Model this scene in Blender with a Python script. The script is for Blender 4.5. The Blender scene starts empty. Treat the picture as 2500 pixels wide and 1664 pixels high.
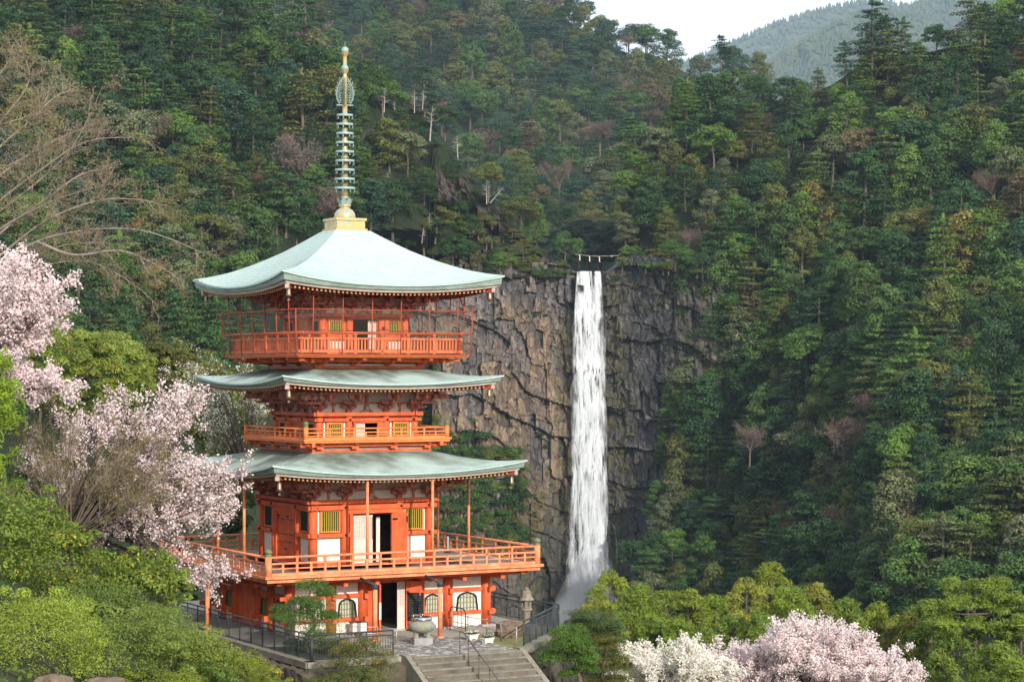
import bpy, math, random
import numpy as np
from mathutils import Matrix, Vector

sc = bpy.context.scene
COL = sc.collection
rad = math.radians

# ------------------------------------------------------------------ camera, world, sun, exposure
CAMZ = 10.64
PITCH = 0.0154
FPX = 5300.0                       # focal length in pixels of the 2500 px wide photograph
cam = bpy.data.cameras.new('camera')
cam.sensor_width = 36.0
cam.lens = FPX / 2500.0 * 36.0
cam.clip_start = 0.5
cam.clip_end = 16000.0
cam_o = bpy.data.objects.new('camera', cam)
cam_o.location = (0, 0, CAMZ)
cam_o.rotation_euler = (rad(90) + PITCH, 0, 0)
COL.objects.link(cam_o)
sc.camera = cam_o

SUN_EL = rad(22)
SUN_DIR = Vector((0.41, -0.912, 0)).normalized() * math.cos(SUN_EL) + Vector((0, 0, math.sin(SUN_EL)))
w = bpy.data.worlds.new("World")
sc.world = w
w.use_nodes = True
nt = w.node_tree
nt.nodes.clear()
wo = nt.nodes.new('ShaderNodeOutputWorld')
bg = nt.nodes.new('ShaderNodeBackground')
sky = nt.nodes.new('ShaderNodeTexSky')
sky.sky_type = 'NISHITA'
sky.sun_disc = False
sky.sun_elevation = SUN_EL
sky.sun_rotation = math.atan2(SUN_DIR.x, SUN_DIR.y)
sky.air_density = 1.0
sky.dust_density = 2.0
cl = nt.nodes.new('ShaderNodeMix')          # a thin even veil of high white cloud
cl.data_type = 'RGBA'
cl.inputs[0].default_value = 0.5
cl.inputs[7].default_value = (16.0, 16.4, 16.8, 1)
nt.links.new(sky.outputs[0], cl.inputs[6])
nt.links.new(cl.outputs[2], bg.inputs['Color'])
bg.inputs['Strength'].default_value = 0.11
nt.links.new(bg.outputs[0], wo.inputs['Surface'])

sun = bpy.data.lights.new('sun', 'SUN')
sun.energy = 3.8
sun.angle = rad(0.6)
sun.color = (1.0, 0.94, 0.84)
sun_o = bpy.data.objects.new('sun', sun)
sun_o.rotation_euler = SUN_DIR.to_track_quat('Z', 'Y').to_euler()
sun_o.location = (60, -60, 120)
COL.objects.link(sun_o)

vs = sc.view_settings
vs.view_transform = 'Standard'
vs.look = 'None'
vs.exposure = 0.22
vs.gamma = 1.0
vs.use_curve_mapping = False
sc.cycles.use_denoising = True
sc.cycles.max_bounces = 6
sc.cycles.diffuse_bounces = 3
sc.cycles.glossy_bounces = 2
sc.cycles.transmission_bounces = 3
sc.cycles.volume_bounces = 1
sc.cycles.transparent_max_bounces = 24
sc.cycles.caustics_reflective = False
sc.cycles.caustics_refractive = False


# ------------------------------------------------------------------ helpers: rays of the survey
def ray(px, py):
    a = (px - 1250.0) / FPX
    b = -(py - 832.0) / FPX
    return Vector((a, math.cos(PITCH) - b * math.sin(PITCH), math.sin(PITCH) + b * math.cos(PITCH)))


def W(px, py, D):
    """the point of the place at distance D north of the camera that the survey saw at px, py"""
    r = ray(px, py)
    return Vector((r.x / r.y * D, D, CAMZ + r.z / r.y * D))


def Wn(px, py, D):
    a = (px - 1250.0) / FPX
    b = -(py - 832.0) / FPX
    cy = math.cos(PITCH) - b * math.sin(PITCH)
    cz = math.sin(PITCH) + b * math.cos(PITCH)
    return np.stack([a / cy * D, D + 0 * a, CAMZ + cz / cy * D], -1)


# ------------------------------------------------------------------ helpers: objects
def tag(o, label=None, cat=None, group=None, kind=None):
    if label: o['label'] = label
    if cat: o['category'] = cat
    if group: o['group'] = group
    if kind: o['kind'] = kind
    return o


def empty(name, loc=(0, 0, 0), rz=0.0, label=None, cat=None, group=None):
    o = bpy.data.objects.new(name, None)
    o.empty_display_size = 0.3
    o.location = loc
    o.rotation_euler = (0, 0, rz)
    COL.objects.link(o)
    return tag(o, label, cat, group)


def link(name, me, parent=None, mtx=None):
    o = bpy.data.objects.new(name, me)
    COL.objects.link(o)
    if parent is not None:
        o.parent = parent
    if mtx is not None:
        o.matrix_local = mtx
    return o


class G:
    """collects faces for one mesh"""
    def __init__(s):
        s.v = []; s.f = []; s.m = []; s.sm = []

    def add(s, vs, fs, m=0, smooth=False):
        k = len(s.v)
        s.v.extend([tuple(p) for p in vs])
        for f in fs:
            s.f.append([i + k for i in f]); s.m.append(m); s.sm.append(smooth)
        return s

    def box(s, x0, x1, y0, y1, z0, z1, m=0):
        return s.add([(x0, y0, z0), (x1, y0, z0), (x1, y1, z0), (x0, y1, z0), (x0, y0, z1), (x1, y0, z1), (x1, y1, z1), (x0, y1, z1)],
                     [(0, 3, 2, 1), (4, 5, 6, 7), (0, 1, 5, 4), (1, 2, 6, 5), (2, 3, 7, 6), (3, 0, 4, 7)], m)

    def obox(s, c, sx, sy, sz, M=None, m=0, taper=1.0):
        """box centred on c, bottom face scaled by taper"""
        h = []
        for z, t in ((-sz / 2, taper), (sz / 2, 1.0)):
            for x, y in ((-1, -1), (1, -1), (1, 1), (-1, 1)):
                p = Vector((x * sx / 2 * t, y * sy / 2 * t, z))
                if M is not None: p = M @ p
                h.append(tuple(p + Vector(c)))
        return s.add(h, [(0, 3, 2, 1), (4, 5, 6, 7), (0, 1, 5, 4), (1, 2, 6, 5), (2, 3, 7, 6), (3, 0, 4, 7)], m)

    def tube(s, p0, p1, r0, r1=None, n=8, m=0, cap=True, smooth=True):
        r1 = r0 if r1 is None else r1
        p0 = Vector(p0); p1 = Vector(p1)
        d = (p1 - p0)
        if d.length < 1e-6: return s
        d.normalize()
        a = d.orthogonal().normalized(); b = d.cross(a)
        vs = []
        for p, r in ((p0, r0), (p1, r1)):
            for i in range(n):
                t = 2 * math.pi * i / n
                vs.append(tuple(p + (a * math.cos(t) + b * math.sin(t)) * r))
        fs = [(i, (i + 1) % n, n + (i + 1) % n, n + i) for i in range(n)]
        s.add(vs, fs, m, smooth)
        if cap:
            k = len(s.v) - 2 * n
            s.f.append([k + i for i in range(n)][::-1]); s.m.append(m); s.sm.append(False)
            s.f.append([k + n + i for i in range(n)]); s.m.append(m); s.sm.append(False)
        return s

    def path(s, pts, r, n=6, m=0):
        for a, b in zip(pts[:-1], pts[1:]):
            s.tube(a, b, r, r, n, m)
        return s

    def lathe(s, prof, n=20, c=(0, 0, 0), m=0, smooth=True, ph=0.0):
        vs = []
        for r, z in prof:
            for i in range(n):
                t = 2 * math.pi * i / n + ph
                vs.append((c[0] + r * math.cos(t), c[1] + r * math.sin(t), c[2] + z))
        fs = []
        for j in range(len(prof) - 1):
            for i in range(n):
                fs.append((j * n + i, j * n + (i + 1) % n, (j + 1) * n + (i + 1) % n, (j + 1) * n + i))
        s.add(vs, fs, m, smooth)
        k = len(s.v) - len(vs)
        if prof[0][0] > 1e-4:
            s.f.append([k + i for i in range(n)][::-1]); s.m.append(m); s.sm.append(False)
        if prof[-1][0] > 1e-4:
            s.f.append([k + (len(prof) - 1) * n + i for i in range(n)]); s.m.append(m); s.sm.append(False)
        return s

    def prism(s, poly, axis_from, axis_to, frame=None, m=0):
        """poly of (u, v); extruded along w from axis_from to axis_to; frame maps (u, v, w) to a point"""
        fr = frame or (lambda u, v, w_: (u, w_, v))
        n = len(poly)
        vs = [fr(u, v, axis_from) for u, v in poly] + [fr(u, v, axis_to) for u, v in poly]
        fs = [tuple(range(n))[::-1], tuple(range(n, 2 * n))] + [(i, (i + 1) % n, n + (i + 1) % n, n + i) for i in range(n)]
        return s.add(vs, fs, m)

    def mesh(s, name, mats):
        me = bpy.data.meshes.new(name)
        me.from_pydata(s.v, [], s.f)
        for mm in (mats if isinstance(mats, (list, tuple)) else [mats]):
            me.materials.append(mm)
        me.polygons.foreach_set('material_index', s.m)
        me.polygons.foreach_set('use_smooth', s.sm)
        me.update()
        return me

    def obj(s, name, mats, parent=None, mtx=None):
        return link(name, s.mesh(name, mats), parent, mtx)


def fast_mesh(name, verts, faces, mats, tint=None, midx=None, smooth=False, attrs=None):
    """verts (N,3), faces (M,k) numpy arrays of one face size k, or a list of such arrays"""
    me = bpy.data.meshes.new(name)
    fl = faces if isinstance(faces, list) else [faces]
    nv = len(verts)
    me.vertices.add(nv)
    me.vertices.foreach_set('co', np.asarray(verts, np.float32).ravel())
    loops = np.concatenate([f.ravel() for f in fl])
    tot = np.concatenate([np.full(len(f), f.shape[1], np.int32) for f in fl])
    start = np.concatenate([[0], np.cumsum(tot)[:-1]]).astype(np.int32)
    me.loops.add(len(loops))
    me.loops.foreach_set('vertex_index', loops.astype(np.int32))
    me.polygons.add(len(tot))
    me.polygons.foreach_set('loop_start', start)
    me.polygons.foreach_set('loop_total', tot)
    for mm in (mats if isinstance(mats, (list, tuple)) else [mats]):
        me.materials.append(mm)
    if midx is not None:
        me.polygons.foreach_set('material_index', np.asarray(midx, np.int32))
    me.polygons.foreach_set('use_smooth', np.full(len(tot), smooth, dtype=bool))
    ats = dict(attrs or {})
    if tint is not None: ats['tint'] = tint
    for k, a in ats.items():
        at = me.attributes.new(k, 'FLOAT', 'POINT')
        at.data.foreach_set('value', np.asarray(a, np.float32))
    me.update(calc_edges=True)
    return me


# ------------------------------------------------------------------ helpers: materials
def new_mat(name):
    m = bpy.data.materials.new(name)
    m.use_nodes = True
    n = m.node_tree.nodes
    n.clear()
    out = n.new('ShaderNodeOutputMaterial')
    b = n.new('ShaderNodeBsdfPrincipled')
    m.node_tree.links.new(b.outputs[0], out.inputs[0])
    return m, m.node_tree, b, out


def rgba(c):
    return (c[0], c[1], c[2], 1.0)


def noise(t, scale, detail=4, rough=0.6, coord='Object', stretch=None, seed=0.0):
    tc = t.nodes.new('ShaderNodeTexCoord')
    mp = t.nodes.new('ShaderNodeMapping')
    t.links.new(tc.outputs[coord], mp.inputs[0])
    if stretch: mp.inputs['Scale'].default_value = stretch
    mp.inputs['Location'].default_value = (seed, seed * 1.7, seed * 0.3)
    nz = t.nodes.new('ShaderNodeTexNoise')
    nz.inputs['Scale'].default_value = scale
    nz.inputs['Detail'].default_value = detail
    nz.inputs['Roughness'].default_value = rough
    t.links.new(mp.outputs[0], nz.inputs['Vector'])
    return nz.outputs['Fac']


def ramp(t, fac, stops):
    r = t.nodes.new('ShaderNodeValToRGB')
    e = r.color_ramp.elements
    while len(e) > 1: e.remove(e[-1])
    e[0].position = stops[0][0]; e[0].color = rgba(stops[0][1])
    for p, c in stops[1:]:
        x = e.new(p); x.color = rgba(c)
    t.links.new(fac, r.inputs[0])
    return r.outputs[0]


def mix(t, a, b, fac, mode='MIX'):
    x = t.nodes.new('ShaderNodeMix')
    x.data_type = 'RGBA'
    x.blend_type = mode
    for sock, val in ((0, fac), (6, a), (7, b)):
        if hasattr(val, 'links') or hasattr(val, 'is_output'):
            t.links.new(val, x.inputs[sock])
        elif sock == 0:
            x.inputs[0].default_value = val
        else:
            x.inputs[sock].default_value = rgba(val)
    return x.outputs[2]


def math_n(t, op, a, b=None, clamp=False):
    x = t.nodes.new('ShaderNodeMath')
    x.operation = op
    x.use_clamp = clamp
    for i, val in enumerate((a, b)):
        if val is None: continue
        if hasattr(val, 'is_output'): t.links.new(val, x.inputs[i])
        else: x.inputs[i].default_value = val
    return x.outputs[0]


def attr(t, name):
    a = t.nodes.new('ShaderNodeAttribute')
    a.attribute_name = name
    return a.outputs['Fac']


def bump(t, b, h, strength=0.4, dist=0.02):
    n = t.nodes.new('ShaderNodeBump')
    n.inputs['Strength'].default_value = strength
    n.inputs['Distance'].default_value = dist
    t.links.new(h, n.inputs['Height'])
    t.links.new(n.outputs[0], b.inputs['Normal'])


def paint(name, c, c2=None, rough=0.55, scale=3.0, dirt=(0.1, 0.07, 0.05), dirt_amt=0.25, metallic=0.0, bumpy=0.0, stretch=None, spec=0.3):
    """a weathered coat: two tones, dark specks of grime"""
    m, t, b, o = new_mat(name)
    c2 = c2 or tuple(x * 0.8 for x in c)
    base = ramp(t, noise(t, scale, 6, 0.7, stretch=stretch), [(0.36, c2), (0.62, c)])
    d = ramp(t, noise(t, scale * 2.3, 6, 0.75, seed=3.1, stretch=stretch), [(0.53, (0, 0, 0)), (0.70, (1, 1, 1))])
    base = mix(t, base, dirt, math_n(t, 'MULTIPLY', d, dirt_amt))
    t.links.new(base, b.inputs['Base Color'])
    b.inputs['Roughness'].default_value = rough
    b.inputs['Metallic'].default_value = metallic
    b.inputs['Specular IOR Level'].default_value = spec
    if bumpy: bump(t, b, noise(t, scale * 6, 6, 0.7), bumpy)
    return m


def foliage(name, rough=0.6, trans=0.25, spread=0.8, warm=(1.35, 1.08, 0.5), warm_amt=0.45, obj_var=0.0):
    """leaves: the tree's own colour (object colour), varied leaf by leaf"""
    m, t, b, o = new_mat(name)
    oi = t.nodes.new('ShaderNodeObjectInfo')
    tn = attr(t, 'tint')
    val = math_n(t, 'ADD', math_n(t, 'MULTIPLY', tn, spread), 1.0 - spread / 2)
    if obj_var:
        val = math_n(t, 'MULTIPLY', val, math_n(t, 'ADD', math_n(t, 'MULTIPLY', oi.outputs['Random'], obj_var), 1 - obj_var / 2))
    cc = t.nodes.new('ShaderNodeVectorMath'); cc.operation = 'SCALE'
    t.links.new(oi.outputs['Color'], cc.inputs[0]); t.links.new(val, cc.inputs['Scale'])
    col = cc.outputs[0]
    wn = noise(t, 0.35, 3, 0.6)
    wf = ramp(t, wn, [(0.5, (0, 0, 0)), (0.72, (1, 1, 1))])
    col = mix(t, col, mix(t, col, warm, 1.0, 'MULTIPLY'), math_n(t, 'MULTIPLY', wf, warm_amt))
    t.links.new(col, b.inputs['Base Color'])
    b.inputs['Roughness'].default_value = rough
    b.inputs['Specular IOR Level'].default_value = 0.25
    if trans > 0:
        tr = t.nodes.new('ShaderNodeBsdfTranslucent')
        t.links.new(col, tr.inputs['Color'])
        mx = t.nodes.new('ShaderNodeMixShader')
        mx.inputs[0].default_value = trans
        t.links.new(b.outputs[0], mx.inputs[1]); t.links.new(tr.outputs[0], mx.inputs[2])
        t.links.new(mx.outputs[0], o.inputs[0])
    return m


M = {}
M['vermilion'] = paint('vermilion paint', (0.74, 0.145, 0.042), (0.50, 0.08, 0.026), dirt_amt=0.5, scale=2.2, stretch=(1, 1, 0.45))
M['vermilion_mid'] = paint('weathered vermilion', (0.78, 0.20, 0.06), (0.66, 0.135, 0.04), dirt_amt=0.4, scale=4)
M['vermilion_pale'] = paint('sun faded vermilion', (0.82, 0.32, 0.15), (0.64, 0.18, 0.075), dirt_amt=0.6, scale=2.0)
M['lip'] = paint('ochre orange paint', (0.80, 0.25, 0.075), (0.72, 0.19, 0.055), dirt_amt=0.45)
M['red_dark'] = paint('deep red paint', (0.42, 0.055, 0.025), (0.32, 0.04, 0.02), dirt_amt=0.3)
M['plaster'] = paint('white plaster', (0.78, 0.74, 0.68), (0.70, 0.66, 0.60), dirt_amt=0.25, dirt=(0.3, 0.25, 0.2))
M['white_board'] = paint('weathered white board', (0.60, 0.50, 0.46), (0.45, 0.35, 0.31), dirt_amt=0.4, scale=2, stretch=(1, 1, 6))
M['ochre'] = paint('ochre rafter ends', (0.62, 0.36, 0.15), (0.55, 0.30, 0.12))
M['bracket'] = paint('weathered bracket red', (0.46, 0.085, 0.05), (0.58, 0.34, 0.29), dirt_amt=0.3, scale=7)
M['slat_shade'] = paint('shaded green slat', (0.022, 0.05, 0.035), (0.015, 0.035, 0.025))
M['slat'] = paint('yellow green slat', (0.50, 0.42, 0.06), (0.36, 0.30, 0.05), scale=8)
M['green_lattice'] = paint('green lattice', (0.20, 0.24, 0.09), (0.14, 0.18, 0.07), scale=8)
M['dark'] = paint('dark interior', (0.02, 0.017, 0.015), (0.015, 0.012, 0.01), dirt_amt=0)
M['door_white'] = paint('pale pink door', (0.72, 0.58, 0.52), (0.66, 0.50, 0.45), dirt_amt=0.15)
M['shoji'] = paint('paper screen', (0.55, 0.52, 0.45), (0.47, 0.44, 0.38), scale=4)
M['black_lacquer'] = paint('black lacquer', (0.016, 0.017, 0.022), (0.012, 0.012, 0.015), rough=0.35, dirt_amt=0.0)
M['iron'] = paint('dark iron', (0.045, 0.055, 0.065), (0.03, 0.036, 0.042), rough=0.45, dirt_amt=0.2)
M['steel'] = paint('galvanised pipe', (0.42, 0.40, 0.37), (0.34, 0.31, 0.28), rough=0.4, metallic=0.4)
M['chrome'] = paint('polished steel', (0.6, 0.6, 0.62), (0.5, 0.5, 0.52), rough=0.18, metallic=1.0, dirt_amt=0.1)
M['deck_floor'] = paint('grey deck boards', (0.27, 0.24, 0.20), (0.19, 0.17, 0.14), scale=2, stretch=(1, 1, 1))
M['finial'] = paint('verdigris finial', (0.17, 0.22, 0.10), (0.12, 0.17, 0.08))
M['cage'] = paint('rust red cage bar', (0.45, 0.085, 0.035), (0.34, 0.06, 0.03), scale=6)
M['bell'] = paint('bronze bell', (0.22, 0.20, 0.17), (0.30, 0.20, 0.08), rough=0.4, metallic=0.6)


def copper(name, stain):
    m, t, b, o = new_mat(name)
    tc = t.nodes.new('ShaderNodeTexCoord')
    base = ramp(t, noise(t, 1.4, 6, 0.7), [(0.25, (0.40, 0.515, 0.485)), (0.55, (0.47, 0.585, 0.55)), (0.8, (0.54, 0.64, 0.60))])
    st = ramp(t, noise(t, 5, 5, 0.7, seed=5), [(0.45, (0, 0, 0)), (0.8, (1, 1, 1))])
    base = mix(t, base, (0.27, 0.37, 0.35), math_n(t, 'MULTIPLY', st, 0.5))
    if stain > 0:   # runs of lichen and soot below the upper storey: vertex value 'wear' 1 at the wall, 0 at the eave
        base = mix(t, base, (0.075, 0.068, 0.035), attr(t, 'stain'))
    t.links.new(base, b.inputs['Base Color'])
    b.inputs['Roughness'].default_value = 0.75
    b.inputs['Specular IOR Level'].default_value = 0.08
    return m


M['copper_top'] = copper('pale copper roof', 0.0)
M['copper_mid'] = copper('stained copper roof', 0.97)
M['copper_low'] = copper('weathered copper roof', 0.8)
M['copper_seam'] = paint('copper seam', (0.24, 0.36, 0.34), (0.18, 0.27, 0.25), dirt_amt=0.3)
M['copper_edge'] = paint('copper eave edge', (0.27, 0.36, 0.32), (0.17, 0.22, 0.20), scale=1.5, dirt_amt=0.5, dirt=(0.05, 0.05, 0.045), stretch=(1, 1, 4))


def gilded(name, amt):
    m, t, b, o = new_mat(name)
    f = ramp(t, noise(t, 5.0, 5, 0.7), [(amt - 0.06, (0, 0, 0)), (amt + 0.06, (1, 1, 1))])
    col = mix(t, (0.62, 0.43, 0.16), (0.25, 0.36, 0.345), f)
    t.links.new(col, b.inputs['Base Color'])
    t.links.new(math_n(t, 'MULTIPLY', math_n(t, 'SUBTRACT', 1.0, f), 0.45), b.inputs['Metallic'])
    b.inputs['Roughness'].default_value = 0.38
    return m


M['gold'] = gilded('gilded bronze', 0.56)
M['gold_patina'] = gilded('gilded bronze with patina', 0.5)
M['patina'] = gilded('verdigris bronze', 0.34)

# wire netting: a fine mesh far too small to see wire by wire
m_, t_, b_, o_ = new_mat('wire netting')
b_.inputs['Base Color'].default_value = (0.16, 0.13, 0.11, 1)
b_.inputs['Roughness'].default_value = 0.6
b_.inputs['Alpha'].default_value = 0.12
M['net'] = m_


def stone(name, c, c2, moss=(0.10, 0.11, 0.04), moss_amt=0.3, scale=2.5, bumpy=0.5):
    m, t, b, o = new_mat(name)
    base = ramp(t, noise(t, scale, 8, 0.7), [(0.28, c2), (0.5, tuple((x + y) / 2 for x, y in zip(c, c2))), (0.72, c)])
    f = ramp(t, noise(t, scale * 0.7, 6, 0.7, seed=4), [(0.52, (0, 0, 0)), (0.66, (1, 1, 1))])
    base = mix(t, base, moss, math_n(t, 'MULTIPLY', f, moss_amt))
    sp = ramp(t, noise(t, scale * 9, 4, 0.8, seed=7), [(0.60, (0, 0, 0)), (0.70, (1, 1, 1))])
    base = mix(t, base, tuple(x * 0.35 for x in c2), math_n(t, 'MULTIPLY', sp, 0.5))
    t.links.new(base, b.inputs['Base Color'])
    b.inputs['Roughness'].default_value = 0.85
    bump(t, b, noise(t, scale * 5, 8, 0.75), bumpy, 0.03)
    return m


M['concrete'] = stone('stained concrete', (0.30, 0.27, 0.215), (0.13, 0.115, 0.09), moss_amt=0.35, scale=1.8)
M['concrete_dark'] = stone('damp streaked concrete', (0.20, 0.175, 0.14), (0.07, 0.06, 0.05), moss_amt=0.4, scale=1.5)
M['granite'] = stone('grey granite', (0.40, 0.40, 0.40), (0.28, 0.28, 0.28), moss_amt=0.1)
M['wall_stone'] = stone('mossy wall stone', (0.13, 0.10, 0.07), (0.05, 0.04, 0.03), moss=(0.05, 0.05, 0.025), scale=1.6)
M['lantern_stone'] = stone('lichened lantern stone', (0.34, 0.30, 0.24), (0.10, 0.075, 0.05), scale=7)
M['boulder'] = stone('brown boulder', (0.24, 0.17, 0.12), (0.11, 0.075, 0.055), moss_amt=0.3)
M['burner'] = stone('bronze green burner', (0.30, 0.29, 0.23), (0.20, 0.20, 0.15), moss_amt=0.0, scale=4, bumpy=0.1)
M['paver_dark'] = stone('dark paving stone', (0.20, 0.185, 0.165), (0.10, 0.09, 0.08), moss_amt=0.15, scale=1.3)
M['joint'] = stone('pale paving joint', (0.46, 0.43, 0.36), (0.34, 0.32, 0.27), moss_amt=0.1)
M['yard'] = stone('worn concrete yard', (0.40, 0.37, 0.31), (0.29, 0.27, 0.225), moss=(0.2, 0.2, 0.1), moss_amt=0.25, scale=0.8, bumpy=0.15)
M['soil'] = stone('garden soil', (0.05, 0.045, 0.025), (0.025, 0.025, 0.012), moss=(0.035, 0.055, 0.014), moss_amt=0.7, scale=0.5)
M['grass'] = stone('dry lawn', (0.26, 0.24, 0.07), (0.17, 0.17, 0.05), moss=(0.12, 0.18, 0.04), moss_amt=0.6, scale=1.5, bumpy=0.8)
M['bark'] = stone('grey bark', (0.16, 0.12, 0.09), (0.06, 0.045, 0.035), moss_amt=0.2, scale=4)
M['bark_pale'] = stone('pale twig bark', (0.34, 0.29, 0.235), (0.19, 0.16, 0.13), moss_amt=0.0, scale=4)
M['bark_dead'] = stone('bleached dead wood', (0.46, 0.43, 0.39), (0.32, 0.295, 0.26), moss_amt=0.0, scale=3)
M['leaf'] = foliage('forest leaves', trans=0.08, spread=1.0, warm_amt=0.3)
M['leaf_near'] = foliage('garden leaves', trans=0.42, spread=0.9, warm_amt=0.35)
M['needle'] = foliage('pine needles', trans=0.2, spread=0.8, warm_amt=0.3)
M['blossom'] = foliage('cherry blossom', trans=0.35, spread=0.35, warm=(1, 0.9, 0.9), warm_amt=0.2)
M['twig_brown'] = foliage('brown twigs', trans=0.0, spread=0.7, warm_amt=0.2)


# ------------------------------------------------------------------ numeric noise
def _hash(ix, iy, seed):
    n = (ix.astype(np.int64) * 374761393 + iy.astype(np.int64) * 668265263 + seed * 974711) & 0x7fffffff
    n = ((n ^ (n >> 13)) * 1274126177) & 0x7fffffff
    return ((n ^ (n >> 16)) & 0xffff) / 65535.0


def vnoise(x, y, seed=0):
    ix = np.floor(x); iy = np.floor(y)
    fx = x - ix; fy = y - iy
    fx = fx * fx * (3 - 2 * fx); fy = fy * fy * (3 - 2 * fy)
    a = _hash(ix, iy, seed); b = _hash(ix + 1, iy, seed); c = _hash(ix, iy + 1, seed); d = _hash(ix + 1, iy + 1, seed)
    return (a * (1 - fx) + b * fx) * (1 - fy) + (c * (1 - fx) + d * fx) * fy


def fbm(x, y, seed=0, oct=4):
    s = 0; amp = 0.5
    for i in range(oct):
        s = s + amp * vnoise(x, y, seed + i * 17)
        x = x * 2.03; y = y * 2.03; amp *= 0.5
    return s


def voronoi(x, y, seed=0, jitter=0.9):
    """cell value, second value, distance to border, local coords"""
    ix = np.floor(x); iy = np.floor(y)
    best = np.full(x.shape, 1e9); sec = np.full(x.shape, 1e9)
    val = np.zeros(x.shape); val2 = np.zeros(x.shape); lx = np.zeros(x.shape); ly = np.zeros(x.shape)
    for dx in (-1, 0, 1):
        for dy in (-1, 0, 1):
            cx = ix + dx; cy = iy + dy
            px = cx + 0.5 + (_hash(cx, cy, seed) - 0.5) * jitter
            py = cy + 0.5 + (_hash(cx, cy, seed + 5) - 0.5) * jitter
            d = np.maximum(np.abs(x - px), np.abs(y - py)) * 0.85 + np.hypot(x - px, y - py) * 0.15
            nearer = d < best
            sec = np.where(nearer, best, np.minimum(sec, d))
            val = np.where(nearer, _hash(cx, cy, seed + 9), val)
            val2 = np.where(nearer, _hash(cx, cy, seed + 13), val2)
            lx = np.where(nearer, x - px, lx); ly = np.where(nearer, y - py, ly)
            best = np.where(nearer, d, best)
    return val, val2, sec - best, lx, ly


def interp(pts):
    xs = np.array([p[0] for p in pts], float); ys = np.array([p[1] for p in pts], float)
    return lambda x: np.interp(x, xs, ys)


def grid_faces(nr, nc):
    i = np.arange(nr * nc).reshape(nr, nc)
    return np.stack([i[:-1, :-1], i[1:, :-1], i[1:, 1:], i[:-1, 1:]], -1).reshape(-1, 4)


# ------------------------------------------------------------------ hillsides
m_, t_, b_, o_ = new_mat('forest floor and rock')
fl = ramp(t_, noise(t_, 0.25, 6, 0.7), [(0.3, (0.014, 0.020, 0.010)), (0.55, (0.026, 0.036, 0.016)), (0.75, (0.050, 0.045, 0.026))])
rk = ramp(t_, noise(t_, 0.7, 8, 0.8, stretch=(1, 1, 0.2)), [(0.36, (0.02, 0.018, 0.016)), (0.5, (0.075, 0.058, 0.052)), (0.66, (0.15, 0.12, 0.105))])
c_ = mix(t_, fl, rk, attr(t_, 'rock'))
t_.links.new(c_, b_.inputs['Base Color'])
b_.inputs['Roughness'].default_value = 0.9
b_.inputs['Specular IOR Level'].default_value = 0.1
bump(t_, b_, noise(t_, 0.8, 6, 0.7), 0.6, 1.0)
M['hill'] = m_

crest_A = interp([(-700, -330), (-260, -240), (300, -120), (560, -20), (720, 50), (880, 165), (1040, 205), (1110, 310), (1200, 425), (1290, 520), (1360, 575), (1425, 640)])
base_A = interp([(-700, 2000), (540, 2000), (1040, 2000), (1060, 676), (1425, 676)])
crest_B = interp([(300, -190), (900, -150), (1200, -105), (1330, -75), (1440, -2), (1530, 42), (1600, 58), (1680, 92), (1760, 118), (1900, 160), (2150, 230)])
crest_C = interp([(1440, 640), (1475, 590), (1500, 470), (1560, 300), (1640, 190), (1740, 118), (1830, 126), (1900, 148), (1960, 140), (2030, 110), (2090, 70), (2140, 40), (2200, 45), (2300, 22), (2400, 8), (2500, -14), (2900, -110), (3300, -180)])
edge_C = interp([(0, 1300), (560, 1450), (640, 1590), (720, 1672), (880, 1700), (1000, 1665), (1070, 1632), (1250, 1595), (1400, 1572), (1700, 1565)])


def D_A(px, py): return 430 + 0.16 * (900 - py) + 0.08 * (px - 400) + 95 * np.clip((px - 640) / 330, 0, 1) * np.clip((py - 560) / 200, 0, 1) * np.clip((1090 - px) / 70, 0, 1) + 27 * np.clip((px - 1030) / 50, 0, 1) * np.clip((py - 470) / 170, 0, 1)
def D_B(px, py): return 740 + 0.95 * (600 - py) + 0.02 * (px - 1200)
def D_C(px, py): return 500 + 0.17 * (1000 - py) - 0.07 * (px - 1700) + 80 * np.clip((2250 - px) / 460, 0, 1) * np.clip((py - 650) / 600, 0, 1)


def rock_A(px, py):
    """bare rock bands on the left spur"""
    def blob(cx, cy, rx, ry): return np.clip(1.6 - ((px - cx) / rx) ** 2 - ((py - cy) / ry) ** 2, 0, 1)
    return np.maximum.reduce([blob(960, 350, 100, 38), blob(1080, 460, 60, 40), blob(1215, 632, 130, 30), blob(690, 370, 30, 55), blob(1180, 545, 50, 36), 0.8 * blob(560, 470, 24, 60)])


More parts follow.
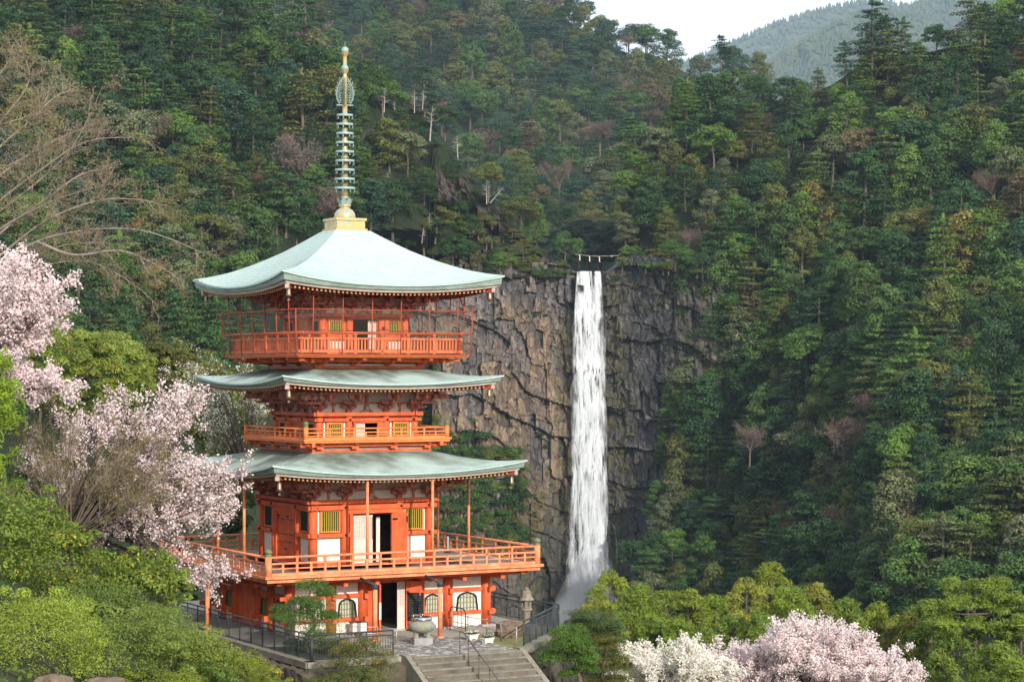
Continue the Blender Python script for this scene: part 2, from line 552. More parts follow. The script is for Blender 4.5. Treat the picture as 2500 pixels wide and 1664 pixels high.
def hillside(name, pxs, crest, base, Dfun, nrow, amp, seed, rock=None, drop=70, keep=None):
    nc = len(pxs)
    t = np.linspace(0, 1, nrow)[:, None]
    cp = crest(pxs) + drop; bp = base(pxs)
    py = cp[None, :] * (1 - t) + bp[None, :] * t
    px = np.broadcast_to(pxs[None, :], py.shape)
    D = Dfun(px, py)
    D = D + amp * (fbm(px / 90, py / 90, seed, 4) - 0.47) * 2
    rk = np.zeros(px.shape) if rock is None else rock(px, py)
    if rock is not None:
        D = D - rk * 2 + rk * 6 * (fbm(px / 14, py / 60, seed + 3, 3) - 0.45) + rk * 5 * (voronoi(px / 13 + py / 60, py / 34, seed)[0] - 0.5) + rk * 2.5 * (voronoi(px / 6, py / 15, seed + 2)[0] - 0.5)
    P = Wn(px, py, D)
    back = []
    for dd, dz in ((420, -90), (200, -32), (80, -6), (28, 1.5)):
        q = P[0].copy()
        q *= ((q[:, 1] + dd) / q[:, 1])[:, None]
        q[:, 2] = P[0][:, 2] + dz
        back.append(q)
    P = np.concatenate([np.stack(back), P], 0)
    rk = np.concatenate([np.repeat(rk[:1], 4, 0), rk], 0)
    F = grid_faces(nrow + 4, nc)
    if keep is not None:
        kp = keep(px, py); kp = np.concatenate([np.repeat(kp[:1], 4, 0), kp], 0).ravel()
        F = F[kp[F].all(1)]
    me = fast_mesh(name, P.reshape(-1, 3), F, M['hill'], attrs={'rock': rk.ravel()}, smooth=rock is None)
    return tag(link(name, me), kind='structure')


hillside('hillside', np.linspace(-700, 1425, 330), crest_A, base_A, D_A, 250, 9, 3, rock_A)
hillside('hillside', np.linspace(300, 2150, 80), crest_B, lambda x: 700 + 0 * x, D_B, 40, 20, 21, drop=88)
hillside('hillside', np.linspace(1440, 3300, 140), crest_C, lambda x: 2150 + 0 * x, D_C, 96, 10, 33, drop=98, keep=lambda x, y: x > edge_C(y) - 5)


# ------------------------------------------------------------------ far mountains
m_, t_, b_, o_ = new_mat('far wooded slope')
c_ = ramp(t_, noise(t_, 0.02, 8, 0.72), [(0.3, (0.035, 0.055, 0.025)), (0.5, (0.06, 0.085, 0.035)), (0.7, (0.11, 0.12, 0.05))])
t_.links.new(c_, b_.inputs['Base Color'])
b_.inputs['Roughness'].default_value = 0.95
M['far'] = m_


def mountain(crest, x0, x1, py1, D0, slope, seed, name='mountain'):
    pxs = np.linspace(x0, x1, 150); nrow = 60
    t = np.linspace(0, 1, nrow)[:, None]
    py = crest(pxs)[None, :] * (1 - t) + py1 * t
    px = np.broadcast_to(pxs[None, :], py.shape)
    D = D0 - slope * (py - 0) + 200 * (fbm(px / 120, py / 170, seed, 4) - 0.47)
    P = Wn(px, py, D)
    back = []
    for dd, dz in ((900, -260), (300, -60)):
        q = P[0] * ((P[0][:, 1] + dd) / P[0][:, 1])[:, None]; q[:, 2] = P[0][:, 2] + dz
        back.append(q)
    P = np.concatenate([np.stack(back), P], 0)
    tag(link(name, fast_mesh(name, P.reshape(-1, 3), grid_faces(nrow + 2, 150), M['far'], smooth=True)), kind='structure')
    rng = np.random.default_rng(seed)
    n = 7000
    qx = rng.uniform(x0, x1, n); tt = rng.uniform(0, 0.75, n)
    tt[:700] = rng.uniform(0, 0.012, 700)
    r = tt * (nrow - 1)
    i0 = np.floor(r).astype(int); c = np.clip((qx - x0) / (x1 - x0) * 149, 0, 148.99)
    c0 = np.floor(c).astype(int); fc = (c - c0)[:, None]; fr = (r - i0)[:, None]
    S = P[2:]
    base = (S[i0, c0] * (1 - fc) + S[i0, c0 + 1] * fc) * (1 - fr) + (S[np.minimum(i0 + 1, nrow - 1), c0] * (1 - fc) + S[np.minimum(i0 + 1, nrow - 1), c0 + 1] * fc) * fr
    h = rng.uniform(9, 19, n) * D0 / 5200; wd = h * rng.uniform(0.2, 0.33, n)
    ang = np.linspace(0, 2 * np.pi, 6)[:-1]
    ring = np.stack([base[:, None, 0] + wd[:, None] * np.cos(ang), base[:, None, 1] + wd[:, None] * np.sin(ang), np.repeat((base[:, 2] + h * 0.15)[:, None], 5, 1)], -1)
    top = base + np.stack([0 * h, 0 * h, h], -1)
    V = np.concatenate([ring, top[:, None, :]], 1).reshape(-1, 3)
    k = np.arange(n)[:, None] * 6
    F = np.concatenate([np.stack([k[:, 0] + i, k[:, 0] + (i + 1) % 5, k[:, 0] + 5], -1) for i in range(5)])
    o = link('distant_woods', fast_mesh('distant_woods', V, F, M['far']))
    tag(o, 'far off conifer wood covering a hazy mountain slope', 'woods', kind='stuff')


mountain(interp([(1200, 420), (1600, 190), (1760, 122), (1800, 104), (1900, 60), (2000, 28), (2130, 4), (2190, 14), (2220, 22), (2330, -20), (2600, -60)]), 1200, 2600, 420, 6200, 2.4, 51)
mountain(interp([(1500, 420), (1840, 190), (1900, 142), (1960, 104), (2030, 68), (2100, 38), (2160, 30), (2210, 40), (2300, 70), (2600, 110)]), 1500, 2600, 420, 4300, 1.8, 57)
mountain(interp([(2080, 300), (2160, 90), (2225, 22), (2290, -12), (2360, -40), (2800, -140)]), 2080, 2800, 320, 5000, 2.0, 63)


# ------------------------------------------------------------------ valley floor and garden ground
PX0, PY0, YAW = -7.2301, 94.1366, 0.5047
CY, SY = math.cos(YAW), math.sin(YAW)


def Lw(x, y, z=0.0):
    """pagoda plan coordinates to the world"""
    return Vector((PX0 + CY * x - SY * y, PY0 + SY * x + CY * y, z))


def to_local(x, y):
    dx = x - PX0; dy = y - PY0
    return CY * dx + SY * dy, -SY * dx + CY * dy


def ground_z(x, y):
    lx, ly = to_local(np.asarray(x, float), np.asarray(y, float))
    base = np.where(y < 82, 9.0 - 0.145 * np.maximum(y, -40), 9.0 - 0.145 * 82 - 0.225 * np.clip(y - 106, 0, 260))
    bank = np.maximum(0, -np.asarray(x) - 10.0 - 0.12 * np.maximum(y - 84, 0))
    base = base + np.where(y < 260, 0.55 * np.minimum(bank, 26), 0) * np.clip((y - 46) / 20, 0, 1) * np.clip((250 - y) / 120, 0, 1)
    right = np.maximum(0, lx - 6.0)
    base = base - 0.16 * np.clip(right, 0, 60) * np.clip((y - 45) / 30, 0, 1)
    base = base + 0.7 * (fbm(x / 9.0, y / 9.0, 71, 4) - 0.47)
    # keep below the terrace slab and its walls
    d_in = np.maximum(np.maximum(-7.4 - lx, lx - 7.0), np.maximum(-12.6 - ly, ly - 12))
    flat = np.clip(1 - d_in / 1.5, 0, 1)
    base = base * (1 - flat) + np.minimum(base, -1.75) * flat
    return base


gx = np.concatenate([np.linspace(-170, -34, 30), np.linspace(-32, 30, 90), np.linspace(32, 190, 34)])
gy = np.concatenate([np.linspace(-40, 44, 30), np.linspace(45, 125, 110), np.linspace(127, 640, 100)])
GX, GY = np.meshgrid(gx, gy)
GZ = ground_z(GX, GY)
tag(link('ground', fast_mesh('ground', np.stack([GX, GY, GZ], -1).reshape(-1, 3), grid_faces(len(gy), len(gx))[:, ::-1], M['soil'], smooth=True)), kind='structure')


# ------------------------------------------------------------------ the cliff
def D_cliff(px, py):
    left = np.clip((1400 - px) / 360, 0, 1)
    right = np.clip((px - 1440) / 300, 0, 1)
    d = 572 - 22 * left ** 1.3 - 26 * right ** 1.15
    return d - np.clip((py - 660) / 900, -0.1, 1) * 16


m_, t_, b_, o_ = new_mat('fractured cliff rock')
n1 = noise(t_, 0.16, 7, 0.72)
streak = noise(t_, 0.55, 7, 0.75, stretch=(1, 1, 0.10), seed=3)
fine = noise(t_, 1.1, 7, 0.75, stretch=(1, 1, 0.45), seed=8)
grey = ramp(t_, fine, [(0.28, (0.045, 0.042, 0.045)), (0.5, (0.135, 0.122, 0.122)), (0.72, (0.26, 0.235, 0.22))])
tan = ramp(t_, fine, [(0.28, (0.10, 0.07, 0.05)), (0.5, (0.235, 0.17, 0.115)), (0.75, (0.36, 0.285, 0.19))])
c_ = mix(t_, grey, tan, attr(t_, 'tan'))
tn_ = math_n(t_, 'ADD', math_n(t_, 'MULTIPLY', attr(t_, 'tone'), 1.0), 0.42)
sc_ = t_.nodes.new('ShaderNodeVectorMath'); sc_.operation = 'SCALE'; t_.links.new(c_, sc_.inputs[0]); t_.links.new(tn_, sc_.inputs['Scale']); c_ = sc_.outputs[0]
dk = ramp(t_, streak, [(0.40, (1, 1, 1)), (0.55, (0, 0, 0))])
c_ = mix(t_, c_, (0.035, 0.03, 0.032), math_n(t_, 'MULTIPLY', dk, 0.62))
pl = ramp(t_, noise(t_, 0.8, 6, 0.7, stretch=(1, 1, 0.12), seed=12), [(0.60, (0, 0, 0)), (0.70, (1, 1, 1))])
c_ = mix(t_, c_, (0.34, 0.33, 0.27), math_n(t_, 'MULTIPLY', pl, 0.45))
c_ = mix(t_, c_, ramp(t_, fine, [(0.3, (0.022, 0.023, 0.027)), (0.7, (0.075, 0.072, 0.075))]), attr(t_, 'wet_shade'))
mo = ramp(t_, noise(t_, 0.5, 6, 0.7, seed=20), [(0.42, (0, 0, 0)), (0.6, (1, 1, 1))])
c_ = mix(t_, c_, ramp(t_, fine, [(0.3, (0.035, 0.045, 0.015)), (0.7, (0.15, 0.12, 0.04))]), math_n(t_, 'MULTIPLY', attr(t_, 'moss'), mo))
t_.links.new(c_, b_.inputs['Base Color'])
t_.links.new(math_n(t_, 'SUBTRACT', 0.85, math_n(t_, 'MULTIPLY', attr(t_, 'wet_shade'), 0.35)), b_.inputs['Roughness'])
b_.inputs['Specular IOR Level'].default_value = 0.25
bump(t_, b_, noise(t_, 1.5, 8, 0.8), 0.7, 0.5)
M['cliff'] = m_

cpx = np.linspace(1000, 1800, 268); cpy = np.linspace(600, 1640, 350)
CPX, CPY = np.meshgrid(cpx, cpy)
# the lip sags to the river notch
lip = interp([(1000, 652), (1200, 640), (1330, 640), (1385, 648), (1405, 664), (1470, 668), (1490, 664), (1520, 640), (1560, 622), (1700, 640), (1800, 700)])
tt_ = (CPY - 600) / 1040.0
CPY = lip(CPX) * (1 - tt_) + 1640 * tt_
CD = D_cliff(CPX, CPY)
X_ = (CPX - 1250) / FPX * CD; Z_ = -(CPY - 913) / FPX * CD
wx = X_ + 0.16 * Z_ * 0 + 0.7 * (fbm(X_ / 4, Z_ / 6, 5) - 0.47); wz = Z_ + 0.28 * X_ + 3.6 * (fbm(X_ / 14, Z_ / 8, 6) - 0.47)
lowf = np.clip((CPY - 1080) / 160, 0, 1)                 # columnar base
v1, u1, e1, lx1, ly1 = voronoi(wx / 4.6, wz / 12.0, 3, 0.75)
v2, u2, e2, lx2, ly2 = voronoi(wx / 2.1 + 0.3, wz / 4.4, 7, 0.7)
v3, u3, e3, lx3, ly3 = voronoi(wx / 0.85, wz / 1.7, 11, 0.8)
v4, u4, e4, lx4, ly4 = voronoi(wx / 1.25, wz / 3.2, 15)
band = (wz + 2.6 * np.sin(wx / 9.0) + 1.6 * vnoise(wx / 5, wz / 9, 31) * 2) / 9.0
fr_ = band - np.floor(band)
relief = (2.6 * (v1 - 0.5) + (u1 - 0.5) * lx1 * 2.4 + (v1 - 0.4) * ly1 * 1.5) + (1.9 * (v2 - 0.5) + (u2 - 0.5) * lx2 * 1.0 + (v2 - .5) * ly2 * 1.0) * (1 - 0.5 * lowf)
relief += 0.9 * (v3 - 0.5) * (1 - lowf) + 0.8 * (v4 - 0.5) * lowf
relief += 1.9 * np.clip(1 - fr_ * 1.4, 0, 1) * (_hash(np.floor(band), np.floor(wx / 14), 41) > 0.35) * (1 - 0.6 * lowf)
relief -= 0.2 * np.clip(1 - e2 / 0.06, 0, 1) * (v3 > 0.45) * (1 - lowf) + 0.25 * np.clip(1 - e4 / 0.12, 0, 1) * lowf
relief += 0.5 * (fbm(X_ / 1.6, Z_ / 2.4, 47, 3) - 0.45)
relief += 2.5 * (fbm(X_ / 25, Z_ / 30, 44, 3) - 0.44)
CD2 = CD - relief
CD2 = CD2 + 3.5 * np.exp(-((CPX - 1438) / 26.0) ** 2) * np.clip((1500 - CPY) / 700, 0.15, 1)      # groove cut by the water
P = Wn(CPX, CPY, CD2)
back = np.stack([P[0] + np.array([0, 60.0, 3.0]), P[0] + np.array([0, 12.0, 0.8])])
P2 = np.concatenate([back, P])
wet_shade = np.clip(np.exp(-((CPX - 1440) / 46.0) ** 2) * 1.1, 0, 1)
wet_shade = np.maximum(wet_shade, np.clip((CPX - 1455) / 60, 0, 1) * np.clip(0.35 + (fbm(CPX / 40, CPY / 34, 91, 4) - 0.36) * 4, 0.25, 0.92))  # right wall: wetness, with the wall's shade painted into the rock colour
wet_shade = np.maximum(wet_shade, np.clip((CPY - 1150) / 160, 0, 1) * np.clip((CPX - 1255 - 30 * np.sin(CPY / 60.)) / 60, 0, 1) * 0.97)
wet_shade = np.clip(wet_shade, 0, 0.97)
tanv = 0.95 * np.clip(1.6 * v1 * (0.3 + v2) * np.clip((CPY - 700) / 120, 0.15, 1) * np.clip((1420 - CPX) / 60, 0.12, 1) * 1.35 - 0.15, 0, 1)
mossv = np.clip(np.exp(-((CPX - 1500) / 40) ** 2) * 0.9 + np.exp(-((CPX - 1380) / 22) ** 2) * np.clip((CPY - 720) / 60, 0, 1) * 0.7 + np.exp(-((CPX - 1300) / 50) ** 2) * np.clip((CPY - 1130) / 80, 0, 1) * 1.0 + np.clip((CPX - 1600) / 100, 0, 1) * 0.7, 0, 1)
at_ = {k: np.concatenate([np.repeat(a[:1], 2, 0), a]).ravel() for k, a in (('wet_shade', wet_shade), ('tan', tanv), ('moss', mossv), ('tone', 0.55 * v2 + 0.45 * v3))}
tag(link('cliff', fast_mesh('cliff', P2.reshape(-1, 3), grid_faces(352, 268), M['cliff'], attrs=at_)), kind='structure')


def cliff_point(px, py, out=0.0):
    j = int(np.clip(np.searchsorted(cpx, px), 0, 267))
    i = int(np.argmin(np.abs(CPY[:, j] - py)))
    D = CD2[i, j] - out
    return W(px, py, D)


# river bed and pool of water just behind the lip
g = G()
a_ = [W(1392, 668, 571), W(1486, 668, 571), W(1500, 664, 640), W(1380, 664, 640)]
g.add([tuple(p + Vector((0, 0, 0.25))) for p in a_], [(0, 1, 2, 3)])
m_, t_, b_, o_ = new_mat('river water'); b_.inputs['Base Color'].default_value = (0.03, 0.045, 0.05, 1); b_.inputs['Roughness'].default_value = 0.15
bump(t_, b_, noise(t_, 1.2, 4), 0.5, 0.3)
M['river'] = m_
tag(g.obj('river_water', M['river']), kind='structure')


# ------------------------------------------------------------------ the waterfall
m_, t_, b_, o_ = new_mat('falling water')
b_.inputs['Base Color'].default_value = (0.88, 0.91, 0.94, 1)
b_.inputs['Roughness'].default_value = 0.6
tr_ = t_.nodes.new('ShaderNodeBsdfTranslucent'); tr_.inputs['Color'].default_value = (0.86, 0.90, 0.93, 1)
mx_ = t_.nodes.new('ShaderNodeMixShader'); mx_.inputs[0].default_value = 0.35
t_.links.new(b_.outputs[0], mx_.inputs[1]); t_.links.new(tr_.outputs[0], mx_.inputs[2])
tp_ = t_.nodes.new('ShaderNodeBsdfTransparent')
st_ = noise(t_, 1.5, 6, 0.72, stretch=(1, 0.3, 0.11))
st2_ = noise(t_, 0.5, 5, 0.7, stretch=(1, 0.3, 0.22), seed=6)
a1_ = ramp(t_, st_, [(0.38, (0, 0, 0)), (0.66, (1, 1, 1))])
a2_ = ramp(t_, st2_, [(0.30, (0.25, 0.25, 0.25)), (0.56, (1, 1, 1))])
al_ = math_n(t_, 'MULTIPLY', math_n(t_, 'MULTIPLY', a1_, a2_), attr(t_, 'edge'), True)
m2_ = t_.nodes.new('ShaderNodeMixShader')
t_.links.new(al_, m2_.inputs[0]); t_.links.new(tp_.outputs[0], m2_.inputs[1]); t_.links.new(mx_.outputs[0], m2_.inputs[2])
t_.links.new(m2_.outputs[0], o_.inputs[0])
M['fall'] = m_

wl = interp([(664, 1406), (760, 1402), (1000, 1403), (1150, 1399), (1300, 1396), (1420, 1390), (1560, 1380)])
wr_ = interp([(664, 1470), (800, 1472), (1000, 1474), (1150, 1477), (1300, 1482), (1420, 1488), (1560, 1500)])
rowmin = []
for i_ in range(350):
    sel_ = (CPX[i_] > wl(CPY[i_]) - 8) & (CPX[i_] < wr_(CPY[i_]) + 8)
    rowmin.append(CD2[i_][sel_].min())
rowmin = np.minimum.accumulate(np.array(rowmin)) - 0.5
rowy = CPY[:, int(np.searchsorted(cpx, 1438))]
D_fall = lambda ys: np.minimum(np.interp(ys, rowy, rowmin), 571 - 0.0 * ys)
rng = np.random.default_rng(8)
V_ = []; F_ = []; E_ = []


def ribbon(xf, y0, y1, wid, Doff, n, op):
    """one strand of water: xf position across the fall"""
    ph = rng.uniform(0, 6.28); k = sum(len(a) for a in V_)
    ys = np.linspace(y0, y1, n)
    xq = 0.5 + (xf(ys) - 0.5) * (1 - 0.42 * wid * 9.35 / 75.0)
    xc = wl(ys) * (1 - xq) + wr_(ys) * xq + 0.8 * np.sin(ys / 47.0 + ph)
    D = D_fall(ys) - 1.5 * np.sqrt(np.clip((ys - 664) / 900, 0, 1)) - 0.9 + 0.45 * Doff
    mpp = 567 / FPX
    tw = (0.35 + 0.65 * np.sin(np.clip((ys - y0) / (y1 - y0), 0, 1) * np.pi) ** 0.6) * wid / mpp
    rows = [Wn(xc + s * tw / 2, ys, D - (0.30 if s == 0 else 0.0) * wid) for s in (-1, -0.45, 0.45, 1)]
    V_.append(np.stack(rows, 1).reshape(-1, 3))
    fade = np.clip(np.minimum(ys - y0, (y1 - ys) * 0.6) / (0.16 * (y1 - y0)), 0, 1)
    if y0 < 668: fade = np.clip((y1 - ys) / (0.2 * (y1 - y0)), 0, 1)
    E_.append(np.stack([fade * 0, fade * op, fade * op, fade * 0], 1).ravel())
    F_.append(grid_faces(n, 4) + k)


for i in range(34):                                     # full-height body of water
    c = rng.uniform(0.06, 0.60) if i < 24 else rng.uniform(0.76, 0.95)
    e = 0.04 + c * 1.25 + rng.uniform(-0.05, 0.2) if c < 0.62 else c + rng.uniform(-0.25, 0.0)
    ribbon(lambda y, c=c, e=e: c + (e - c) * np.clip((y - 664) / 420, 0, 1), 662, 1560, rng.uniform(1.3, 2.6), rng.uniform(-0.8, 0.5), 60, 1.0)
for i in range(420):                                    # streaks and comets
    y0 = rng.uniform(664, 1440) if i > 60 else 663
    L = rng.uniform(50, 240)
    x = np.clip(rng.beta(1.3, 1.5), 0.02, 0.98)
    if y0 < 760 and 0.58 < x < 0.75: x = 0.4
    ribbon(lambda y, x=x: x + 0 * y, y0, y0 + L, rng.uniform(0.3, 1.5), rng.uniform(-1.6, 0.3), 14, rng.uniform(0.6, 1.0))
for i in range(260):                                    # loose spray along the edges, lower down
    y0 = rng.uniform(760, 1430); x = rng.choice([0.0, 1.0]) + rng.normal(0, 0.045)
    ribbon(lambda y, x=x: x + 0 * y, y0, y0 + rng.uniform(60, 170), rng.uniform(0.4, 1.5), rng.uniform(-1, 0.4), 12, 0.30)
V_ = np.concatenate(V_); F_ = np.concatenate(F_); E_ = np.concatenate(E_)
fall = link('waterfall', fast_mesh('waterfall', V_, F_, M['fall'], attrs={'edge': E_}, smooth=True))
tag(fall, 'tall white waterfall dropping down the dark cliff', 'waterfall', kind='structure')
# thin side jets that leap off a ledge right of the fall
V_ = []; F_ = []; E_ = []
for pts in ([(1478, 1268), (1490, 1272), (1500, 1288), (1504, 1312), (1506, 1350), (1507, 1400)], [(1390, 1356), (1384, 1372), (1382, 1400), (1381, 1430)], [(1474, 1170), (1478, 1200), (1479, 1235)]):
    for j in range(3):
        q = np.array(pts, float) + rng.normal(0, 1.2, (len(pts), 2)); k = sum(len(a) for a in V_)
        wdt = rng.uniform(0.8, 1.6)
        D = np.array([float(cliff_point(a, b).y) - 1.0 for a, b in q])
        D = np.minimum.accumulate(D)
        V_.append(np.stack([Wn(q[:, 0] + s * wdt, q[:, 1] - s * wdt * 0.5, D) for s in (-1, 0, 1)], 1).reshape(-1, 3))
        E_.append(np.stack([np.zeros(len(q)), np.linspace(1, 0.35, len(q)), np.zeros(len(q))], 1).ravel())
        F_.append(grid_faces(len(q), 3) + k)
link('side_jet', fast_mesh('side_jet', np.concatenate(V_), np.concatenate(F_), M['fall'], attrs={'edge': np.concatenate(E_)}), parent=fall)

# mist that hangs round the foot of the fall
m_ = bpy.data.materials.new('spray mist'); m_.use_nodes = True
t_ = m_.node_tree; t_.nodes.clear()
o_ = t_.nodes.new('ShaderNodeOutputMaterial'); pv = t_.nodes.new('ShaderNodeVolumePrincipled')
pv.inputs['Color'].default_value = (0.88, 0.91, 0.94, 1); pv.inputs['Density'].default_value = 0.06; pv.inputs['Anisotropy'].default_value = 0.0
t_.links.new(pv.outputs[0], o_.inputs['Volume'])
M['mist'] = m_
c_ = W(1438, 1510, float(D_fall(np.array(1500.0))) - 7.0)
for dx, dz, r_, h_ in ((0, 0, 10.0, 13), (-2.0, -2, 8.0, 20), (0.5, 0, 6.5, 28)):
    g = G(); g.lathe([(0.01, -8)] + [(r_ * math.sin(math.pi * (0.5 + 0.5 * k / 10)) ** 1.3, h_ * k / 10) for k in range(10)] + [(0.01, h_)], 28)
    tag(g.obj('spray_mist', M['mist'], None, Matrix.Translation(c_ + Vector((dx, -1, dz)))), 'white spray mist round the foot of the waterfall', 'mist', kind='stuff')

# the air of the valley
g = G(); g.box(-3600, 3600, -90, 9000, -110, 1700)
m_ = bpy.data.materials.new('valley haze'); m_.use_nodes = True
t_ = m_.node_tree; t_.nodes.clear()
o_ = t_.nodes.new('ShaderNodeOutputMaterial'); pv = t_.nodes.new('ShaderNodeVolumePrincipled')
pv.inputs['Color'].default_value = (0.60, 0.78, 1.0, 1); pv.inputs['Density'].default_value = 0.000055
pv.inputs['Anisotropy'].default_value = 0.0
t_.links.new(pv.outputs[0], o_.inputs['Volume'])
haze = g.obj('haze', m_)
tag(haze, 'thin pale valley haze between the camera and the mountains', 'haze', kind='stuff')


# ------------------------------------------------------------------ leaf cards
def unit(a): return a / np.maximum(np.linalg.norm(a, axis=-1, keepdims=True), 1e-9)


def cards(rng, c, n, size, aspect=0.6, jit=0.5):
    """rhombic leaves of given centres, facing directions and lengths"""
    N = len(c)
    n = unit(n + rng.normal(0, jit, (N, 3)))
    r = unit(rng.normal(0, 1, (N, 3)))
    t = unit(np.cross(n, r)); b = np.cross(n, t)
    s = np.broadcast_to(np.asarray(size, float), (N,))[:, None]
    V = np.stack([c - t * s * 0.5, c - b * s * 0.5 * aspect + t * s * 0.08, c + t * s * 0.5, c + b * s * 0.5 * aspect + t * s * 0.08], 1)
    F = np.arange(4 * N).reshape(N, 4)
    return V.reshape(-1, 3), F


def tubes_np(segs, sides=4):
    """segs: list of (p0, p1, r0, r1) -> verts, quads"""
    a = np.array([np.concatenate([s[0], s[1], [s[2], s[3]]]) for s in segs])
    p0 = a[:, :3]; p1 = a[:, 3:6]; d = unit(p1 - p0)
    ref = np.where(np.abs(d[:, 2:3]) > 0.9, np.array([[1.0, 0, 0]]), np.array([[0, 0, 1.0]]))
    u = unit(np.cross(d, ref)); v = np.cross(d, u)
    ang = np.arange(sides) * 2 * np.pi / sides
    cs = np.cos(ang)[None, :, None]; sn = np.sin(ang)[None, :, None]
    ring = u[:, None, :] * cs + v[:, None, :] * sn
    A = p0[:, None, :] + ring * a[:, 6][:, None, None]; B = p1[:, None, :] + ring * a[:, 7][:, None, None]
    V = np.concatenate([A, B], 1).reshape(-1, 3)
    k = np.arange(len(segs))[:, None] * 2 * sides
    i = np.arange(sides)[None, :]
    F = np.stack([k + i, k + (i + 1) % sides, k + sides + (i + 1) % sides, k + sides + i], -1).reshape(-1, 4)
    return V, F


def clump_leaves(rng, clumps, per, size, up=0.25, jit=0.4, aspect=0.6, lo=-0.45):
    """leaves over the outside of flattened clumps (cx, cy, cz, rx, ry, rz); returns V, F, tint per vertex"""
    cl_ = np.array(clumps, float); K = len(cl_)
    d = rng.normal(0, 1, (K, per, 3)); d = unit(d)
    d[..., 2] = np.where(d[..., 2] < lo, -d[..., 2] * 0.6, d[..., 2])
    d = unit(d)
    rr = rng.uniform(0.72, 1.06, (K, per, 1))
    c = cl_[:, None, :3] + d * rr * cl_[:, None, 3:6]
    n = unit(d / cl_[:, None, 3:6]) + np.array([0, 0, up])  # riser face takes the darker concrete
    s = rng.uniform(0.7, 1.3, (K, per)) * size
    V, F = cards(rng, c.reshape(-1, 3), n.reshape(-1, 3), s.ravel(), aspect, jit)
    tint = np.clip(rng.uniform(0, 1, (K, 1)) * 0.55 + rng.uniform(0, 1, (K, per)) * 0.45, 0, 1)
    return V, F, np.repeat(tint.ravel(), 4)


def join(parts):
    """parts: (V, F, tint, material index)"""
    Vs = []; Fs = []; T = []; Mi = []; k = 0
    for V, F, t, m in parts:
        Vs.append(V); Fs.append(F + k); k += len(V)
        T.append(np.broadcast_to(t, (len(V),)) if np.ndim(t) == 0 else t); Mi.append(np.full(len(F), m))
    return np.concatenate(Vs), np.concatenate(Fs), np.concatenate(T), np.concatenate(Mi)


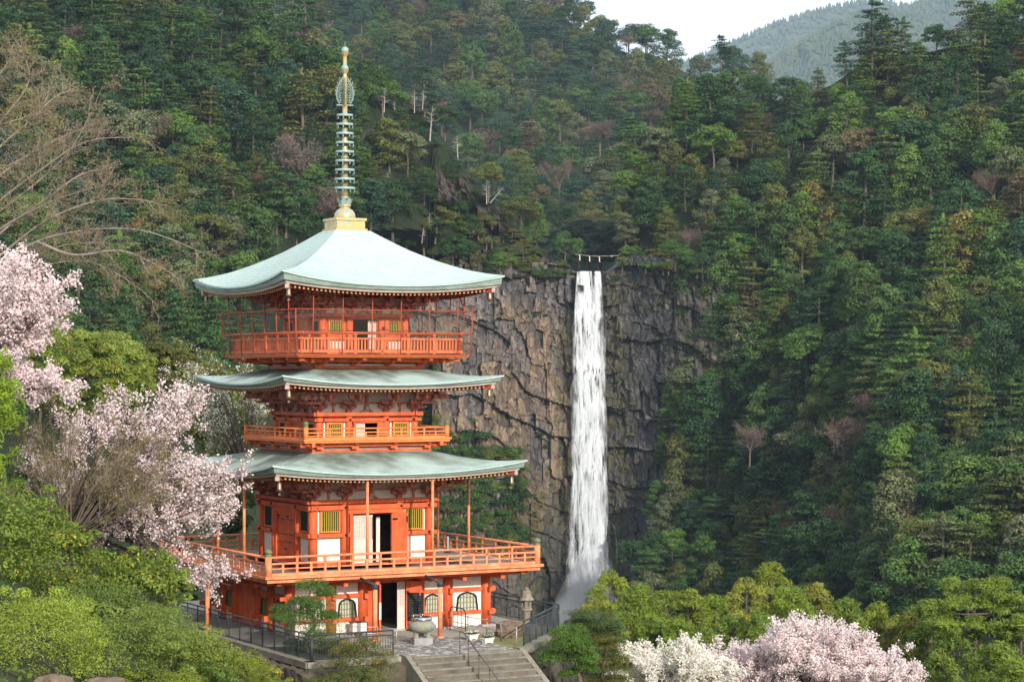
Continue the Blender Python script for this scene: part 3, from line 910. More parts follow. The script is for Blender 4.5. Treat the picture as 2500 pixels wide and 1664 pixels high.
# ------------------------------------------------------------------ forest tree kinds (metres, base at 0)
def proto(kind, seed):
    rng = np.random.default_rng(seed)
    cl_ = []; segs = []
    H = 12.0
    if kind == 'cedar':
        n = 60
        for i in range(n):
            h = 0.14 + 0.86 * (i + rng.uniform(0, 1)) / n
            R = (2.6 + 1.5 * rng.uniform()) * math.sin(math.pi * min(1.0, 0.30 + h * 0.66)) ** 0.8 + 0.25
            a = rng.uniform(0, 6.28); q = R * rng.uniform(0.5, 0.95)
            r = 0.95 + 0.45 * (1 - h) + rng.uniform(-0.25, 0.45)
            cl_.append((q * math.cos(a), q * math.sin(a), H * h * 0.98 - 0.12 * q, r, r, r * rng.uniform(0.55, 0.8)))
        cl_.append((0, 0, H * 0.97, 0.9, 0.9, 0.9))
        V, F, T = clump_leaves(rng, cl_, 125, 0.38, up=0.25, jit=0.42, aspect=0.6)
    elif kind == 'dome':
        n = 46
        for i in range(n):
            a = rng.uniform(0, 6.28); z = rng.uniform(-0.35, 1.0)
            q = math.sqrt(max(0, 1 - max(z, 0) ** 2)) * (3.4 + 0.9 * math.sin(a * 2 + seed) + 0.6 * math.sin(a * 3 + seed * 2)) * rng.uniform(0.7, 1.1)
            r = rng.uniform(0.8, 1.7)
            cl_.append((q * math.cos(a), q * math.sin(a), 5.9 + z * 3.6 + rng.uniform(-0.4, 0.6), r, r, r * rng.uniform(0.55, 0.8)))
        V, F, T = clump_leaves(rng, cl_, 150, 0.35, up=0.35, jit=0.42, aspect=0.65)
    elif kind == 'fir':
        for lv in range(11):
            h = 0.22 + 0.78 * lv / 10.5 + rng.uniform(-0.02, 0.02)
            R = (3.2 + 1.6 * rng.uniform()) * (1 - h) ** 0.45 + 0.2
            for i in range(int(3 + 4 * (1 - h) + rng.integers(0, 2))):
                a = rng.uniform(0, 6.28); q = R * rng.uniform(0.35, 0.95)
                r = 1.0 + 0.75 * (1 - h)
                cl_.append((q * math.cos(a), q * math.sin(a), H * h + rng.uniform(-0.2, 0.2), r * 1.15, r * 1.15, r * 0.30))
        cl_.append((0, 0, H * 1.0, 0.35, 0.35, 0.9))
        V, F, T = clump_leaves(rng, cl_, 100, 0.38, up=0.55, jit=0.35, aspect=0.5, lo=-0.3)
    elif kind == 'shrub':
        for i in range(16):
            a = rng.uniform(0, 6.28); q = 2.4 * rng.uniform(0, 1) ** 0.5
            r = rng.uniform(0.8, 1.4)
            cl_.append((q * math.cos(a), q * math.sin(a), rng.uniform(0.4, 2.6) * (1 - q / 4), r, r, r * 0.7))
        V, F, T = clump_leaves(rng, cl_, 110, 0.32, up=0.35, jit=0.5)
    elif kind == 'bare':
        V = F = T = None
    parts = []
    if kind in ('cedar', 'fir', 'dome', 'shrub'):
        th = {'cedar': H, 'fir': H, 'dome': 6.5, 'shrub': 1.5}[kind]
        p = np.array([0, 0, -1.5]); q = np.array([rng.uniform(-.2, .2), rng.uniform(-.2, .2), th * 0.5]); e = np.array([0, 0, th * 0.97])
        segs += [(p, q, 0.30, 0.2), (q, e, 0.2, 0.04)]
        for c in cl_[::3]:
            segs.append((np.array([0, 0, max(0.5, c[2] - 1.0)]), np.array(c[:3]), 0.07, 0.03))
        v, f = tubes_np(segs, 4)
        return fast_mesh(kind + '_tree', *join([(V, F, T, 0), (v, f, 0.5, 1)])[:2], [M['leaf'], M['bark']], *join([(V, F, T, 0), (v, f, 0.5, 1)])[2:])
    # leafless: a fan of twigs
    tips = []

    def grow(p, d, L, r, lev):
        n = 3
        for k in range(n):
            d2 = d + rng.normal(0, 0.16, 3) + np.array([0, 0, 0.06]); d2 = d2 / np.linalg.norm(d2)
            p2 = p + d2 * L / n
            segs.append((p, p2, r * (1 - 0.2 * k), r * (0.8 - 0.2 * k)))
            if lev > 0:
                for s in range(2 if lev > 1 else 3):
                    dd = d2 + rng.normal(0, 0.65, 3); dd[2] = dd[2] * 0.7 + 0.15
                    grow(p2, dd / np.linalg.norm(dd), L * rng.uniform(0.45, 0.65), r * 0.5, lev - 1)
            else:
                tips.append(p2)
            p, d = p2, d2
    if kind == 'bare':
        segs.append((np.array([0, 0, -1.5]), np.array([0, 0, 3.0]), 0.25, 0.2))
        for k in range(5):
            a = rng.uniform(0, 6.28)
            d = np.array([math.cos(a) * 0.65, math.sin(a) * 0.65, 0.8])
            grow(np.array([0, 0, 2.6 + k * 0.3]), d / np.linalg.norm(d), 4.6, 0.12, 2)
        v, f = tubes_np(segs, 3)
        tp = np.array(tips); tp = np.repeat(tp, 3, 0) + rng.normal(0, 0.3, (len(tp) * 3, 3))
        V, F = cards(rng, tp, rng.normal(0, 1, tp.shape), 0.55, 0.18, 1.0)
        T = np.repeat(rng.uniform(0, 1, len(tp)), 4)
        a = join([(V, F, T, 0), (v, f, 0.5, 1)])
        return fast_mesh('bare_tree', a[0], a[1], [M['twig_brown'], M['bark']], a[2], a[3])
    # dead: bleached spar with up-swept arms
    lean = rng.uniform(-0.06, 0.06)
    for k in range(8):
        segs.append((np.array([lean * k * 1.4, 0, -1.5 + k * 1.7]), np.array([lean * (k + 1) * 1.4, 0, -1.5 + (k + 1) * 1.7]), 0.30 - 0.033 * k, 0.30 - 0.033 * (k + 1)))
    for k in range(22):
        z = rng.uniform(2.5, 11.5); a = rng.uniform(0, 6.28); L = (12.6 - z) * 0.30 + rng.uniform(0.3, 1.2)
        p = np.array([lean * (z + 1.5) / 1.7 * 1.4, 0, z]); d = np.array([math.cos(a), math.sin(a), -0.1])
        for j in range(4):
            p2 = p + d * L / 4
            segs.append((p, p2, 0.085 * (1 - j / 5), 0.085 * (1 - (j + 1) / 5)))
            if j > 0:
                q = p2 + (d + rng.normal(0, 0.4, 3)) * L * 0.22
                segs.append((p2, q, 0.04, 0.015))
            p = p2; d = d + np.array([0, 0, 0.22]); d = d / np.linalg.norm(d)
    v, f = tubes_np(segs, 4)
    return fast_mesh('dead_tree', v, f, [M['bark_dead']], np.full(len(v), 0.5))


PROTO = {k: [proto(k, 100 + 13 * i + ord(k[0])) for i in range(n)] for k, n in (('cedar', 7), ('dome', 9), ('fir', 6), ('shrub', 4), ('bare', 3), ('dead', 4))}

KIND_NAME = {'cedar': 'cedar_tree', 'dome': 'broadleaf_tree', 'fir': 'fir_tree', 'bare': 'bare_tree', 'dead': 'dead_tree', 'shrub': 'hillside_shrub'}
KIND_CAT = {'cedar': 'cedar', 'dome': 'broadleaf tree', 'fir': 'fir', 'bare': 'bare tree', 'dead': 'dead tree', 'shrub': 'shrub'}
TONES = {   # words, leaf colour (linear)
    'dark green': (0.028, 0.070, 0.018), 'mid green': (0.055, 0.112, 0.022), 'olive': (0.098, 0.116, 0.024), 'bright green': (0.092, 0.165, 0.026),
    'bluish green': (0.030, 0.072, 0.034), 'golden': (0.16, 0.14, 0.032), 'russet': (0.12, 0.095, 0.042), 'grey green': (0.105, 0.128, 0.055)}
SHAPE = {'cedar': 'pointed {} cedar', 'dome': 'round {} broadleaf', 'fir': 'layered {} fir', 'shrub': 'low {} shrub'}
counts = {}
FOREST = []


def plant(kind, P, s, tone, where, rng, group, zs=1.0, col=None):
    ms = PROTO[kind]
    o = link(KIND_NAME[kind], ms[int(rng.integers(len(ms)))])
    o.location = P
    o.rotation_euler = (rng.normal(0, 0.03), rng.normal(0, 0.03), rng.uniform(0, 6.28))
    sx = rng.uniform(0.95, 1.3) if kind in ('cedar', 'dome', 'fir') else 1.0
    o.scale = (s * sx, s * sx * rng.uniform(0.9, 1.1), s * zs)
    c = col or TONES.get(tone, (0.1, 0.07, 0.05))
    j = rng.uniform(0.85, 1.2)
    o.color = (c[0] * j * rng.uniform(0.92, 1.1), c[1] * j, c[2] * j * rng.uniform(0.85, 1.15), 1)
    if kind == 'bare': lab = f'leafless tree {where}'
    elif kind == 'dead': lab = f'bleached white dead tree {where}'
    else: lab = SHAPE[kind].format(tone) + ' ' + where
    tag(o, lab, KIND_CAT[kind], lab)
    counts[kind] = counts.get(kind, 0) + 1
    FOREST.append(o)
    return o


def scatter(rng, x0, x1, y0, y1, dx, dy, ok):
    """points on a jittered brick lattice"""
    out = []
    ny = int((y1 - y0) / dy) + 1
    for j in range(ny):
        y = y0 + j * dy
        for i in range(int((x1 - x0) / dx) + 1):
            x = x0 + (i + 0.5 * (j % 2)) * dx + rng.uniform(-0.38, 0.38) * dx
            yy = y + rng.uniform(-0.4, 0.4) * dy
            if ok(x, yy): out.append((x, yy))
    return out


rng = np.random.default_rng(2024)


def pick(v, table):
    for lim, word in table:
        if v < lim: return word
    return table[-1][1]


def where_left(x, y):
    return pick(y, ((70, 'near the top edge'), (150, 'level with the spire tip'), (260, 'level with the spire flame'), (380, 'level with the upper spire rings'), (500, 'level with the lower spire rings'), (600, 'level with the spire base'), (700, 'level with the top roof'), (820, 'level with the caged balcony'), (2000, 'low behind the cherry trees'))) + ', ' + \
        pick(x, ((130, 'at the left edge'), (300, 'above the bare cherry'), (440, 'past the bare cherry tips'), (580, 'left of the pagoda'), (720, 'close left of the spire'), (850, 'behind the spire'), (960, 'close right of the spire'), (1080, 'by the dead trees'), (1200, 'right of the dead trees'), (3000, 'just above the falls')))


def where_right(x, y):
    return pick(y, ((170, 'on the skyline'), (280, 'just under the skyline'), (400, 'high above the rope'), (520, 'above the rope'), (640, 'level with the rope'), (760, 'level with the falls lip'), (900, 'level with the upper falls'), (1040, 'level with the middle falls'), (1180, 'level with the lower falls'), (1300, 'above the falls foot'), (3000, 'behind the pine row'))) + ', ' + \
        pick(x, ((1600, 'nearest the falls'), (1720, 'by the cliff'), (1840, 'just past the cliff'), (1960, 'left of the hill middle'), (2080, 'at the hill middle'), (2200, 'right of the hill middle'), (2320, 'toward the right'), (2420, 'close to the right edge'), (3000, 'at the right edge')))


def where_back(x, y):
    return pick(y, ((40, 'at the top edge'), (120, 'under the skyline'), (220, 'upper part'), (320, 'middle part'), (430, 'lower part'), (3000, 'in the gully'))) + ' of the back slope, ' + \
        pick(x, ((700, 'left of the spire'), (850, 'behind the spire'), (1000, 'right of the spire'), (1120, 'above the dead trees'), (1250, 'past the dead trees'), (1370, 'left above the falls'), (1480, 'straight above the falls'), (1600, 'right above the falls'), (3000, 'by the skyline dip')))



def tone_pick(rng, bag):
    ks = list(bag); p = np.array([bag[k] for k in ks], float)
    return ks[int(rng.choice(len(ks), p=p / p.sum()))]


BAG_C = {'dark green': 3.2, 'mid green': 3, 'olive': 2.2, 'bright green': 2.0, 'bluish green': 0.4, 'golden': 0.12, 'grey green': 0.6, 'russet': 0.08}
BAG_A = {'dark green': 3.4, 'mid green': 2.4, 'olive': 1.8, 'bright green': 0.5, 'bluish green': 0.9, 'golden': 0.05, 'grey green': 0.5, 'russet': 0.08}
BAG_B = {'dark green': 2, 'mid green': 2.2, 'olive': 1.6, 'bluish green': 2.0, 'grey green': 1.6, 'russet': 0.35, 'golden': 0.12}

# right slope
pts = scatter(rng, 1470, 2580, 60, 1540, 68, 46, lambda x, y: y > crest_C(x) + 104 and x > edge_C(y) + 8)
for x, y in pts:
    D = float(D_C(x, y)) + 10 * (float(fbm(np.array([x / 90]), np.array([y / 90]), 33)[0]) - 0.47) * 2
    kind = rng.choice(['cedar', 'dome', 'fir', 'bare'], p=[0.42, 0.28, 0.265, 0.035])
    if y < 260 and kind == 'cedar': kind = 'fir'
    where = where_right(x, y)
    s = rng.choice([rng.uniform(0.75, 1.1), rng.uniform(1.1, 1.5)]) * (0.95 + 0.10 * (x > 2100)) * {'cedar': 1.05, 'dome': 0.98, 'fir': 1.0, 'bare': 0.8}[kind]
    plant(kind, W(x, y, D) + Vector((0, 0, -0.6)), s, tone_pick(rng, BAG_C), where, rng, 'trees of the right hill', rng.uniform(0.9, 1.15), (0.15, 0.105, 0.075) if kind == 'bare' else None)

# left slope and spur
pts = scatter(rng, -70, 1420, -20, 1080, 68, 45, lambda x, y: y > crest_A(x) + 55 and (x < 1060 or y < 668) and not (620 < x < 1010 and 660 < y < 1100))
for x, y in pts:
    rk = float(rock_A(np.array([x]), np.array([y]))[0])
    D = float(D_A(x, y)) + 9 * (float(fbm(np.array([x / 90]), np.array([y / 90]), 3)[0]) - 0.47) * 2
    if rk > 0.3 and rng.uniform() < 0.55:
        continue
    spur = x > 820 and y > 150
    kind = rng.choice(['cedar', 'dome', 'fir', 'bare'], p=[0.14, 0.56, 0.24, 0.06] if spur else [0.43, 0.24, 0.295, 0.035])
    s = rng.uniform(0.75, 1.2) if spur else rng.choice([rng.uniform(0.8, 1.1), rng.uniform(1.1, 1.5)])
    if x > 1000 and y > 420: s *= 0.85
    if rk > 0.3: s *= 0.6
    where = where_left(x, y)
    tone = tone_pick(rng, BAG_A)
    if x > 1150 and y > 450 and rng.uniform() < 0.6: tone = 'olive'
    plant(kind, W(x, y, D) + Vector((0, 0, -0.6)), s, tone, where, rng, 'trees of the left hill', rng.uniform(0.9, 1.15), (0.15, 0.105, 0.078) if kind == 'bare' else None)

# the higher slope behind
pts = scatter(rng, 540, 1960, -10, 640, 62, 38, lambda x, y: y > crest_B(x) + 92 and y < crest_A(min(x, 1424)) + 130 * (x < 1424) + 700 * (x >= 1424) and (x < 1440 or y < crest_C(x) + 120))
for x, y in pts:
    D = float(D_B(x, y)) + 14 * (float(fbm(np.array([x / 90]), np.array([y / 90]), 21)[0]) - 0.47) * 2
    kind = rng.choice(['cedar', 'dome', 'fir', 'bare'], p=[0.33, 0.36, 0.25, 0.06])
    where = where_back(x, y)
    if kind == 'fir' and y < crest_B(x) + 190: kind = 'dome' if rng.uniform() < 0.6 else 'cedar'
    plant(kind, W(x, y, D) + Vector((0, 0, -0.6)), rng.uniform(1.2, 1.75) * D / 880, tone_pick(rng, BAG_B), where, rng, 'trees of the back slope', rng.uniform(0.85, 1.1), (0.15, 0.095, 0.07) if kind == 'bare' else None)

# single trees that stand out
for kind, x, y, D, s, zs, tone, where in (
        ('fir', 2128, 168, 600, 1.45, 1.05, 'dark green', 'tallest against the sky on the right ridge'),
        ('fir', 2170, 176, 605, 1.25, 1.0, 'dark green', 'leaning beside the tallest ridge fir'),
        ('fir', 2068, 205, 600, 0.95, 1.0, 'dark green', 'left of the tallest ridge fir'),
        ('fir', 1760, 160, 640, 0.72, 1.0, 'dark green', 'alone in the dip of the skyline'),
        ('fir', 1580, 130, 1180, 1.25, 1.0, 'dark green', 'on the skyline left of the dip'),
        ('fir', 2405, 100, 560, 0.8, 1.0, 'dark green', 'on the right ridge near the frame edge')):
    plant(kind, W(x, y, D), s, tone, where, rng, None, zs)
for x, y, D, s, tilt in ((938, 268, 572, 0.70, 0), (963, 280, 571, 0.45, 0), (1012, 270, 578, 0.66, 0.05), (1032, 262, 579, 0.60, 0.12), (1050, 335, 570, 1.02, 0.06), (1118, 388, 572, 0.78, 0.02), (1188, 492, 560, 0.72, 0), (1200, 492, 556, 0.6, 0.75), (1048, 552, 545, 0.42, 0), (1030, 590, 540, 0.45, 0.1), (2140, 1010, 470, 0.6, 0.1)):
    o = plant('dead', W(x, y, D - 9), s * 0.66, '', 'on the rocky spur' if 800 < x < 1300 else 'among the dark trees of the right hill' if x > 1300 else 'among the dark trees of the left hill', rng, None)
    o.rotation_euler = (0, tilt, rng.uniform(0, 6.28) if tilt == 0 else 0)
# a few conspicuous leafless crowns on the right slope
for x, y, D, s in ((2130, 1010, 466, 0.85), (2060, 1090, 462, 1.0), (2160, 1080, 458, 0.9), (1830, 1085, 470, 0.8), (2470, 740, 500, 0.85), (1840, 560, 560, 0.75), (2200, 720, 520, 0.7), (1465, 345, 760, 1.15), (2180, 585, 545, 0.8), (1530, 110, 880, 0.8)):
    plant('bare', W(x, y, D - 4) + Vector((0, 0, -3.6)), s * 1.1, '', 'with reddish crown ' + where_right(x, y) if x > 1700 else where_back(x, y), rng, None, 0.85, (0.155, 0.105, 0.08))

# shrubs below and on the cliff
pts = scatter(rng, 1040, 1290, 1010, 1330, 27, 24, lambda x, y: y > 1020 + (x - 1060) * 0.25 and x < 1285 - (y - 1010) * 0.02)
for x, y in pts:
    P = cliff_point(x, y, 1.0)
    plant('shrub', P + Vector((0, -1.0, -2.6)), rng.uniform(0.65, 1.25), tone_pick(rng, {'dark green': 3, 'mid green': 3, 'bright green': 1, 'olive': 1.5}), 'at the cliff foot ' + pick(y, ((1090, 'top rank'), (1170, 'second rank'), (1250, 'third rank'), (3000, 'lowest rank'))) + ' ' + pick(x, ((1120, 'nearest the pagoda'), (1180, 'left of the middle'), (1240, 'right of the middle'), (3000, 'toward the falls'))), rng, None)
pts = scatter(rng, 1262, 1345, 1150, 1330, 17, 16, lambda x, y: abs(x - 1300 + (y - 1240) * 0.12) < 30)
for x, y in pts:
    plant('shrub', cliff_point(x, y, 0.4) + Vector((0, 0, -0.8)), rng.uniform(0.16, 0.30), 'golden', 'of dry growth on the cliff left of the falls', rng, None, 1.3, (0.25, 0.18, 0.07))
for x, y, s, tone in ((1305, 768, .5, 'dark green'), (1330, 770, .45, 'dark green'), (1285, 760, .4, 'dark green'), (1210, 745, .35, 'dark green'), (1210, 800, .4, 'dark green'), (1190, 800, .3, 'mid green'), (1255, 800, .3, 'mid green'), (1380, 830, .35, 'golden'), (1375, 950, .4, 'golden'), (1370, 990, .35, 'golden'), (1155, 1025, .5, 'bright green'), (1620, 740, .55, 'mid green'), (1590, 750, .5, 'mid green'), (1560, 740, .4, 'mid green'), (1605, 715, .5, 'grey green'), (1495, 795, .42, 'golden'), (1510, 820, .4, 'golden'), (1605, 825, .3, 'bright green'), (1480, 900, .3, 'mid green'), (1500, 855, .3, 'bright green'), (1480, 720, .35, 'bright green'), (1560, 690, .4, 'olive'), (1535, 670, .45, 'olive'), (1590, 670, .4, 'golden'), (1640, 690, .6, 'dark green'), (1660, 760, .7, 'dark green'), (1690, 820, .7, 'dark green'), (1640, 880, .45, 'dark green'), (1660, 980, .5, 'dark green'), (1625, 1050, .4, 'dark green'), (1545, 985, .4, 'golden'), (1540, 1060, .45, 'golden'), (1510, 930, .35, 'olive'), (1520, 1100, .55, 'golden'), (1530, 1140, .5, 'golden'), (1545, 1180, .5, 'olive'), (1570, 1210, .55, 'golden'), (1600, 1130, .5, 'dark green'), (1590, 1290, .6, 'dark green'), (1500, 1210, .3, 'mid green'), (1330, 1090, .5, 'dark green'), (1340, 1140, .4, 'dark green'), (1320, 1060, .5, 'dark green'), (1345, 1180, .35, 'bright green'), (1230, 660, .45, 'olive'), (1320, 650, .5, 'olive'), (1360, 655, .4, 'olive'), (1150, 668, .5, 'mid green'), (1255, 652, .5, 'dark green')):
    plant('shrub', cliff_point(x, y, 0.3) + Vector((0, 0, -1.0 * s)), s * 0.8, tone, 'growing on a ledge of the cliff', rng, None, 1.1)

lipr = np.random.default_rng(404)
for x in list(np.arange(1040, 1400, 15.0)) + list(np.arange(1506, 1740, 14.0)):
    y = float(lip(x)) + lipr.uniform(-14, 16) + (6 if x < 1400 else 0)
    P = cliff_point(x, max(y, float(lip(x)) + 1), 1.0)
    if y < float(lip(x)): P = P + Vector((0, 4, 1.0))
    k_ = 'dome' if lipr.uniform() < 0.5 else 'shrub'
    plant(k_, P + Vector((0, 0, -2.2)), lipr.uniform(0.40, 0.75) * (0.85 if k_ == 'dome' else 1.25), tone_pick(lipr, {'olive': 3, 'mid green': 2, 'dark green': 2, 'bright green': 1}), 'on the cliff rim ' + ('left of the falls, ' if x < 1400 else 'right of the falls, ') + pick(abs(x - 1450), ((90, 'next to the water'), (150, 'close to the water'), (220, 'in the middle part'), (3000, 'farthest out'))), lipr, None)
# low growth over the bare rock bands of the spur
for cx, cy, rx, ry, n_ in ((960, 350, 115, 48, 20), (1080, 460, 80, 50, 15), (1180, 545, 60, 40, 9), (1215, 625, 140, 36, 26), (690, 370, 40, 60, 8), (1040, 540, 70, 60, 13), (1140, 600, 90, 50, 16)):
    for q_ in range(n_):
        x = cx + lipr.normal(0, rx * 0.55); y = cy + lipr.normal(0, ry * 0.6)
        if y < crest_A(x) + 40 or (x > 1050 and y > 655): continue
        plant('shrub', W(x, y, float(D_A(x, y)) - 1.5) + Vector((0, 0, -1.0)), lipr.uniform(0.4, 0.95), tone_pick(lipr, {'olive': 3, 'mid green': 2, 'dark green': 3, 'russet': 1, 'grey green': 1}), 'on the spur ' + pick(y, ((330, 'below the dead trees'), (430, 'beside the upper rock band'), (540, 'below the rock bands'), (3000, 'above the cliff rim'))) + ' ' + pick(x, ((800, 'left of the spire'), (930, 'by the spire'), (1020, 'in its middle'), (1120, 'past its middle'), (1220, 'toward the falls'), (3000, 'nearest the falls'))), lipr, None, lipr.uniform(0.8, 1.3))
# dark wood in the gully behind the lip of the falls
for x, y, D in ((1385, 655, 612), (1412, 662, 606), (1440, 660, 622), (1468, 664, 608), (1500, 650, 604), (1528, 636, 600), (1400, 628, 640), (1432, 630, 650), (1462, 632, 645), (1492, 622, 640), (1518, 606, 632), (1380, 612, 630), (1448, 604, 680), (1420, 600, 690), (1480, 600, 680)):
    plant('dome', W(x, y + 6, D), rng.uniform(0.75, 1.0), 'dark green', 'in the dark gully just behind the lip of the falls', rng, None, 0.9, (0.022, 0.048, 0.024))

# rope across the river above the fall
rp = empty('sacred_rope', W(1457, 628, 574), 0, 'thin straw rope with white paper streamers across the gap above the waterfall', 'rope')
g = G()
pp = [(1402, 620), (1420, 622.5), (1440, 624.5), (1462, 625.5), (1484, 625), (1516, 623)]
o0 = W(1457, 628, 574)
g.path([W(a, b, 574) - o0 for a, b in pp], 0.075, 6)
M['straw'] = paint('straw rope', (0.42, 0.39, 0.31), (0.33, 0.30, 0.24))
g.obj('rope', M['straw'], rp)
for a, b in ((1415, 622), (1439, 624.5), (1463, 625.5)):
    g = G(); q = W(a, b, 574) - o0
    for k in range(4):
        g.obox(q + Vector((0.12 * (k % 2), 0, -0.25 - 0.36 * k)), 0.20, 0.05, 0.36)
    g.obj('paper_streamer', M['plaster'], rp)
g = G(); q = W(1493, 625, 574) - o0
g.obox(q, 0.5, 0.2, 0.35); g.obj('rope_knot', M['straw'], rp)
print('forest', counts)


# ================================================================== THE PAGODA
PG = empty('pagoda', Lw(0, 0, 0), YAW, 'three storeyed vermilion pagoda with pale copper roofs and a tall gilded spire', 'pagoda')
R4 = [Matrix.Rotation(-k * math.pi / 2, 4, 'Z') for k in range(4)]     # 0 front, 1 left, 2 back, 3 right


def part(name, g, mats, sides=(0,), parent=None, T=None):
    """one mesh shared by the faces of the tower it stands on"""
    me = g.mesh(name, mats) if isinstance(g, G) else g
    out = []
    for k in sides:
        out.append(link(name, me, parent or PG, R4[k] @ (T or Matrix.Identity(4))))
    return out


ALL = (0, 1, 2, 3)


def at(x, y, z): return Matrix.Translation((x, y, z))


# ---------------------------------------------------------------- roofs
def roof(tag_, s0, prof, s1, lift, zlip, fasc, mat_top, ncourse, zsoff_in, s_soff_in):
    """prof: height at the middle of a side from r=0 (top) to r=1 (eave); lift: rise of the corners"""
    zf = interp(prof)
    RISE = {'top': 0.011, 'mid': 0.004, 'low': 0.005}[tag_]
    nseg = 48
    a = np.linspace(-1, 1, nseg + 1)
    la = np.abs(a) ** 2.3

    def P(r, a_i, dz=0.0, ds=0.0):
        s = s0 + (s1 - s0) * r + ds
        z = float(zf(r)) + lift * la[a_i] * r ** 2.4 + dz
        bow = 0.05 * la[a_i] * r ** 3
        return (a[a_i] * (s + bow), -(s + bow), z)

    g = G(); wear = []
    for c in range(ncourse):
        r0 = c / ncourse; r1 = (c + 1) / ncourse
        vs = [P(r0, i, -0.001) for i in range(nseg + 1)] + [P(r1, i, RISE) for i in range(nseg + 1)] + [P(r1, i, -0.001) for i in range(nseg + 1)]
        n = nseg + 1
        wear += [1 - r0] * n + [1 - r1] * (2 * n)
        g.add(vs, [(i, n + i, n + i + 1, i + 1) for i in range(nseg)], 0)
        kk = len(g.v) - 3 * n
        for i in range(nseg): g.f.append([kk + n + i, kk + 2 * n + i, kk + 2 * n + i + 1, kk + n + i + 1]); g.m.append(1); g.sm.append(False)
    # all four slopes in one sheet of copper
    g4 = G(); wr4 = []
    for k in ALL:
        vs = [tuple(R4[k] @ Vector(v)) for v in g.v]
        g4.add(vs, g.f, 0); wr4 += wear; g4.m[-len(g.m):] = g.m
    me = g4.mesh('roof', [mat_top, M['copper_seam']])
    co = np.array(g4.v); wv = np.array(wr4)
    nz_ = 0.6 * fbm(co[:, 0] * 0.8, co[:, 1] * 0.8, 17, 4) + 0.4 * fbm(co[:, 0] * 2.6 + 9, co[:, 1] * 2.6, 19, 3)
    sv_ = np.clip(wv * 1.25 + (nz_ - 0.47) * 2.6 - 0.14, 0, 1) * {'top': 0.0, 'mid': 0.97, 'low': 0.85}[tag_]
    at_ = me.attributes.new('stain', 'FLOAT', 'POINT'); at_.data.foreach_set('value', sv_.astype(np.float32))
    ro = link('roof', me, PG)
    # layered eave edge: copper lip, copper fascia, pale board, soffit
    g4 = G()
    for k in ALL:
        g = G()
        rows = []
        c_lift = [lift, lift * 0.90, lift * 0.84, lift * 0.80]
        lay = ((s1 + 0.045, zlip - 0.002, lift), (s1 + 0.045, zlip - 0.055, lift * 0.97), (s1 - 0.03, zlip - 0.07, lift * 0.96), (s1 - 0.07, zlip - fasc, lift * 0.66), (s1 - 0.17, zlip - fasc - 0.012, lift * 0.66))
        for s, z, lf in lay:
            rows.append([(a[i] * (s + 0.05 * la[i]), -(s + 0.05 * la[i]), z + lf * la[i]) for i in range(nseg + 1)])
        vs = sum(rows, []); n = nseg + 1
        for j in range(len(rows) - 1):
            g.add(rows[j] + rows[j + 1], [(i, i + 1, n + i + 1, n + i)[::-1] for i in range(nseg)], (0, 0, 1, 1)[j])
        g4.add([tuple(R4[k] @ Vector(v)) for v in g.v], g.f, 0)
        g4.m[-len(g.m):] = g.m
    g4.obj('eave_edge', [mat_top, M['copper_edge']], PG)
    g4 = G()
    zb = zlip - fasc - 0.010
    for k in ALL:
        g = G(); rows = []
        for s, z, lf in ((s1 - 0.16, zb, 0.66), (s1 - 0.20, zb - 0.10, 0.62), (s1 - 0.32, zb - 0.10, 0.62)):
            rows.append([(a[i] * (s + 0.03 * la[i]), -(s + 0.03 * la[i]), z + lift * lf * la[i]) for i in range(nseg + 1)])
        n = nseg + 1
        for j in range(2):
            g.add(rows[j] + rows[j + 1], [(i, i + 1, n + i + 1, n + i)[::-1] for i in range(nseg)], 0)
        g4.add([tuple(R4[k] @ Vector(v)) for v in g.v], g.f, 0)
    g4.obj('eave_board', M['white_board'], PG)
    g4 = G()
    for k in ALL:
        g = G(); rows = []
        for s, z, lf in ((s1 - 0.30, zb - 0.035, 0.62), (s1 - 1.35, zb + 0.12, 0.30), (s_soff_in, zsoff_in, 0.0)):
            rows.append([(a[i] * s, -s, z + lift * lf * la[i]) for i in range(nseg + 1)])
        n = nseg + 1
        for j in range(2):
            g.add(rows[j] + rows[j + 1], [(i, i + 1, n + i + 1, n + i)[::-1] for i in range(nseg)], 0)
        g4.add([tuple(R4[k] @ Vector(v)) for v in g.v], g.f, 0)
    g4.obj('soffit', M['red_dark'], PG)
    # rafters in two tiers, a few pixels each
    g4 = G()
    for k in ALL:
        g = G()
        for tier, (so, si, zo, zi, lo) in enumerate(((s1 - 0.36, s1 - 1.6, zb - 0.15, zb - 0.02, 0.60), (s1 - 1.15, s_soff_in + 0.1, zb - 0.16, zsoff_in - 0.10, 0.34))):
            n = int(2 * so / 0.19)
            for j in range(n):
                x = -so + 0.1 + (2 * so - 0.2) * j / (n - 1)
                if abs(x) > so - 0.05: continue
                si2 = max(si, abs(x) + 0.03)
                if si2 > so - 0.1: continue
                lf = lift * lo * (abs(x) / s1) ** 2.3
                f = (so - si2) / (so - si)
                z1 = zo + lf; z2 = zo + (zi - zo) * f + lf * (1 - f)
                hw = 0.042; hh = 0.05
                g.add([(x - hw, -so, z1 - hh), (x + hw, -so, z1 - hh), (x + hw, -so, z1 + hh), (x - hw, -so, z1 + hh), (x - hw, -si2, z2 - hh), (x + hw, -si2, z2 - hh), (x + hw, -si2, z2 + hh), (x - hw, -si2, z2 + hh)],
                      [(0, 1, 5, 4), (1, 2, 6, 5), (3, 0, 4, 7)], 0)
                g.add([(x - hw, -so - 0.003, z1 - hh), (x + hw, -so - 0.003, z1 - hh), (x + hw, -so - 0.003, z1 + hh), (x - hw, -so - 0.003, z1 + hh)], [(0, 1, 2, 3)], 1)
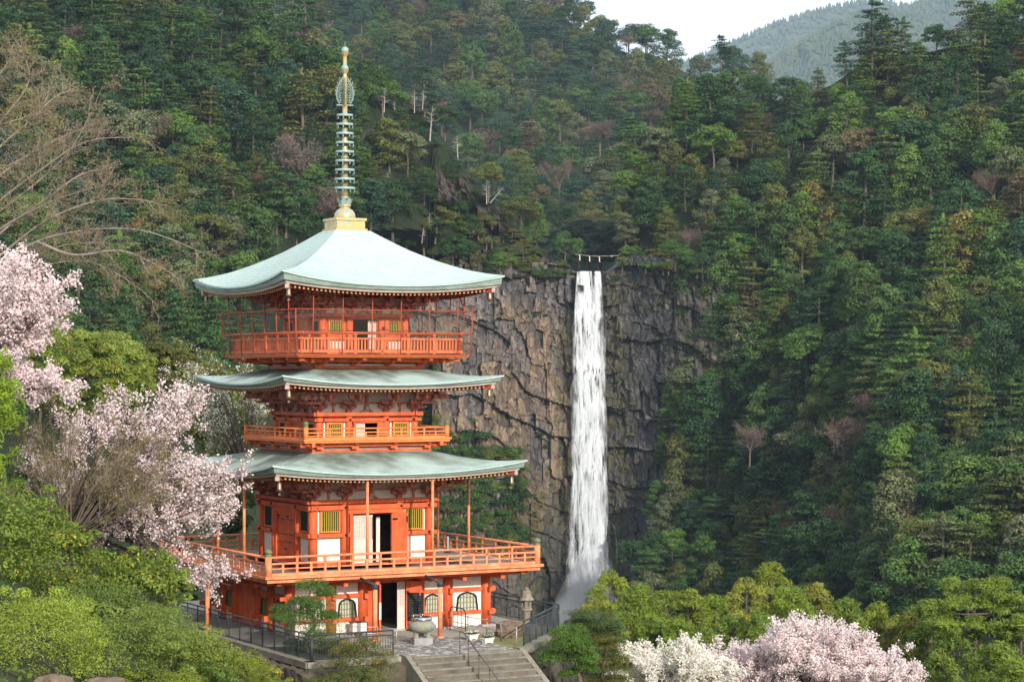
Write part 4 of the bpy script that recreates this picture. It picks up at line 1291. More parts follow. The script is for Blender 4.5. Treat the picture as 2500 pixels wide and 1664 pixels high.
        g4.add([tuple(R4[k] @ Vector(v)) for v in g.v], g.f, 0); g4.m[-len(g.m):] = g.m
    tag(g4.obj('rafters', [M['red_dark'], M['ochre']], PG), kind='stuff')
    # hip rafters
    zc = zb - 0.17 + lift * 0.55
    for k in ALL:
        g = G(); so = s1 - 0.30
        p0 = Vector((-so, -so, zc)); p1 = Vector((-s_soff_in, -s_soff_in, zsoff_in - 0.15))
        d = (p1 - p0); L = d.length; q = d.to_track_quat('Y', 'Z').to_matrix()
        g.obox((p0 + p1) / 2, 0.14, L, 0.2, q, 0)
        g.obox(p0 - d.normalized() * 0.06, 0.155, 0.10, 0.215, q, 1)
        g.obj('hip_rafter', [M['red_dark'], M['white_board']], PG, R4[k])
    return ro


ZT = 14.34
roof('top', 0.80, [(0, 16.84), (0.125, 16.46), (0.30, 15.94), (0.51, 15.39), (0.73, 14.86), (0.89, 14.53), (1, ZT)], 5.0, 0.51, ZT, 0.20, M['copper_top'], 30, 14.42, 2.1)
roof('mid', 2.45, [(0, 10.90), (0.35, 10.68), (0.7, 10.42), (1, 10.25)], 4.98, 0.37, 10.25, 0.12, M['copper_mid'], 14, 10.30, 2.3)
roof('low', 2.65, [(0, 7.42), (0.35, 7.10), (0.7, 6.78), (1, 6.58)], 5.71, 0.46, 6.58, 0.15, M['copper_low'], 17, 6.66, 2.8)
# long snow guard lines on the lowest roof
g = G()
for k in (0, 1, 2, 3):
    gg = G(); gg.box(-4.4, 4.6, -5.06, -5.03, 6.76, 6.80)
    g.add([tuple(R4[k] @ Vector((x, y, z + 0.26 * (abs(x) / 5.2) ** 2.3))) for x, y, z in gg.v], gg.f)


# ---------------------------------------------------------------- bracket sets under the eaves
def bracket_mesh(h, out):
    """three stepped arms with bearing blocks; height h, reaching out from the wall"""
    g = G()
    def block(x, y, z, s=0.15): g.obox((x, y, z), s, s, s * 0.62, None, 0, 0.72)
    g.obox((0, -0.02, 0.07), 0.27, 0.27, 0.15, None, 0, 0.70)
    z = 0.15
    for i in range(3):
        y = -out * i / 2.6 - 0.04
        L = 0.72 + 0.10 * (i == 1)
        zz = z + h * 0.24 * i
        # boat shaped arm along the wall
        g.prism([(-L / 2, zz + 0.115), (-L / 2, zz + 0.06), (-L / 2 + 0.10, zz), (L / 2 - 0.10, zz), (L / 2, zz + 0.06), (L / 2, zz + 0.115)], y - 0.055, y + 0.055, None, 1 if i else 0)
        # arm reaching out
        yo = y - out / 2.6
        g.prism([(y + 0.1, zz + 0.115), (yo, zz + 0.115), (yo, zz + 0.055), (yo + 0.1, zz), (y + 0.1, zz)], -0.055, 0.055, lambda u, v, w_: (w_, u, v), 0)
        for x in (-L / 2 + 0.07, 0, L / 2 - 0.07):
            block(x, y, zz + 0.16)
    # tail rafter with ochre tip
    y1 = -out - 0.18; zt = 0.15 + h * 0.58
    g.add([(-0.05, 0.1, zt + 0.24), (0.05, 0.1, zt + 0.24), (0.05, 0.1, zt + 0.36), (-0.05, 0.1, zt + 0.36), (-0.05, y1, zt - 0.02), (0.05, y1, zt - 0.02), (0.05, y1, zt + 0.11), (-0.05, y1, zt + 0.11)],
          [(0, 4, 5, 1), (1, 5, 6, 2), (2, 6, 7, 3), (3, 7, 4, 0)], 0)
    g.box(-0.055, 0.055, y1 - 0.012, y1 - 0.001, zt - 0.03, zt + 0.12, 2)
    g.obox((0, -out + 0.04, zt + 0.19), 0.8, 0.09, 0.10, None, 1)
    return g.mesh('bracket', [M['bracket'], M['bracket'], M['ochre']])


def frog_strut(w_, h):
    pr = [(-w_ / 2, 0), (-w_ / 2 + 0.04, 0.06), (-w_ * 0.25, 0.10), (-w_ * 0.17, h * 0.75), (-0.06, h), (0.06, h), (w_ * 0.17, h * 0.75), (w_ * 0.25, 0.10), (w_ / 2 - 0.04, 0.06), (w_ / 2, 0), (w_ * 0.2, 0), (w_ * 0.1, h * 0.45), (0, h * 0.55), (-w_ * 0.1, h * 0.45), (-w_ * 0.2, 0)]
    g = G(); g.prism(pr[:5] + pr[5:10] + [(w_ * 0.22, 0), (w_ * 0.1, h * 0.4), (-w_ * 0.1, h * 0.4), (-w_ * 0.22, 0)], -0.05, 0.03)
    g.obox((0, -0.06, h * 0.5), 0.17, 0.05, 0.17, Matrix.Rotation(rad(45), 3, 'Y'), 1)
    return g.mesh('frog_leg_strut', [M['bracket'], M['white_board']])


def bracket_zone(d, z0, z1, xs, out):
    h = z1 - z0
    me = bracket_mesh(h, out)
    for x in xs:
        for k in ALL:
            link('bracket', me, PG, R4[k] @ at(x, -d, z0))
    g = G()                                                    # corner set, turned on the diagonal
    dm = bracket_mesh(h, out * 1.25)
    for k in ALL:
        link('bracket', dm, PG, R4[k] @ at(-d, -d, z0) @ Matrix.Rotation(-math.pi / 4, 4, 'Z'))
    fs = frog_strut(0.62, h * 0.42)
    for k in ALL:
        link('frog_leg_strut', fs, PG, R4[k] @ at(0, -d + 0.02, z0))
    g = G(); g.box(-d + 0.0, d - 0.0, -d + 0.06, -d + 0.10, z0 + 0.002, z1 + 0.35)
    part('plaster_panel', g, M['plaster'], ALL)
    g = G()
    g.box(-d - 0.2, d + 0.2, -d - 0.03, -d + 0.055, z0 + h * 0.42, z0 + h * 0.52)
    part('tie_rail', g, M['bracket'], ALL)
    g = G(); g.box(-0.05, 0.05, -d - 0.02, -d + 0.05, z0 + h * 0.53, z1 + 0.1)
    for xm in sorted(set([(a + b) / 2 for a, b in zip(xs[:-1], xs[1:])])):
        if abs(xm) > 0.3:
            gg = G(); gg.box(-0.045, 0.045, -d - 0.01, -d + 0.055, z0, z0 + h * 0.415); gg.obox((0, -d - 0.02, z0 + h * 0.38), 0.17, 0.12, 0.08, None, 0, .7)
            part('bracket_post', gg, M['bracket'], ALL, None, at(xm, 0, 0))
    part('bracket_post', g, M['bracket'], ALL)


bracket_zone(1.93, 13.23, 13.96, (-1.93, -0.68, 0.68, 1.93), 1.05)
bracket_zone(2.23, 9.04, 9.86, (-2.23, -0.87, 0.87, 2.23), 1.05)
bracket_zone(2.70, 5.40, 6.22, (-2.70, -1.26, 1.26, 2.70), 1.15)


# ---------------------------------------------------------------- walls, windows, doors
def column(d, xs, r, z0, z1, sides=ALL):
    g = G(); g.lathe([(r, z0), (r, z1)], 14)
    me = g.mesh('column', M['vermilion'])
    for x in xs[:-1]:
        for k in sides:
            link('column', me, PG, R4[k] @ at(x, -d, 0))


def beam(d, z0, z1, over, m='vermilion', proud=0.1, studs=None, name='beam'):
    """a beam round all four faces, ends halved past each other"""
    for k in ALL:
        g = G()
        e = over if k % 2 == 0 else over - 0.002
        g.box(-d - e, d + e, -d - proud + (0.002 if k % 2 else 0), -d + 0.08, z0 + (0.002 if k % 2 else 0), z1 - (0.002 if k % 2 else 0), 0)
        o = g.obj(name, M[m], PG, R4[k])
        if studs:
            s = G()
            s.lathe([(0.055, 0), (0.055, 0.025), (0.03, 0.05), (0.001, 0.055)], 8)
            me = M.setdefault('_stud', s.mesh('stud', M['black_lacquer']))
            for x in studs:
                link('stud', me, o, at(x, -d - proud - 0.004, (z0 + z1) / 2) @ Matrix.Rotation(rad(90), 4, 'X'))


def slat_window(w_, h, nsl, frame=0.055, deep=0.09):
    """returns meshes of frame, slat and back board"""
    g = G()
    g.box(-w_ / 2 - frame, -w_ / 2, -0.05, 0.05, -frame, h + frame)
    g.box(w_ / 2, w_ / 2 + frame, -0.05, 0.05, -frame, h + frame)
    g.box(-w_ / 2, w_ / 2, -0.048, 0.048, h, h + frame)
    g.box(-w_ / 2, w_ / 2, -0.048, 0.048, -frame, 0)
    fr = g.mesh('window_frame', M['lip'])
    sw = w_ / nsl
    s = G(); s.add([(-sw * 0.27, 0.0, 0), (0, -sw * 0.3, 0), (sw * 0.27, 0.0, 0), (0, sw * 0.3, 0), (-sw * 0.27, 0.0, h), (0, -sw * 0.3, h), (sw * 0.27, 0, h), (0, sw * 0.3, h)], [(0, 1, 5, 4), (1, 2, 6, 5), (2, 3, 7, 6), (3, 0, 4, 7), (4, 5, 6, 7), (3, 2, 1, 0)])
    sl = s.mesh('slat', M['slat'])
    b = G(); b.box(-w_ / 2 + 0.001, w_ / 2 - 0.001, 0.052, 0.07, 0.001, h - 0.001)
    return fr, sl, b.mesh('window_back', M['dark']), sw


def put_window(meshes, w_, nsl, d, xc, z, sides, y_off=0.0):
    fr, sl, bk, sw = meshes
    for k in sides:
        sl_ = sl
        if k in (1, 2):  # left and back slats: same slats, their shade put into a darker colour
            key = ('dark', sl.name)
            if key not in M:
                M[key] = sl.copy(); M[key].materials[0] = M['slat_shade']
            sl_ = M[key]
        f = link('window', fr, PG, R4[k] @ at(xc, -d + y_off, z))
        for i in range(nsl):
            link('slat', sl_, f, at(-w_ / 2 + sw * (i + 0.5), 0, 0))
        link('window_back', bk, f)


def wall(d, z0, z1, openings, m='vermilion', back=0.03, name='wall', sides=ALL):
    """flat wall behind the frame with rectangular openings (x0, x1, za, zb)"""
    xs = sorted(set([-d, d] + [v for o in openings for v in o[:2]]))
    zs = sorted(set([z0, z1] + [v for o in openings for v in o[2:]]))
    g = G()
    for xa, xb in zip(xs[:-1], xs[1:]):
        for za, zb in zip(zs[:-1], zs[1:]):
            if any(o[0] <= xa and xb <= o[1] and o[2] <= za and zb <= o[3] for o in openings): continue
            g.box(xa, xb, -d + back, -d + back + 0.06, za, zb)
    part(name, g, M[m], sides)


def panel(name, x0, x1, z0, z1, d, m, proud, sides=ALL):
    g = G(); g.box(x0, x1, -d - proud, -d + 0.028, z0, z1)
    return part(name, g, M[m], sides)


def lattice_door(w_, h, nx, nz, zb, m='door_white'):
    """pale door: panes above a rail, boards below; x from 0 to w_"""
    g = G(); b = 0.05
    g.box(0, b, -0.025, 0.025, 0, h); g.box(w_ - b, w_, -0.025, 0.025, 0, h)
    g.box(b, w_ - b, -0.024, 0.024, h - 0.06, h); g.box(b, w_ - b, -0.024, 0.024, 0, 0.07); g.box(b, w_ - b, -0.024, 0.024, zb - 0.07, zb)
    g.box(b, w_ - b, -0.014, 0.014, 0.07, zb - 0.07)
    gg = G(); gg.box(b, w_ - b, 0.004, 0.012, zb, h - 0.06)
    q = G()
    for i in range(1, nx): x = b + (w_ - 2 * b) * i / nx; q.box(x - 0.012, x + 0.012, -0.02, 0.003, zb, h - 0.06)
    for j in range(1, nz): z = zb + (h - 0.06 - zb) * j / nz; q.box(b, w_ - b, -0.018, 0.002, z - 0.012, z + 0.012)
    return g.mesh('screen_door', M[m]), gg.mesh('pane', M['shoji']), q.mesh('glazing_bar', M[m])


# ---- first upper storey (on the wide deck)
d = 2.70; ZD = 2.64
column(d, (-2.70, -1.26, 1.26, 2.70), 0.19, ZD, 5.26)
beam(d, 5.25, 5.40, 0.36, proud=0.24)
beam(d, 4.98, 5.17, 0.30, proud=0.20, studs=(-2.6, -1.3, 1.3, 2.6))
for k in ALL:        # waist rails left and right of the door
    for x0, x1 in ((-3.0, -1.05), (1.05, 3.0)):
        g = G(); g.box(x0, x1, -d - 0.20, -d + 0.07, 3.84, 4.01)
        o = g.obj('beam', M['vermilion'], PG, R4[k])
        s_ = M['_stud']
        for x in (-2.6, -1.28) if x0 < 0 else (1.28, 2.6):
            link('stud', s_, o, at(x, -d - 0.204, 3.925) @ Matrix.Rotation(rad(90), 4, 'X'))
        g = G(); g.box(x0 + 0.25, x1 - 0.25, -d - 0.05, -d + 0.02, ZD, ZD + 0.16); g.obj('sill', M['vermilion'], PG, R4[k])
wall(d, ZD, 5.26, [(-0.95, 0.95, ZD, 4.75), (-2.38, -1.50, 4.10, 4.92), (1.50, 2.38, 4.10, 4.92)], 'vermilion', 0.03)
for x0, x1 in ((-2.50, -1.47), (1.47, 2.50)):
    panel('plaster_panel', x0, x1, 2.82, 3.83, d, 'plaster', 0.02)
    panel('plaster_strip', x0, x0 + 0.085, 4.02, 4.97, d, 'plaster', 0.012)
    panel('plaster_strip', x1 - 0.06, x1, 4.02, 4.97, d, 'plaster', 0.012)
wm = slat_window(0.80, 0.82, 8)
for x in (-1.94, 1.94): put_window(wm, 0.80, 8, d, x, 4.10, ALL, -0.035)
g = G()                                                             # door case
g.box(-1.06, -0.93, -d - 0.14, -d + 0.02, ZD, 4.80); g.box(0.93, 1.06, -d - 0.14, -d + 0.02, ZD, 4.80); g.box(-1.16, 1.16, -d - 0.16, -d + 0.019, 4.801, 4.96)
g.box(-0.93, 0.93, -d - 0.10, -d + 0.018, ZD, ZD + 0.07)
part('door_frame', g, M['vermilion'], ALL)
sd, pn, gb = lattice_door(0.84, 2.0, 3, 5, 0.98)
o = link('screen_door', sd, PG, R4[0] @ at(-0.86, -d - 0.02, ZD + 0.07)); link('pane', pn, o); link('glazing_bar', gb, o)
o = link('screen_door', sd, PG, R4[0] @ at(-0.07, -d + 0.06, ZD + 0.07)); o.scale = (0.16, 1, 1)
# right leaf folded open against the wall
g = G(); g.box(0, 0.84, -0.04, 0.04, 0, 2.08); g.box(0.04, 0.30, -0.06, -0.041, 1.80, 1.88, 1); g.box(0.76, 0.83, -0.06, -0.041, 1.68, 1.94, 1); g.box(0.76, 0.83, -0.06, -0.041, 0.2, 0.4, 1)
g.obj('door', [M['vermilion'], M['black_lacquer']], PG, at(0.74, -d - 0.36, ZD + 0.06) @ Matrix.Rotation(rad(10), 4, 'Z'))
# closed studded doors on the other faces
g = G(); g.box(0, 0.92, -0.04, 0.04, 0, 2.08)
dm = g.mesh('door', M['vermilion'])
s = G(); s.lathe([(0.03, 0), (0.02, 0.03), (0.001, 0.035)], 6)
nail = s.mesh('door_nail', M['black_lacquer'])
for k in (1, 2, 3):
    for sgn in (0, 1):
        o = link('door', dm, PG, R4[k] @ at(-0.925 if sgn == 0 else 0.005, -d - 0.03, ZD + 0.075))
        for z in (0.25, 0.80, 1.12, 1.75):
            for i in range(4):
                link('door_nail', nail, o, at(0.14 + 0.21 * i, -0.042, z) @ Matrix.Rotation(rad(90), 4, 'X'))
        gg = G(); gg.box(0.80 if sgn == 0 else 0.0, 0.92 if sgn == 0 else 0.12, -0.06, -0.041, 0.45, 0.53); gg.box(0.05, 0.3, -0.06, -0.041, 1.84, 1.92); gg.obj('door_strap', M['black_lacquer'], o)
# dark room behind: floor and inner screens
g = G(); g.box(-2.6, 2.6, -2.6, 2.6, ZD - 0.02, ZD + 0.03); g.obj('room_floor', M['bark'], PG)
g = G(); g.box(0.45, 0.62, -2.2, -2.15, ZD + 0.05, 4.6); g.obj('curtain', M['plaster'], PG)

# ---- second upper storey
d = 2.23; ZE = 7.96
column(d, (-2.23, -0.87, 0.87, 2.23), 0.155, ZE, 8.90)
beam(d, 8.89, 9.04, 0.32, proud=0.22)
beam(d, 8.66, 8.79, 0.26, proud=0.18, studs=(-2.1, -0.87, 0.87, 2.1))
wall(d, ZE, 8.90, [(-0.56, 0.56, ZE, 8.60), (-1.86, -1.22, 8.02, 8.56), (1.22, 1.86, 8.02, 8.56)], 'vermilion', 0.03)
wm = slat_window(0.60, 0.50, 7, 0.07)
for x in (-1.54, 1.56): put_window(wm, 0.60, 7, d, x, 8.05, ALL, -0.03)
for x in (-2.02, -1.10, 1.07, 2.03): panel('plaster_strip', x, x + 0.07, ZE, 8.655, d, 'plaster', 0.012)
g = G(); g.box(-0.66, -0.56, -d - 0.1, -d + 0.02, ZE, 8.62); g.box(0.56, 0.66, -d - 0.1, -d + 0.02, ZE, 8.62); g.box(-0.7, 0.7, -d - 0.11, -d + 0.019, 8.585, 8.655)
part('door_frame', g, M['vermilion'], ALL)
sd2, pn2, gb2 = lattice_door(0.42, 0.62, 3, 3, 0.22)
o = link('screen_door', sd2, PG, at(-0.54, -d - 0.01, ZE + 0.01)); link('pane', pn2, o); link('glazing_bar', gb2, o)
g = G(); g.box(0.0, 0.50, -0.03, 0.03, 0, 0.62)
g.obj('door', M['vermilion'], PG, at(0.40, -d - 0.16, ZE + 0.01))
g = G(); g.box(-0.555, 0.555, -0.03, 0.03, 0, 0.62); part('door', g, M['vermilion'], (1, 2, 3), None, at(0, -d, ZE + 0.01))
g = G(); g.box(-2.1, 2.1, -2.1, 2.1, ZE - 0.1, ZE - 0.01); g.obj('room_floor', M['bark'], PG)

# ---- third upper storey
d = 1.93; ZF = 11.47
column(d, (-1.93, -0.70, 0.70, 1.93), 0.15, ZF, 13.08)
beam(d, 13.07, 13.225, 0.34, proud=0.22)
wall(d, ZF, 13.08, [(-0.57, 0.57, ZF, 12.98), (-1.66, -1.06, 12.44, 12.90), (1.06, 1.66, 12.44, 12.90)], 'vermilion', 0.03)
wm = slat_window(0.56, 0.44, 7, 0.05)
for x in (-1.36, 1.36): put_window(wm, 0.56, 7, d, x, 12.45, ALL, -0.03)
for x0, x1 in ((-1.74, -0.95), (0.95, 1.74)):
    panel('plaster_panel', x0, x1, 11.62, 12.05, d, 'plaster', 0.02)
    g = G(); g.box(x0 - 0.05, x1 + 0.05, -d - 0.12, -d + 0.04, 12.10, 12.22); part('beam', g, M['vermilion'], ALL)
g = G(); g.box(-0.68, -0.57, -d - 0.1, -d + 0.02, ZF, 13.0); g.box(0.57, 0.68, -d - 0.1, -d + 0.02, ZF, 13.0); g.box(-0.72, 0.72, -d - 0.11, -d + 0.019, 12.985, 13.065)
part('door_frame', g, M['vermilion'], ALL)
sd3, pn3, gb3 = lattice_door(0.38, 1.36, 2, 5, 0.55)
o = link('screen_door', sd3, PG, at(0.17, -d + 0.0, ZF + 0.1)); link('pane', pn3, o); link('glazing_bar', gb3, o)
g = G(); g.box(0, 0.46, -0.03, 0.03, 0, 1.42); g.lathe([(0.05, 0), (0.03, 0.03), (0.001, 0.03)], 10, (0, 0, 0), 1)
g = G(); g.box(0, 0.46, -0.03, 0.03, 0, 1.42); g.tube((0.2, -0.05, 1.08), (0.2, -0.03, 1.08), 0.07, 0.07, 12, 1)
g.obj('door', [M['vermilion'], M['black_lacquer']], PG, at(0.60, -d - 0.2, ZF + 0.06))
g = G(); g.box(-0.565, 0.565, -0.03, 0.03, 0, 1.48); part('door', g, M['vermilion'], (1, 2, 3), None, at(0, -d, ZF + 0.02))
g = G(); g.box(-1.85, 1.85, -1.85, 1.85, ZF - 0.08, ZF - 0.012); g.obj('room_floor', M['bark'], PG)


# ---------------------------------------------------------------- bases between roof and balcony
def storey_base(z0, zb, zw, z1, s, sdeck, xs):
    """sill beam z0..zb, plaster strip to zw, carrying beam to z1, bracket arms at xs"""
    for k in ALL:
        e = 0.0 if k % 2 == 0 else -0.002
        g = G(); g.box(-s - e, s + e, -s, -s + 0.12, z0, zb + e); g.obj('sill_beam', M['vermilion'], PG, R4[k])
        g = G(); g.box(-s + 0.06, s - 0.06, -s + 0.05, -s + 0.09, zb + 0.002, zw + 0.02); g.obj('plaster_strip', M['plaster'], PG, R4[k])
    hw = (z1 - zw)
    sb = s + (sdeck - s) * 0.40
    for k in ALL:
        e = 0.0 if k % 2 == 0 else -0.003
        g = G(); g.box(-sb - 0.35, sb + 0.35, -sb - e, -sb + 0.14, zw + hw * 0.30, z1 - 0.004 + e); g.obj('carrying_beam', M['vermilion'], PG, R4[k])
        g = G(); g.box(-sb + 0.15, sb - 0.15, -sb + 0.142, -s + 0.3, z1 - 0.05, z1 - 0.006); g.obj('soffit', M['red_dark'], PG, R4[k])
    g = G()
    L = sdeck * 0.93 - s
    g.prism([(0.1, hw + 0.0), (-L, hw + 0.0), (-L, hw * 0.62), (-L * 0.6, hw * 0.55), (-L * 0.45, hw * 0.05), (-0.12, 0.0), (-0.10, -0.06), (0.1, -0.06)], -0.085, 0.085, lambda u, v, w_: (w_, u, v))
    g.obox((0, -0.14, hw * 0.1), 0.30, 0.2, 0.09)
    me = g.mesh('bracket_arm', M['vermilion'])
    for x in xs:
        for k in ALL:
            link('bracket_arm', me, PG, R4[k] @ at(x, -s, zw))
    me2 = G(); me2.prism([(0.1, hw * 0.8), (-L * 1.35, hw * 0.8), (-L * 1.35, hw * 0.5), (-0.3, 0.0), (0.1, 0.0)], -0.09, 0.09, lambda u, v, w_: (w_, u, v))
    m2 = me2.mesh('bracket_arm', M['vermilion'])
    for k in ALL: link('bracket_arm', m2, PG, R4[k] @ at(-s, -s, zw) @ Matrix.Rotation(-math.pi / 4, 4, 'Z'))


storey_base(10.86, 11.00, 11.07, 11.34, 2.52, 4.0, (-2.3, -0.8, 0.8, 2.3))
storey_base(7.36, 7.49, 7.55, 7.80, 2.78, 3.43, (-2.5, -0.9, 0.9, 2.5))


# ---------------------------------------------------------------- balconies
def deck(s, z0, zm, z1, mats=('lip', 'lip'), inset=0.09, s_in=1.0, floor='deck_floor'):
    """two stepped edge boards round a floor"""
    for k in ALL:
        e = 0.0 if k % 2 == 0 else 0.002
        g = G(); g.box(-s + e, s - e, -s, -s + 0.14, zm, z1 - e); g.obj('edge_board', M[mats[0]], PG, R4[k])
        g = G(); g.box(-s + inset + e, s - inset - e, -s + inset, -s + inset + 0.12, z0 + e, zm - 0.001); g.obj('edge_board', M[mats[1]], PG, R4[k])
    g = G()
    q = s - 0.13
    for a0, a1, b0, b1 in ((-q, q, -q, -s_in), (-q, q, s_in, q), (-q, -s_in, -s_in, s_in), (s_in, q, -s_in, s_in)):
        g.box(a0, a1, b0, b1, z0 + 0.05, z1 - 0.02)
    g.obj('deck', M[floor], PG)


def giboshi(h, r):
    return [(r * 0.9, 0), (r * 1.15, 0.02 * h), (r * 1.15, 0.14 * h), (r * 0.75, 0.2 * h), (r * 0.7, 0.3 * h), (r * 1.05, 0.36 * h), (r * 1.2, 0.55 * h), (r * 0.95, 0.75 * h), (r * 0.4, 0.9 * h), (0.001, h)]


def railing(s, z0, ztop, rails, posts_tall, posts_short, mat, base=None, corner=None, r_top=0.05, pw=0.09):
    """rails: (z, half height, half depth); corner: (radius, z1, finial height)"""
    for k in ALL:
        e = 0.0 if k % 2 == 0 else 0.003
        over = 0.0 if corner else 0.22
        for j, (z, hh, hd) in enumerate(rails):
            g = G()
            if j == 0: g.tube((-s - over, -s, z + e), (s + over, -s, z + e), r_top, r_top, 8)
            else: g.box(-s - over * 0.6, s + over * 0.6, -s - hd + e, -s + hd - e, z - hh + e, z + hh - e)
            g.obj('rail', M[mat], PG, R4[k])
        g = G(); g.box(-pw / 2, pw / 2, -pw / 2, pw / 2, z0, ztop - r_top * 0.6)
        g.obox((0, 0, ztop - r_top * 0.6 - 0.04), pw * 1.35, pw * 1.35, 0.06, None, 0, .75)
        me = M.setdefault(('post', s, 't'), g.mesh('baluster_post', M[mat]))
        for x in posts_tall: link('baluster_post', me, PG, R4[k] @ at(x, -s, 0))
        if posts_short:
            zt, ps = posts_short
            g = G(); g.box(-pw / 2, pw / 2, -pw / 2 + 0.004, pw / 2 - 0.004, z0, zt)
            me = M.setdefault(('post', s, 's'), g.mesh('baluster_post', M[mat]))
            for x in ps: link('baluster_post', me, PG, R4[k] @ at(x, -s, 0))
        if corner:
            r, z1, fh = corner
            g = G(); g.lathe([(r, z0 - 0.05), (r, z1)], 14)
            o = M.setdefault(('cp', s), g.mesh('corner_post', M[mat]))
            f = G(); f.lathe(giboshi(fh, r), 14)
            fm = M.setdefault(('cf', s), f.mesh('post_finial', M['finial']))
            c = link('corner_post', o, PG, R4[k] @ at(-s, -s, 0))
            link('post_finial', fm, c, at(0, 0, z1))


# wide lower balcony
deck(6.31, 2.40, 2.555, 2.66, ('vermilion_pale', 'vermilion_pale'), 0.12, 4.2)
xs = [-6.1 + 12.2 * i / 20 for i in range(1, 20)]
railing(6.10, 2.66, 3.40, [(3.40, .05, .05), (3.155, 0.035, 0.045), (2.955, 0.022, 0.03), (2.72, 0.055, 0.06)], xs[1::2], (3.13, xs[0::2]), 'vermilion_pale', corner=(0.135, 3.46, 0.30))
for k in ALL:
    g = G(); g.box(-5.95, 5.95, -5.99, -5.80, 2.642, 2.70); g.obj('floor_strip', M['plaster'], PG, R4[k])  # pale strip along the floor behind the railing
    for q in (5.55, 4.75):
        e = 0.0 if k % 2 == 0 else 0.003
        g = G(); g.box(-q - 0.35, q + 0.35, -q - 0.1, -q + 0.1 - e, 2.17 + (0.08 if q > 5 else 0) + e, 2.395 - e); g.obj('deck_beam', M['vermilion'] if q > 5 else M['red_dark'], PG, R4[k])
    g = G(); g.box(-0.09, 0.09, -6.02, -4.3, 2.27, 2.398)
    me = M.setdefault('_joist', g.mesh('deck_joist', M['vermilion']))
    for x in (-4.5, -2.7, -1.3, 1.3, 2.7, 4.5): link('deck_joist', me, PG, R4[k] @ at(x, 0, -0.16))
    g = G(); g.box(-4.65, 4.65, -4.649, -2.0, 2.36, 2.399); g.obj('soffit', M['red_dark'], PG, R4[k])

# middle balcony
deck(3.43, 7.795, 7.885, 7.965, ('lip', 'lip'), 0.06, 2.2)
xs = [-3.27 + 6.54 * i / 12 for i in range(1, 12)]
railing(3.27, 7.965, 8.385, [(8.385, .03, .03), (8.225, 0.025, 0.035), (8.09, 0.016, 0.025), (8.0, 0.035, 0.04)], xs[1::2], (8.22, xs[0::2]), 'lip', corner=(0.10, 8.46, 0.27), r_top=0.035, pw=0.065)

# caged top balcony
deck(4.0, 11.345, 11.41, 11.47, ('lip', 'lip'), 0.12, 1.9)
xs = [-3.66 + 7.32 * i / 6 for i in range(0, 7)]
railing(3.66, 11.50, 12.36, [(12.36, .04, .05), (12.13, 0.04, 0.05), (11.60, 0.06, 0.06)], xs, None, 'vermilion_mid', r_top=0.055, pw=0.12)
g = G(); g.box(-0.035, 0.035, -0.012, 0.012, 11.661, 12.089)
bal = g.mesh('baluster', M['vermilion_mid'])
for k in ALL:
    for a, b in zip(xs[:-1], xs[1:]):
        for i in range(1, 8): link('baluster', bal, PG, R4[k] @ at(a + (b - a) * i / 8, -3.66, 0))
# cage of thin bars with wire netting
cz0, cz1, cz2 = 11.46, 13.32, 14.06
def cg(z): return 4.02 + 0.07 * (z - cz0) / 1.9
for k in ALL:
    g = G(); g.tube((0, -cg(cz0), cz0), (0, -cg(cz2), cz2), 0.024, 0.024, 6)
    me = M.setdefault('_bar', g.mesh('cage_bar', M['cage']))
    for x in (-3.30, -1.97, -0.63, 0.70, 2.03, 3.37): link('cage_bar', me, PG, R4[k] @ at(x, 0, 0))
    for z in (cz0, 12.36, cz1):
        g = G(); s = cg(z); g.tube((-s, -s, z), (s, -s, z), 0.024, 0.024, 6); g.obj('cage_rail', M['cage'], PG, R4[k])
    g = G(); s0_, s1_ = cg(cz0), cg(cz1); g.tube((-s0_, -s0_, cz0), (-s1_, -s1_, cz1), 0.026, 0.026, 6); g.obj('cage_bar', M['cage'], PG, R4[k])
    g = G(); g.add([(-s0_, -s0_ + 0.006, cz0), (s0_, -s0_ + 0.006, cz0), (s1_, -s1_ + 0.006, cz1), (-s1_, -s1_ + 0.006, cz1)], [(0, 1, 2, 3)]); g.obj('wire_netting', M['net'], PG, R4[k])

